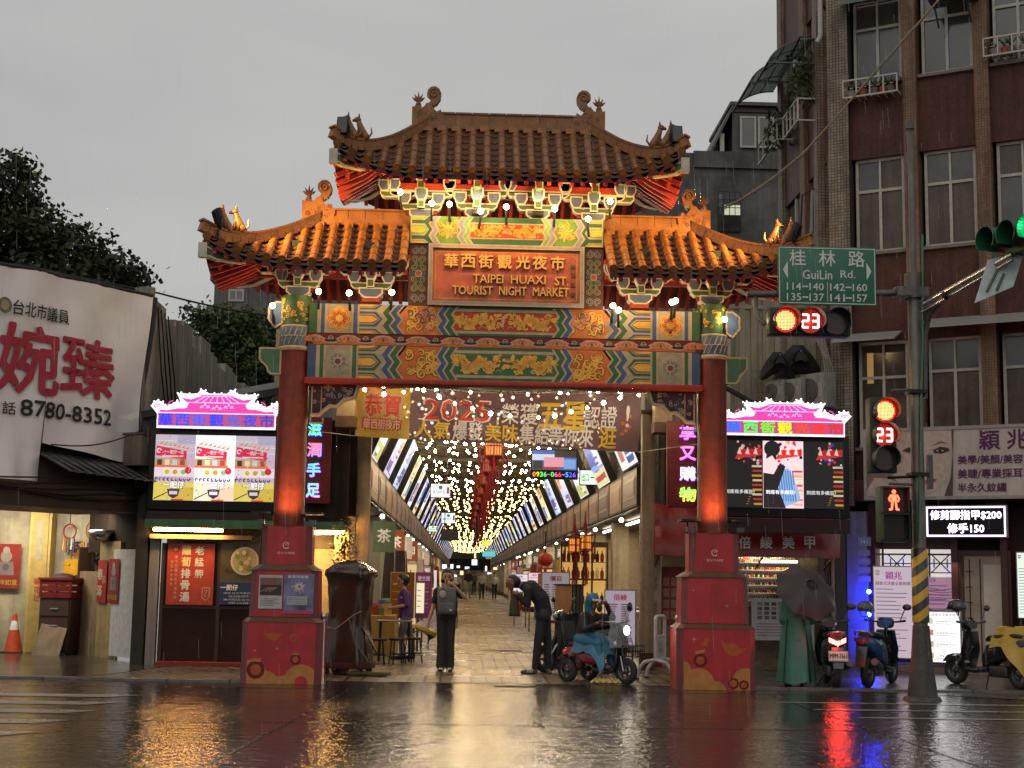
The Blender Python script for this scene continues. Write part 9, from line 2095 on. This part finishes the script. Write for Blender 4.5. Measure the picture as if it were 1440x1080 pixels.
b = MB(WM); b.ball((-.065,-.30,1.27),(.055,.03,.07),paint((.40,.37,.36),.6),14,10); b.tube([(-.10,-.30,1.32),(-.065,-.305,1.36),(-.03,-.30,1.32)], .008, BLACK, 5); b.build('pouch', bk); b = MB(WM); b.box(.055,.085,-.329,-.325,1.0,1.03,WHITE); b.build('label_patch', bk)
for s in (-1,1): b = MB(WM); b.tube([(s*.13,-.15,1.36),(s*.14,-.04,1.41),(s*.14,.10,1.34),(s*.165,.11,1.1),(s*.16,-.1,.97)], .020, BLACK, 6, squash=.5); b.build('strap', bk)
b = MB(WM); b.tube([(.17,-.1,1.0),(.185,-.12,.86),(.18,-.12,.72)], .011, BLACK, 5); b.build('strap_end', bk)
b = MB(WM); rr = random.Random(2); n = 16; V = []
for i in range(9):
 for k in range(n): q = 2*PI*k/n; s_ = math.sin(PI*(i+.4)/8.8); V.append((-.34+.17*s_*math.cos(q)*1.1+rr.uniform(-.012,.012)-.03*(i-4)*.4, -.05+.10*s_*math.sin(q), .56+.22*(i/8)-.05*(math.cos(q))+rr.uniform(-.01,.01)))
YB = paint((.42,.27,.02),.4)
for j in range(8):
 m_ = YB if 2 <= j <= 5 else (BLACK if j < 2 else paint((.4,.38,.33)))
 b.mesh(V[j*n:(j+2)*n], [(k,(k+1)%n,n+(k+1)%n,n+k) for k in range(n)], m_, True)
b.mesh(V[:n], [tuple(range(n))[::-1]], BLACK); b.mesh(V[-n:], [tuple(range(n))], WS); b.tube([(-.34,-.05,.76),(-.31,-.05,.80),(-.30,-.045,.83)], .014, WS, 6); tag(b.build('rain_bundle'), 'yellow and black rain bundle hanging from the hand of the person with the backpack', 'bag')
# --- man bending forward
B0 = ground(766,948); BM_ = frame(B0.x, B0.y); bp2 = thing('person', 'person in dark clothes bending forward over an olive bag beside the trike', 'person', BM_)
DK1 = cloth('dark_jacket',(.013,.013,.015)); DK2 = cloth('dark_denim',(.018,.018,.021)); SH1 = paint((.10,.09,.085)); hc = (-.565,-.02,1.46); ff, fu = (-.93,-.05,-.40), (-.38,0,.92)
P = head(hc,ff,fu,.104,SKIN2)
P += [((-.38,0,1.45),(-.49,-.01,1.44),.058,.055,SKIN2),((-.02,0,1.0),(-.08,0,1.22),.135,.14,DK1),((-.08,0,1.22),(-.24,0,1.40),.145,.13,DK1),((-.24,0,1.40),(-.36,0,1.42),.125,.085,DK1),((-.31,-.13,1.37),(-.31,.13,1.37),.08,.08,DK1),
  ((-.30,-.17,1.36),(-.30,-.19,1.12),.062,.05,DK1),((-.30,-.19,1.12),(-.455,-.11,1.28),.048,.036,DK1),((-.30,.17,1.36),(-.32,.19,1.12),.062,.05,DK1),((-.32,.19,1.12),(-.465,.06,1.28),.048,.036,DK1),
  ((-.04,-.075,.94),(-.04,.075,.94),.125,.125,DK2),((-.06,-.07,.90),(-.125,-.10,.50),.098,.072,DK2),((-.125,-.10,.50),(-.165,-.10,.12),.068,.058,DK2),((0,.07,.90),(.045,.09,.50),.098,.072,DK2),((.045,.09,.50),(.06,.08,.12),.068,.058,DK2)]
P += hand((-.455,-.11,1.285),(-.85,.2,.35),(0,.9,-.2),SKIN2,.8)+hand((-.465,.06,1.285),(-.85,-.2,.35),(0,-.9,-.2),SKIN2,.8)
P += shoe((-.165,-.10,.10),(-.37,-.14,.03),SH1)+shoe((.06,.08,.10),(.075,-.13,.03),SH1)
body(BM_, P, bp2, .0105); face(BM_, hc, ff, fu, .104, bp2)
hair(BM_, [((-.535,-.02,1.53),(-.50,-.02,1.50),.085,.09),((-.50,-.02,1.50),(-.49,-.02,1.46),.085,.07),((-.58,-.02,1.555),(-.55,-.02,1.56),.055,.06)], bp2)
for k in range(3): 
 b = MB(BM_); b.bar((-.235-.035*k,-.16,.03),(-.205-.035*k,-.155,.085),.012,.012,WHITE); b.build('shoe_stripe', bp2)
b = MB(BM_); V = []
for i in range(9):
 w = lerp(.055,.092,i/8); z = lerp(1.34,.95,i/8)
 for k in range(14): q = 2*PI*k/14; V.append((-.515+w*math.cos(q)*(1+.06*math.sin(3*q+i)), -.02+w*.8*math.sin(q), z))
b.mesh(V, [(i*14+k,(i+1)*14+k,(i+1)*14+(k+1)%14,i*14+(k+1)%14) for i in range(8) for k in range(14)], paint((.075,.065,.028),.7), True); b.mesh(V[-14:], [tuple(range(14))], BLACK); b.mesh(V[:14], [tuple(range(14))[::-1]], paint((.075,.065,.028),.7)); b.lathe([(.093,.93),(.093,.965)], BLACK, 14, (-.515,-.02,0)); tag(b.build('olive_bag'), 'long olive cloth bag held up by the bending person', 'bag')
# --- woman in a purple shirt at the table
PM_ = frame(-1.0, 27.3); pp = thing('person', 'person with short dark hair in a purple shirt standing at the steel table facing left', 'person', PM_)
PU = cloth('purple_shirt',(.085,.028,.16)); GT = cloth('grey_trouser',(.13,.12,.115)); hc = (-.14,-.01,1.455); ff = (-1,-.2,-.08)
P = head(hc,ff,(0,0,1),.096,SKIN)
P += [((-.09,0,1.27),(-.12,0,1.38),.05,.046,SKIN),((-.09,-.11,1.24),(-.09,.11,1.24),.08,.08,PU),((-.085,0,1.16),(-.05,0,.86),.135,.135,PU),((-.09,-.06,1.15),(-.05,-.05,.82),.10,.12,PU),((-.09,.06,1.15),(-.05,.05,.82),.10,.12,PU),
  ((-.08,-.16,1.23),(-.03,-.2,1.02),.062,.056,PU),((-.03,-.2,1.02),(-.28,-.2,.97),.038,.028,SKIN),((-.08,.16,1.23),(-.03,.2,1.02),.062,.056,PU),((-.03,.2,1.02),(-.27,.14,.96),.038,.028,SKIN),
  ((-.05,-.06,.78),(-.05,.06,.78),.11,.11,GT),((-.06,-.07,.76),(-.12,-.08,.42),.09,.068,GT),((-.12,-.08,.42),(-.10,-.08,.10),.062,.052,GT),((-.03,.07,.76),(.04,.08,.42),.09,.068,GT),((.04,.08,.42),(.10,.08,.10),.062,.052,GT)]
P += hand((-.29,-.2,.97),(-1,.1,-.1),(0,.3,-1),SKIN,.5,.9)+hand((-.28,.14,.96),(-1,-.1,-.1),(0,-.3,-1),SKIN,.5,.9)+shoe((-.1,-.08,.09),(-.28,-.1,.03),BLACK)+shoe((.1,.08,.09),(-.08,.07,.03),BLACK)
body(PM_, P, pp, .0105); face(PM_, hc, ff, (0,0,1), .096, pp); hair(PM_, [((-.11,-.01,1.515),(-.08,-.01,1.50),.092,.092),((-.07,-.01,1.49),(-.07,-.01,1.43),.085,.06),((-.17,-.02,1.545),(-.12,0,1.545),.05,.06)], pp)
b = MB(PM_); star4(b, -.13, 1.16, .03, -.19, WHITE); b.build('shirt_print', pp)
# --- trike rider
RMx = TM_; rp = thing('person', 'person riding the red trike in a blue rain cape and hood with a raised hand', 'person', RMx)
BC = mat('blue_rain_cape',(.03,.15,.24),.42,var=.2,bump=.12,bscale=12); DJ = cloth('dark_anorak',(.018,.014,.016)); hc = (-.12,-.02,1.20); ff = (.93,-.30,-.18)
P = head(hc,ff,(.1,0,1),.095,SKIN2)
P += [((-.18,0,1.02),(-.15,0,1.12),.055,.05,SKIN2),((-.22,-.12,.98),(-.22,.12,.98),.085,.085,DJ),((-.24,0,.92),(-.30,0,.68),.14,.14,DJ),((-.25,-.06,.9),(-.3,-.06,.68),.10,.11,DJ),((-.25,.06,.9),(-.3,.06,.68),.10,.11,DJ),
  ((-.20,-.17,.97),(-.08,-.27,.80),.068,.056,DJ),((-.08,-.27,.80),(.14,-.26,.88),.052,.04,DJ),((-.20,.17,.97),(.02,.27,.98),.068,.058,DJ),((.02,.27,.98),(.02,.13,1.17),.05,.036,DJ),
  ((-.30,-.09,.64),(.06,-.13,.60),.115,.085,BC),((.06,-.13,.60),(.12,-.13,.30),.075,.055,BC),((-.30,.09,.64),(.06,.13,.60),.115,.085,BC),((.06,.13,.60),(.12,.13,.30),.075,.055,BC),((.12,-.13,.34),(.13,-.13,.24),.045,.045,SKIN2),((.12,.13,.34),(.13,.13,.24),.045,.045,SKIN2)]
P += hand((.14,-.26,.885),(.8,.1,.4),(.2,0,-1),SKIN2,.9,.95)+hand((.02,.12,1.18),(.3,-.7,.5),(0,-.5,-.6),SKIN2,.6,.95)
P += [(Vector((.10,s*.13,.255)), Vector((.27,s*.13,.245)), .042, .036, paint((.10,.09,.09))) for s in (-1,1)]
body(RMx, P, rp, .0105); face(RMx, hc, ff, (.1,0,1), .095, rp)
b = body(RMx, [((-.14,-.015,1.25),(-.15,-.015,1.24),.108,.108,BC),((-.19,-.01,1.2),(-.21,0,1.08),.095,.085,BC)], rp, .013, 'hood'); 
b = MB(RMx); f_ = Vector((.93,-.30,0)).normalized(); s_ = Vector((.30,.93,0)); c_ = Vector(hc)+Vector((0,0,.06)); V = [c_+f_*.075+s_*k for k in (-.085,-.04,.04,.085)]+[c_+f_*(.16 if abs(k) < .05 else .11)+s_*k-Vector((0,0,.025)) for k in (-.075,-.04,.04,.075)]
b.mesh(V+[v-Vector((0,0,.012)) for v in V], [(0,1,5,4),(1,2,6,5),(2,3,7,6),(8,12,13,9),(9,13,14,10),(10,14,15,11),(4,5,13,12),(5,6,14,13),(6,7,15,14)], paint((.5,.46,.38))); b.build('cap_visor', rp)
# skirts of the rain cape over the lap
b = MB(RMx); V = []
for i in range(10):
 u = lerp(-.40,.22,i/9)
 for j in range(13): v = lerp(-1,1,j/12); V.append((u+.03*math.sin(j*1.3), v*.25*(1+.1*math.sin(i*1.5)), (.74-.03*abs(i-4)/4-.09*max(0,(i-6)))-.34*max(0,abs(v)-.45)*1.5+.012*math.sin(i*2+j*3)))
b.mesh(V, [(i*13+j,(i+1)*13+j,(i+1)*13+j+1,i*13+j+1) for i in range(9) for j in range(12)], BC, True); b.build('rain_cape', rp)
# --- person under the umbrella in a green poncho
U0 = ground(1121,966); UM = frame(U0.x, U0.y+.12); up2 = thing('person', 'person in a long green rain poncho hidden behind a dark umbrella', 'person', UM); GP = mat('green_poncho',(.045,.20,.14),.38,var=.15,bump=.1,bscale=7)
hc = (.05,0,1.52); P = head(hc,(.1,1,0),(0,0,1),.1,SKIN); 
P += [((.05,0,1.3),(.05,0,1.44),.05,.05,SKIN),((-.1,0,1.28),(.2,0,1.28),.09,.09,GP),((.0,0,1.2),(0,0,.7),.18,.2,GP),((.1,0,1.2),(.06,0,.7),.15,.19,GP),((-.15,0,1.24),(-.17,-.02,1.0),.08,.085,GP),((-.17,-.02,1.0),(-.02,-.12,.92),.07,.06,GP),((.22,0,1.24),(.25,-.05,1.0),.08,.075,GP),((.25,-.05,1.0),(.14,-.2,1.12),.06,.045,GP),
  ((-.06,0,.7),(-.08,0,.1),.12,.08,TR_),((.1,0,.7),(.12,0,.1),.12,.08,TR_)]+hand((.14,-.2,1.14),(-.2,-.3,1),(-.8,0,0),SKIN,.9)+hand((-.02,-.12,.92),(.9,-.2,-.2),(0,1,0),SKIN,.5)+shoe((-.08,.0,.09),(-.1,.16,.03),BLACK)+shoe((.12,0,.09),(.14,.16,.03),BLACK)
body(UM, P, up2, .0115)
b = MB(UM); n = 72; V = []
for i, (z, a, c) in enumerate(((1.02,.20,.17),(.8,.225,.19),(.5,.25,.21),(.25,.275,.235),(.06,.29,.25))):
 for k in range(n): q = 2*PI*k/n; f = 1+(.015+.022*i/4)*math.sin(q*9+1.6*math.sin(q*2+.7)+i*.25)+.025*math.sin(q*4+i*.5+2*math.sin(q))+.012*math.sin(q*17+i); V.append((.02+a*f*math.cos(q), c*f*math.sin(q), z+.02*math.sin(q*4)*(i == 4)))
b.mesh(V, [(i*n+k,i*n+(k+1)%n,(i+1)*n+(k+1)%n,(i+1)*n+k) for i in range(4) for k in range(n)], GP, True); b.tube([(.10,-.185,1.0),(.15,-.215,.6),(.17,-.25,.06)], .012, BLACK, 5); b.tube([(-.15,-.16,1.0),(-.19,-.18,.5),(-.22,-.19,.06)], .008, BLACK, 5); b.build('poncho_skirt', up2)
UC = at(1141,821,21.35); ax = Vector((.22,-.74,.56)).normalized(); um = thing('umbrella', 'dark grey brown umbrella tilted towards the street over the green poncho', 'umbrella', Matrix.Translation(UC)); xa = ax.orthogonal().normalized(); ya = ax.cross(xa); UMB = mat('umbrella_cloth',(.042,.033,.031),.55,var=.15,bump=.05)
xa = (Vector((1,0,0))-ax*ax.x).normalized(); ya = ax.cross(xa)
b = MB(); nr = 8; V = [UC]; m8 = 7
for i in range(1,8):
 t = i/7
 for k in range(nr*m8):
  q = 2*PI*k/(nr*m8)+.25; u = (k % m8)/m8; sc = 1-.13*t*math.sin(PI*u); rr_ = .52*t*sc; V.append(UC+xa*rr_*math.cos(q)+ya*rr_*math.sin(q)-ax*(.20*t**1.9+.02*t*math.sin(PI*u)))
N_ = nr*m8; F = [(0,1+k,1+(k+1)%N_) for k in range(N_)]+[(1+i*N_+k,1+i*N_+(k+1)%N_,1+(i+1)*N_+(k+1)%N_,1+(i+1)*N_+k) for i in range(6) for k in range(N_)]
b.mesh(V, F, UMB, True); b.build('canopy', um)
for k in range(8): q = 2*PI*k/8+.25; b = MB(); b.tube([UC-ax*.01]+[UC+xa*.52*t*math.cos(q)+ya*.52*t*math.sin(q)-ax*(.20*t**1.9+.006) for t in (.25,.5,.75,1.0)], .004, BLACK, 4); b.build('rib', um)
b = MB(); b.tube([UC+ax*.05,UC-ax*.62], .008, DKSTEEL, 6); b.build('shaft', um); b = MB(); b.tube([UC-ax*.60,UC-ax*.74], .016, BLACK, 8); b.build('handle', um)
# --- walkers far down the street
def walker(px, py, top, label, shirt, trous, bagc=None, stride=.12, seated=False):
 g = ground(px, py); Y = g.y; h = (py-top)*Y/2000; k = h/1.68; M = Matrix.Translation((g.x,Y,0)) @ Matrix.Scale(k,4); W = thing('person', label, 'person', frame(g.x,Y)); s = paint(shirt,.8); t = paint(trous,.8); d = stride
 P = head((0,0,1.56),(0,-1,0),(0,0,1),.1,SKIN)+[((0,0,1.36),(0,0,1.47),.05,.048,SKIN),((-.11,0,1.32),(.11,0,1.32),.085,.085,s),((0,0,1.25),(0,0,1.0),.15,.14,s),((-.17,0,1.32),(-.22,d*.4,1.05),.06,.05,s),((-.22,d*.4,1.05),(-.22,-d*.3,.82),.04,.03,SKIN),((.17,0,1.32),(.22,-d*.4,1.05),.06,.05,s),((.22,-d*.4,1.05),(.21,d*.1,.82),.04,.03,SKIN),
  ((-.06,0,.93),(.06,0,.93),.12,.12,t),((-.08,0,.9),(-.09,-d,.5),.09,.07,t),((-.09,-d,.5),(-.09,-d*.8,.1),.065,.05,t),((.08,0,.9),(.09,d*.8,.5),.09,.07,t),((.09,d*.8,.5),(.09,d*1.6,.1),.065,.05,t)]+shoe((-.09,-d*.8,.09),(-.1,-d*.8-.15,.03),BLACK)+shoe((.09,d*1.6,.09),(.1,d*1.6-.15,.03),BLACK)
 body(M, P, W, .03, 'body', 2); hair(M, [((0,.01,1.62),(0,.03,1.59),.098,.098),((0,.04,1.55),(0,.05,1.5),.08,.06)], W)
 if bagc: b = MB(M); b.box(.24,.32,-.1,.1,.55,.85,paint(bagc),.02); b.build('hand_bag', W)
walker(643,843,806,'distant walker in a white top left of the others',(.45,.43,.40),(.03,.03,.035)); walker(658,842,801,'distant walker in a dark open jacket and pale trousers',(.02,.02,.022),(.25,.23,.2)); walker(677,844,804,'distant walker in a pale grey coat with dark jeans and a cap',(.36,.34,.31),(.025,.03,.04),(.03,.03,.03)); walker(695,843,806,'distant walker in shorts and a light shirt on the right',(.40,.39,.38),(.02,.02,.02)); walker(666,835,805,'most distant walker in a brown shirt between the others',(.12,.08,.06),(.03,.03,.03)); walker(722,855,812,'walker in a black coat stepping behind the bending person',(.015,.015,.017),(.015,.015,.018),None,.22); walker(636,842,810,'distant walker in a red top close to the left stalls',(.30,.05,.04),(.04,.04,.05))
# ------------------------------------------------------------------ falling rain: fine streaks of water all through the street
RAINM = mat('rain_water', (.75,.77,.8), .1, var=0, bump=0); thin(RAINM, .90); b = MB(); rr = random.Random(21)
for k in range(650):
 y = rr.uniform(9.5, 19.2); x = rr.uniform(-.36,.36)*y*1.05; z = rr.uniform(.05,9.5); l = rr.uniform(.10,.28); w = .0022*(1+y/22)
 b.mesh([(x-w,y,z),(x+w,y,z),(x+w+l*.05,y+.003,z-l),(x-w+l*.05,y+.003,z-l),(x,y-w,z),(x,y+w,z),(x+l*.05,y+w,z-l),(x+l*.05,y-w,z-l)], [(0,1,2,3),(4,5,6,7)], RAINM)
o = b.build('rain'); setting(o, 'stuff')
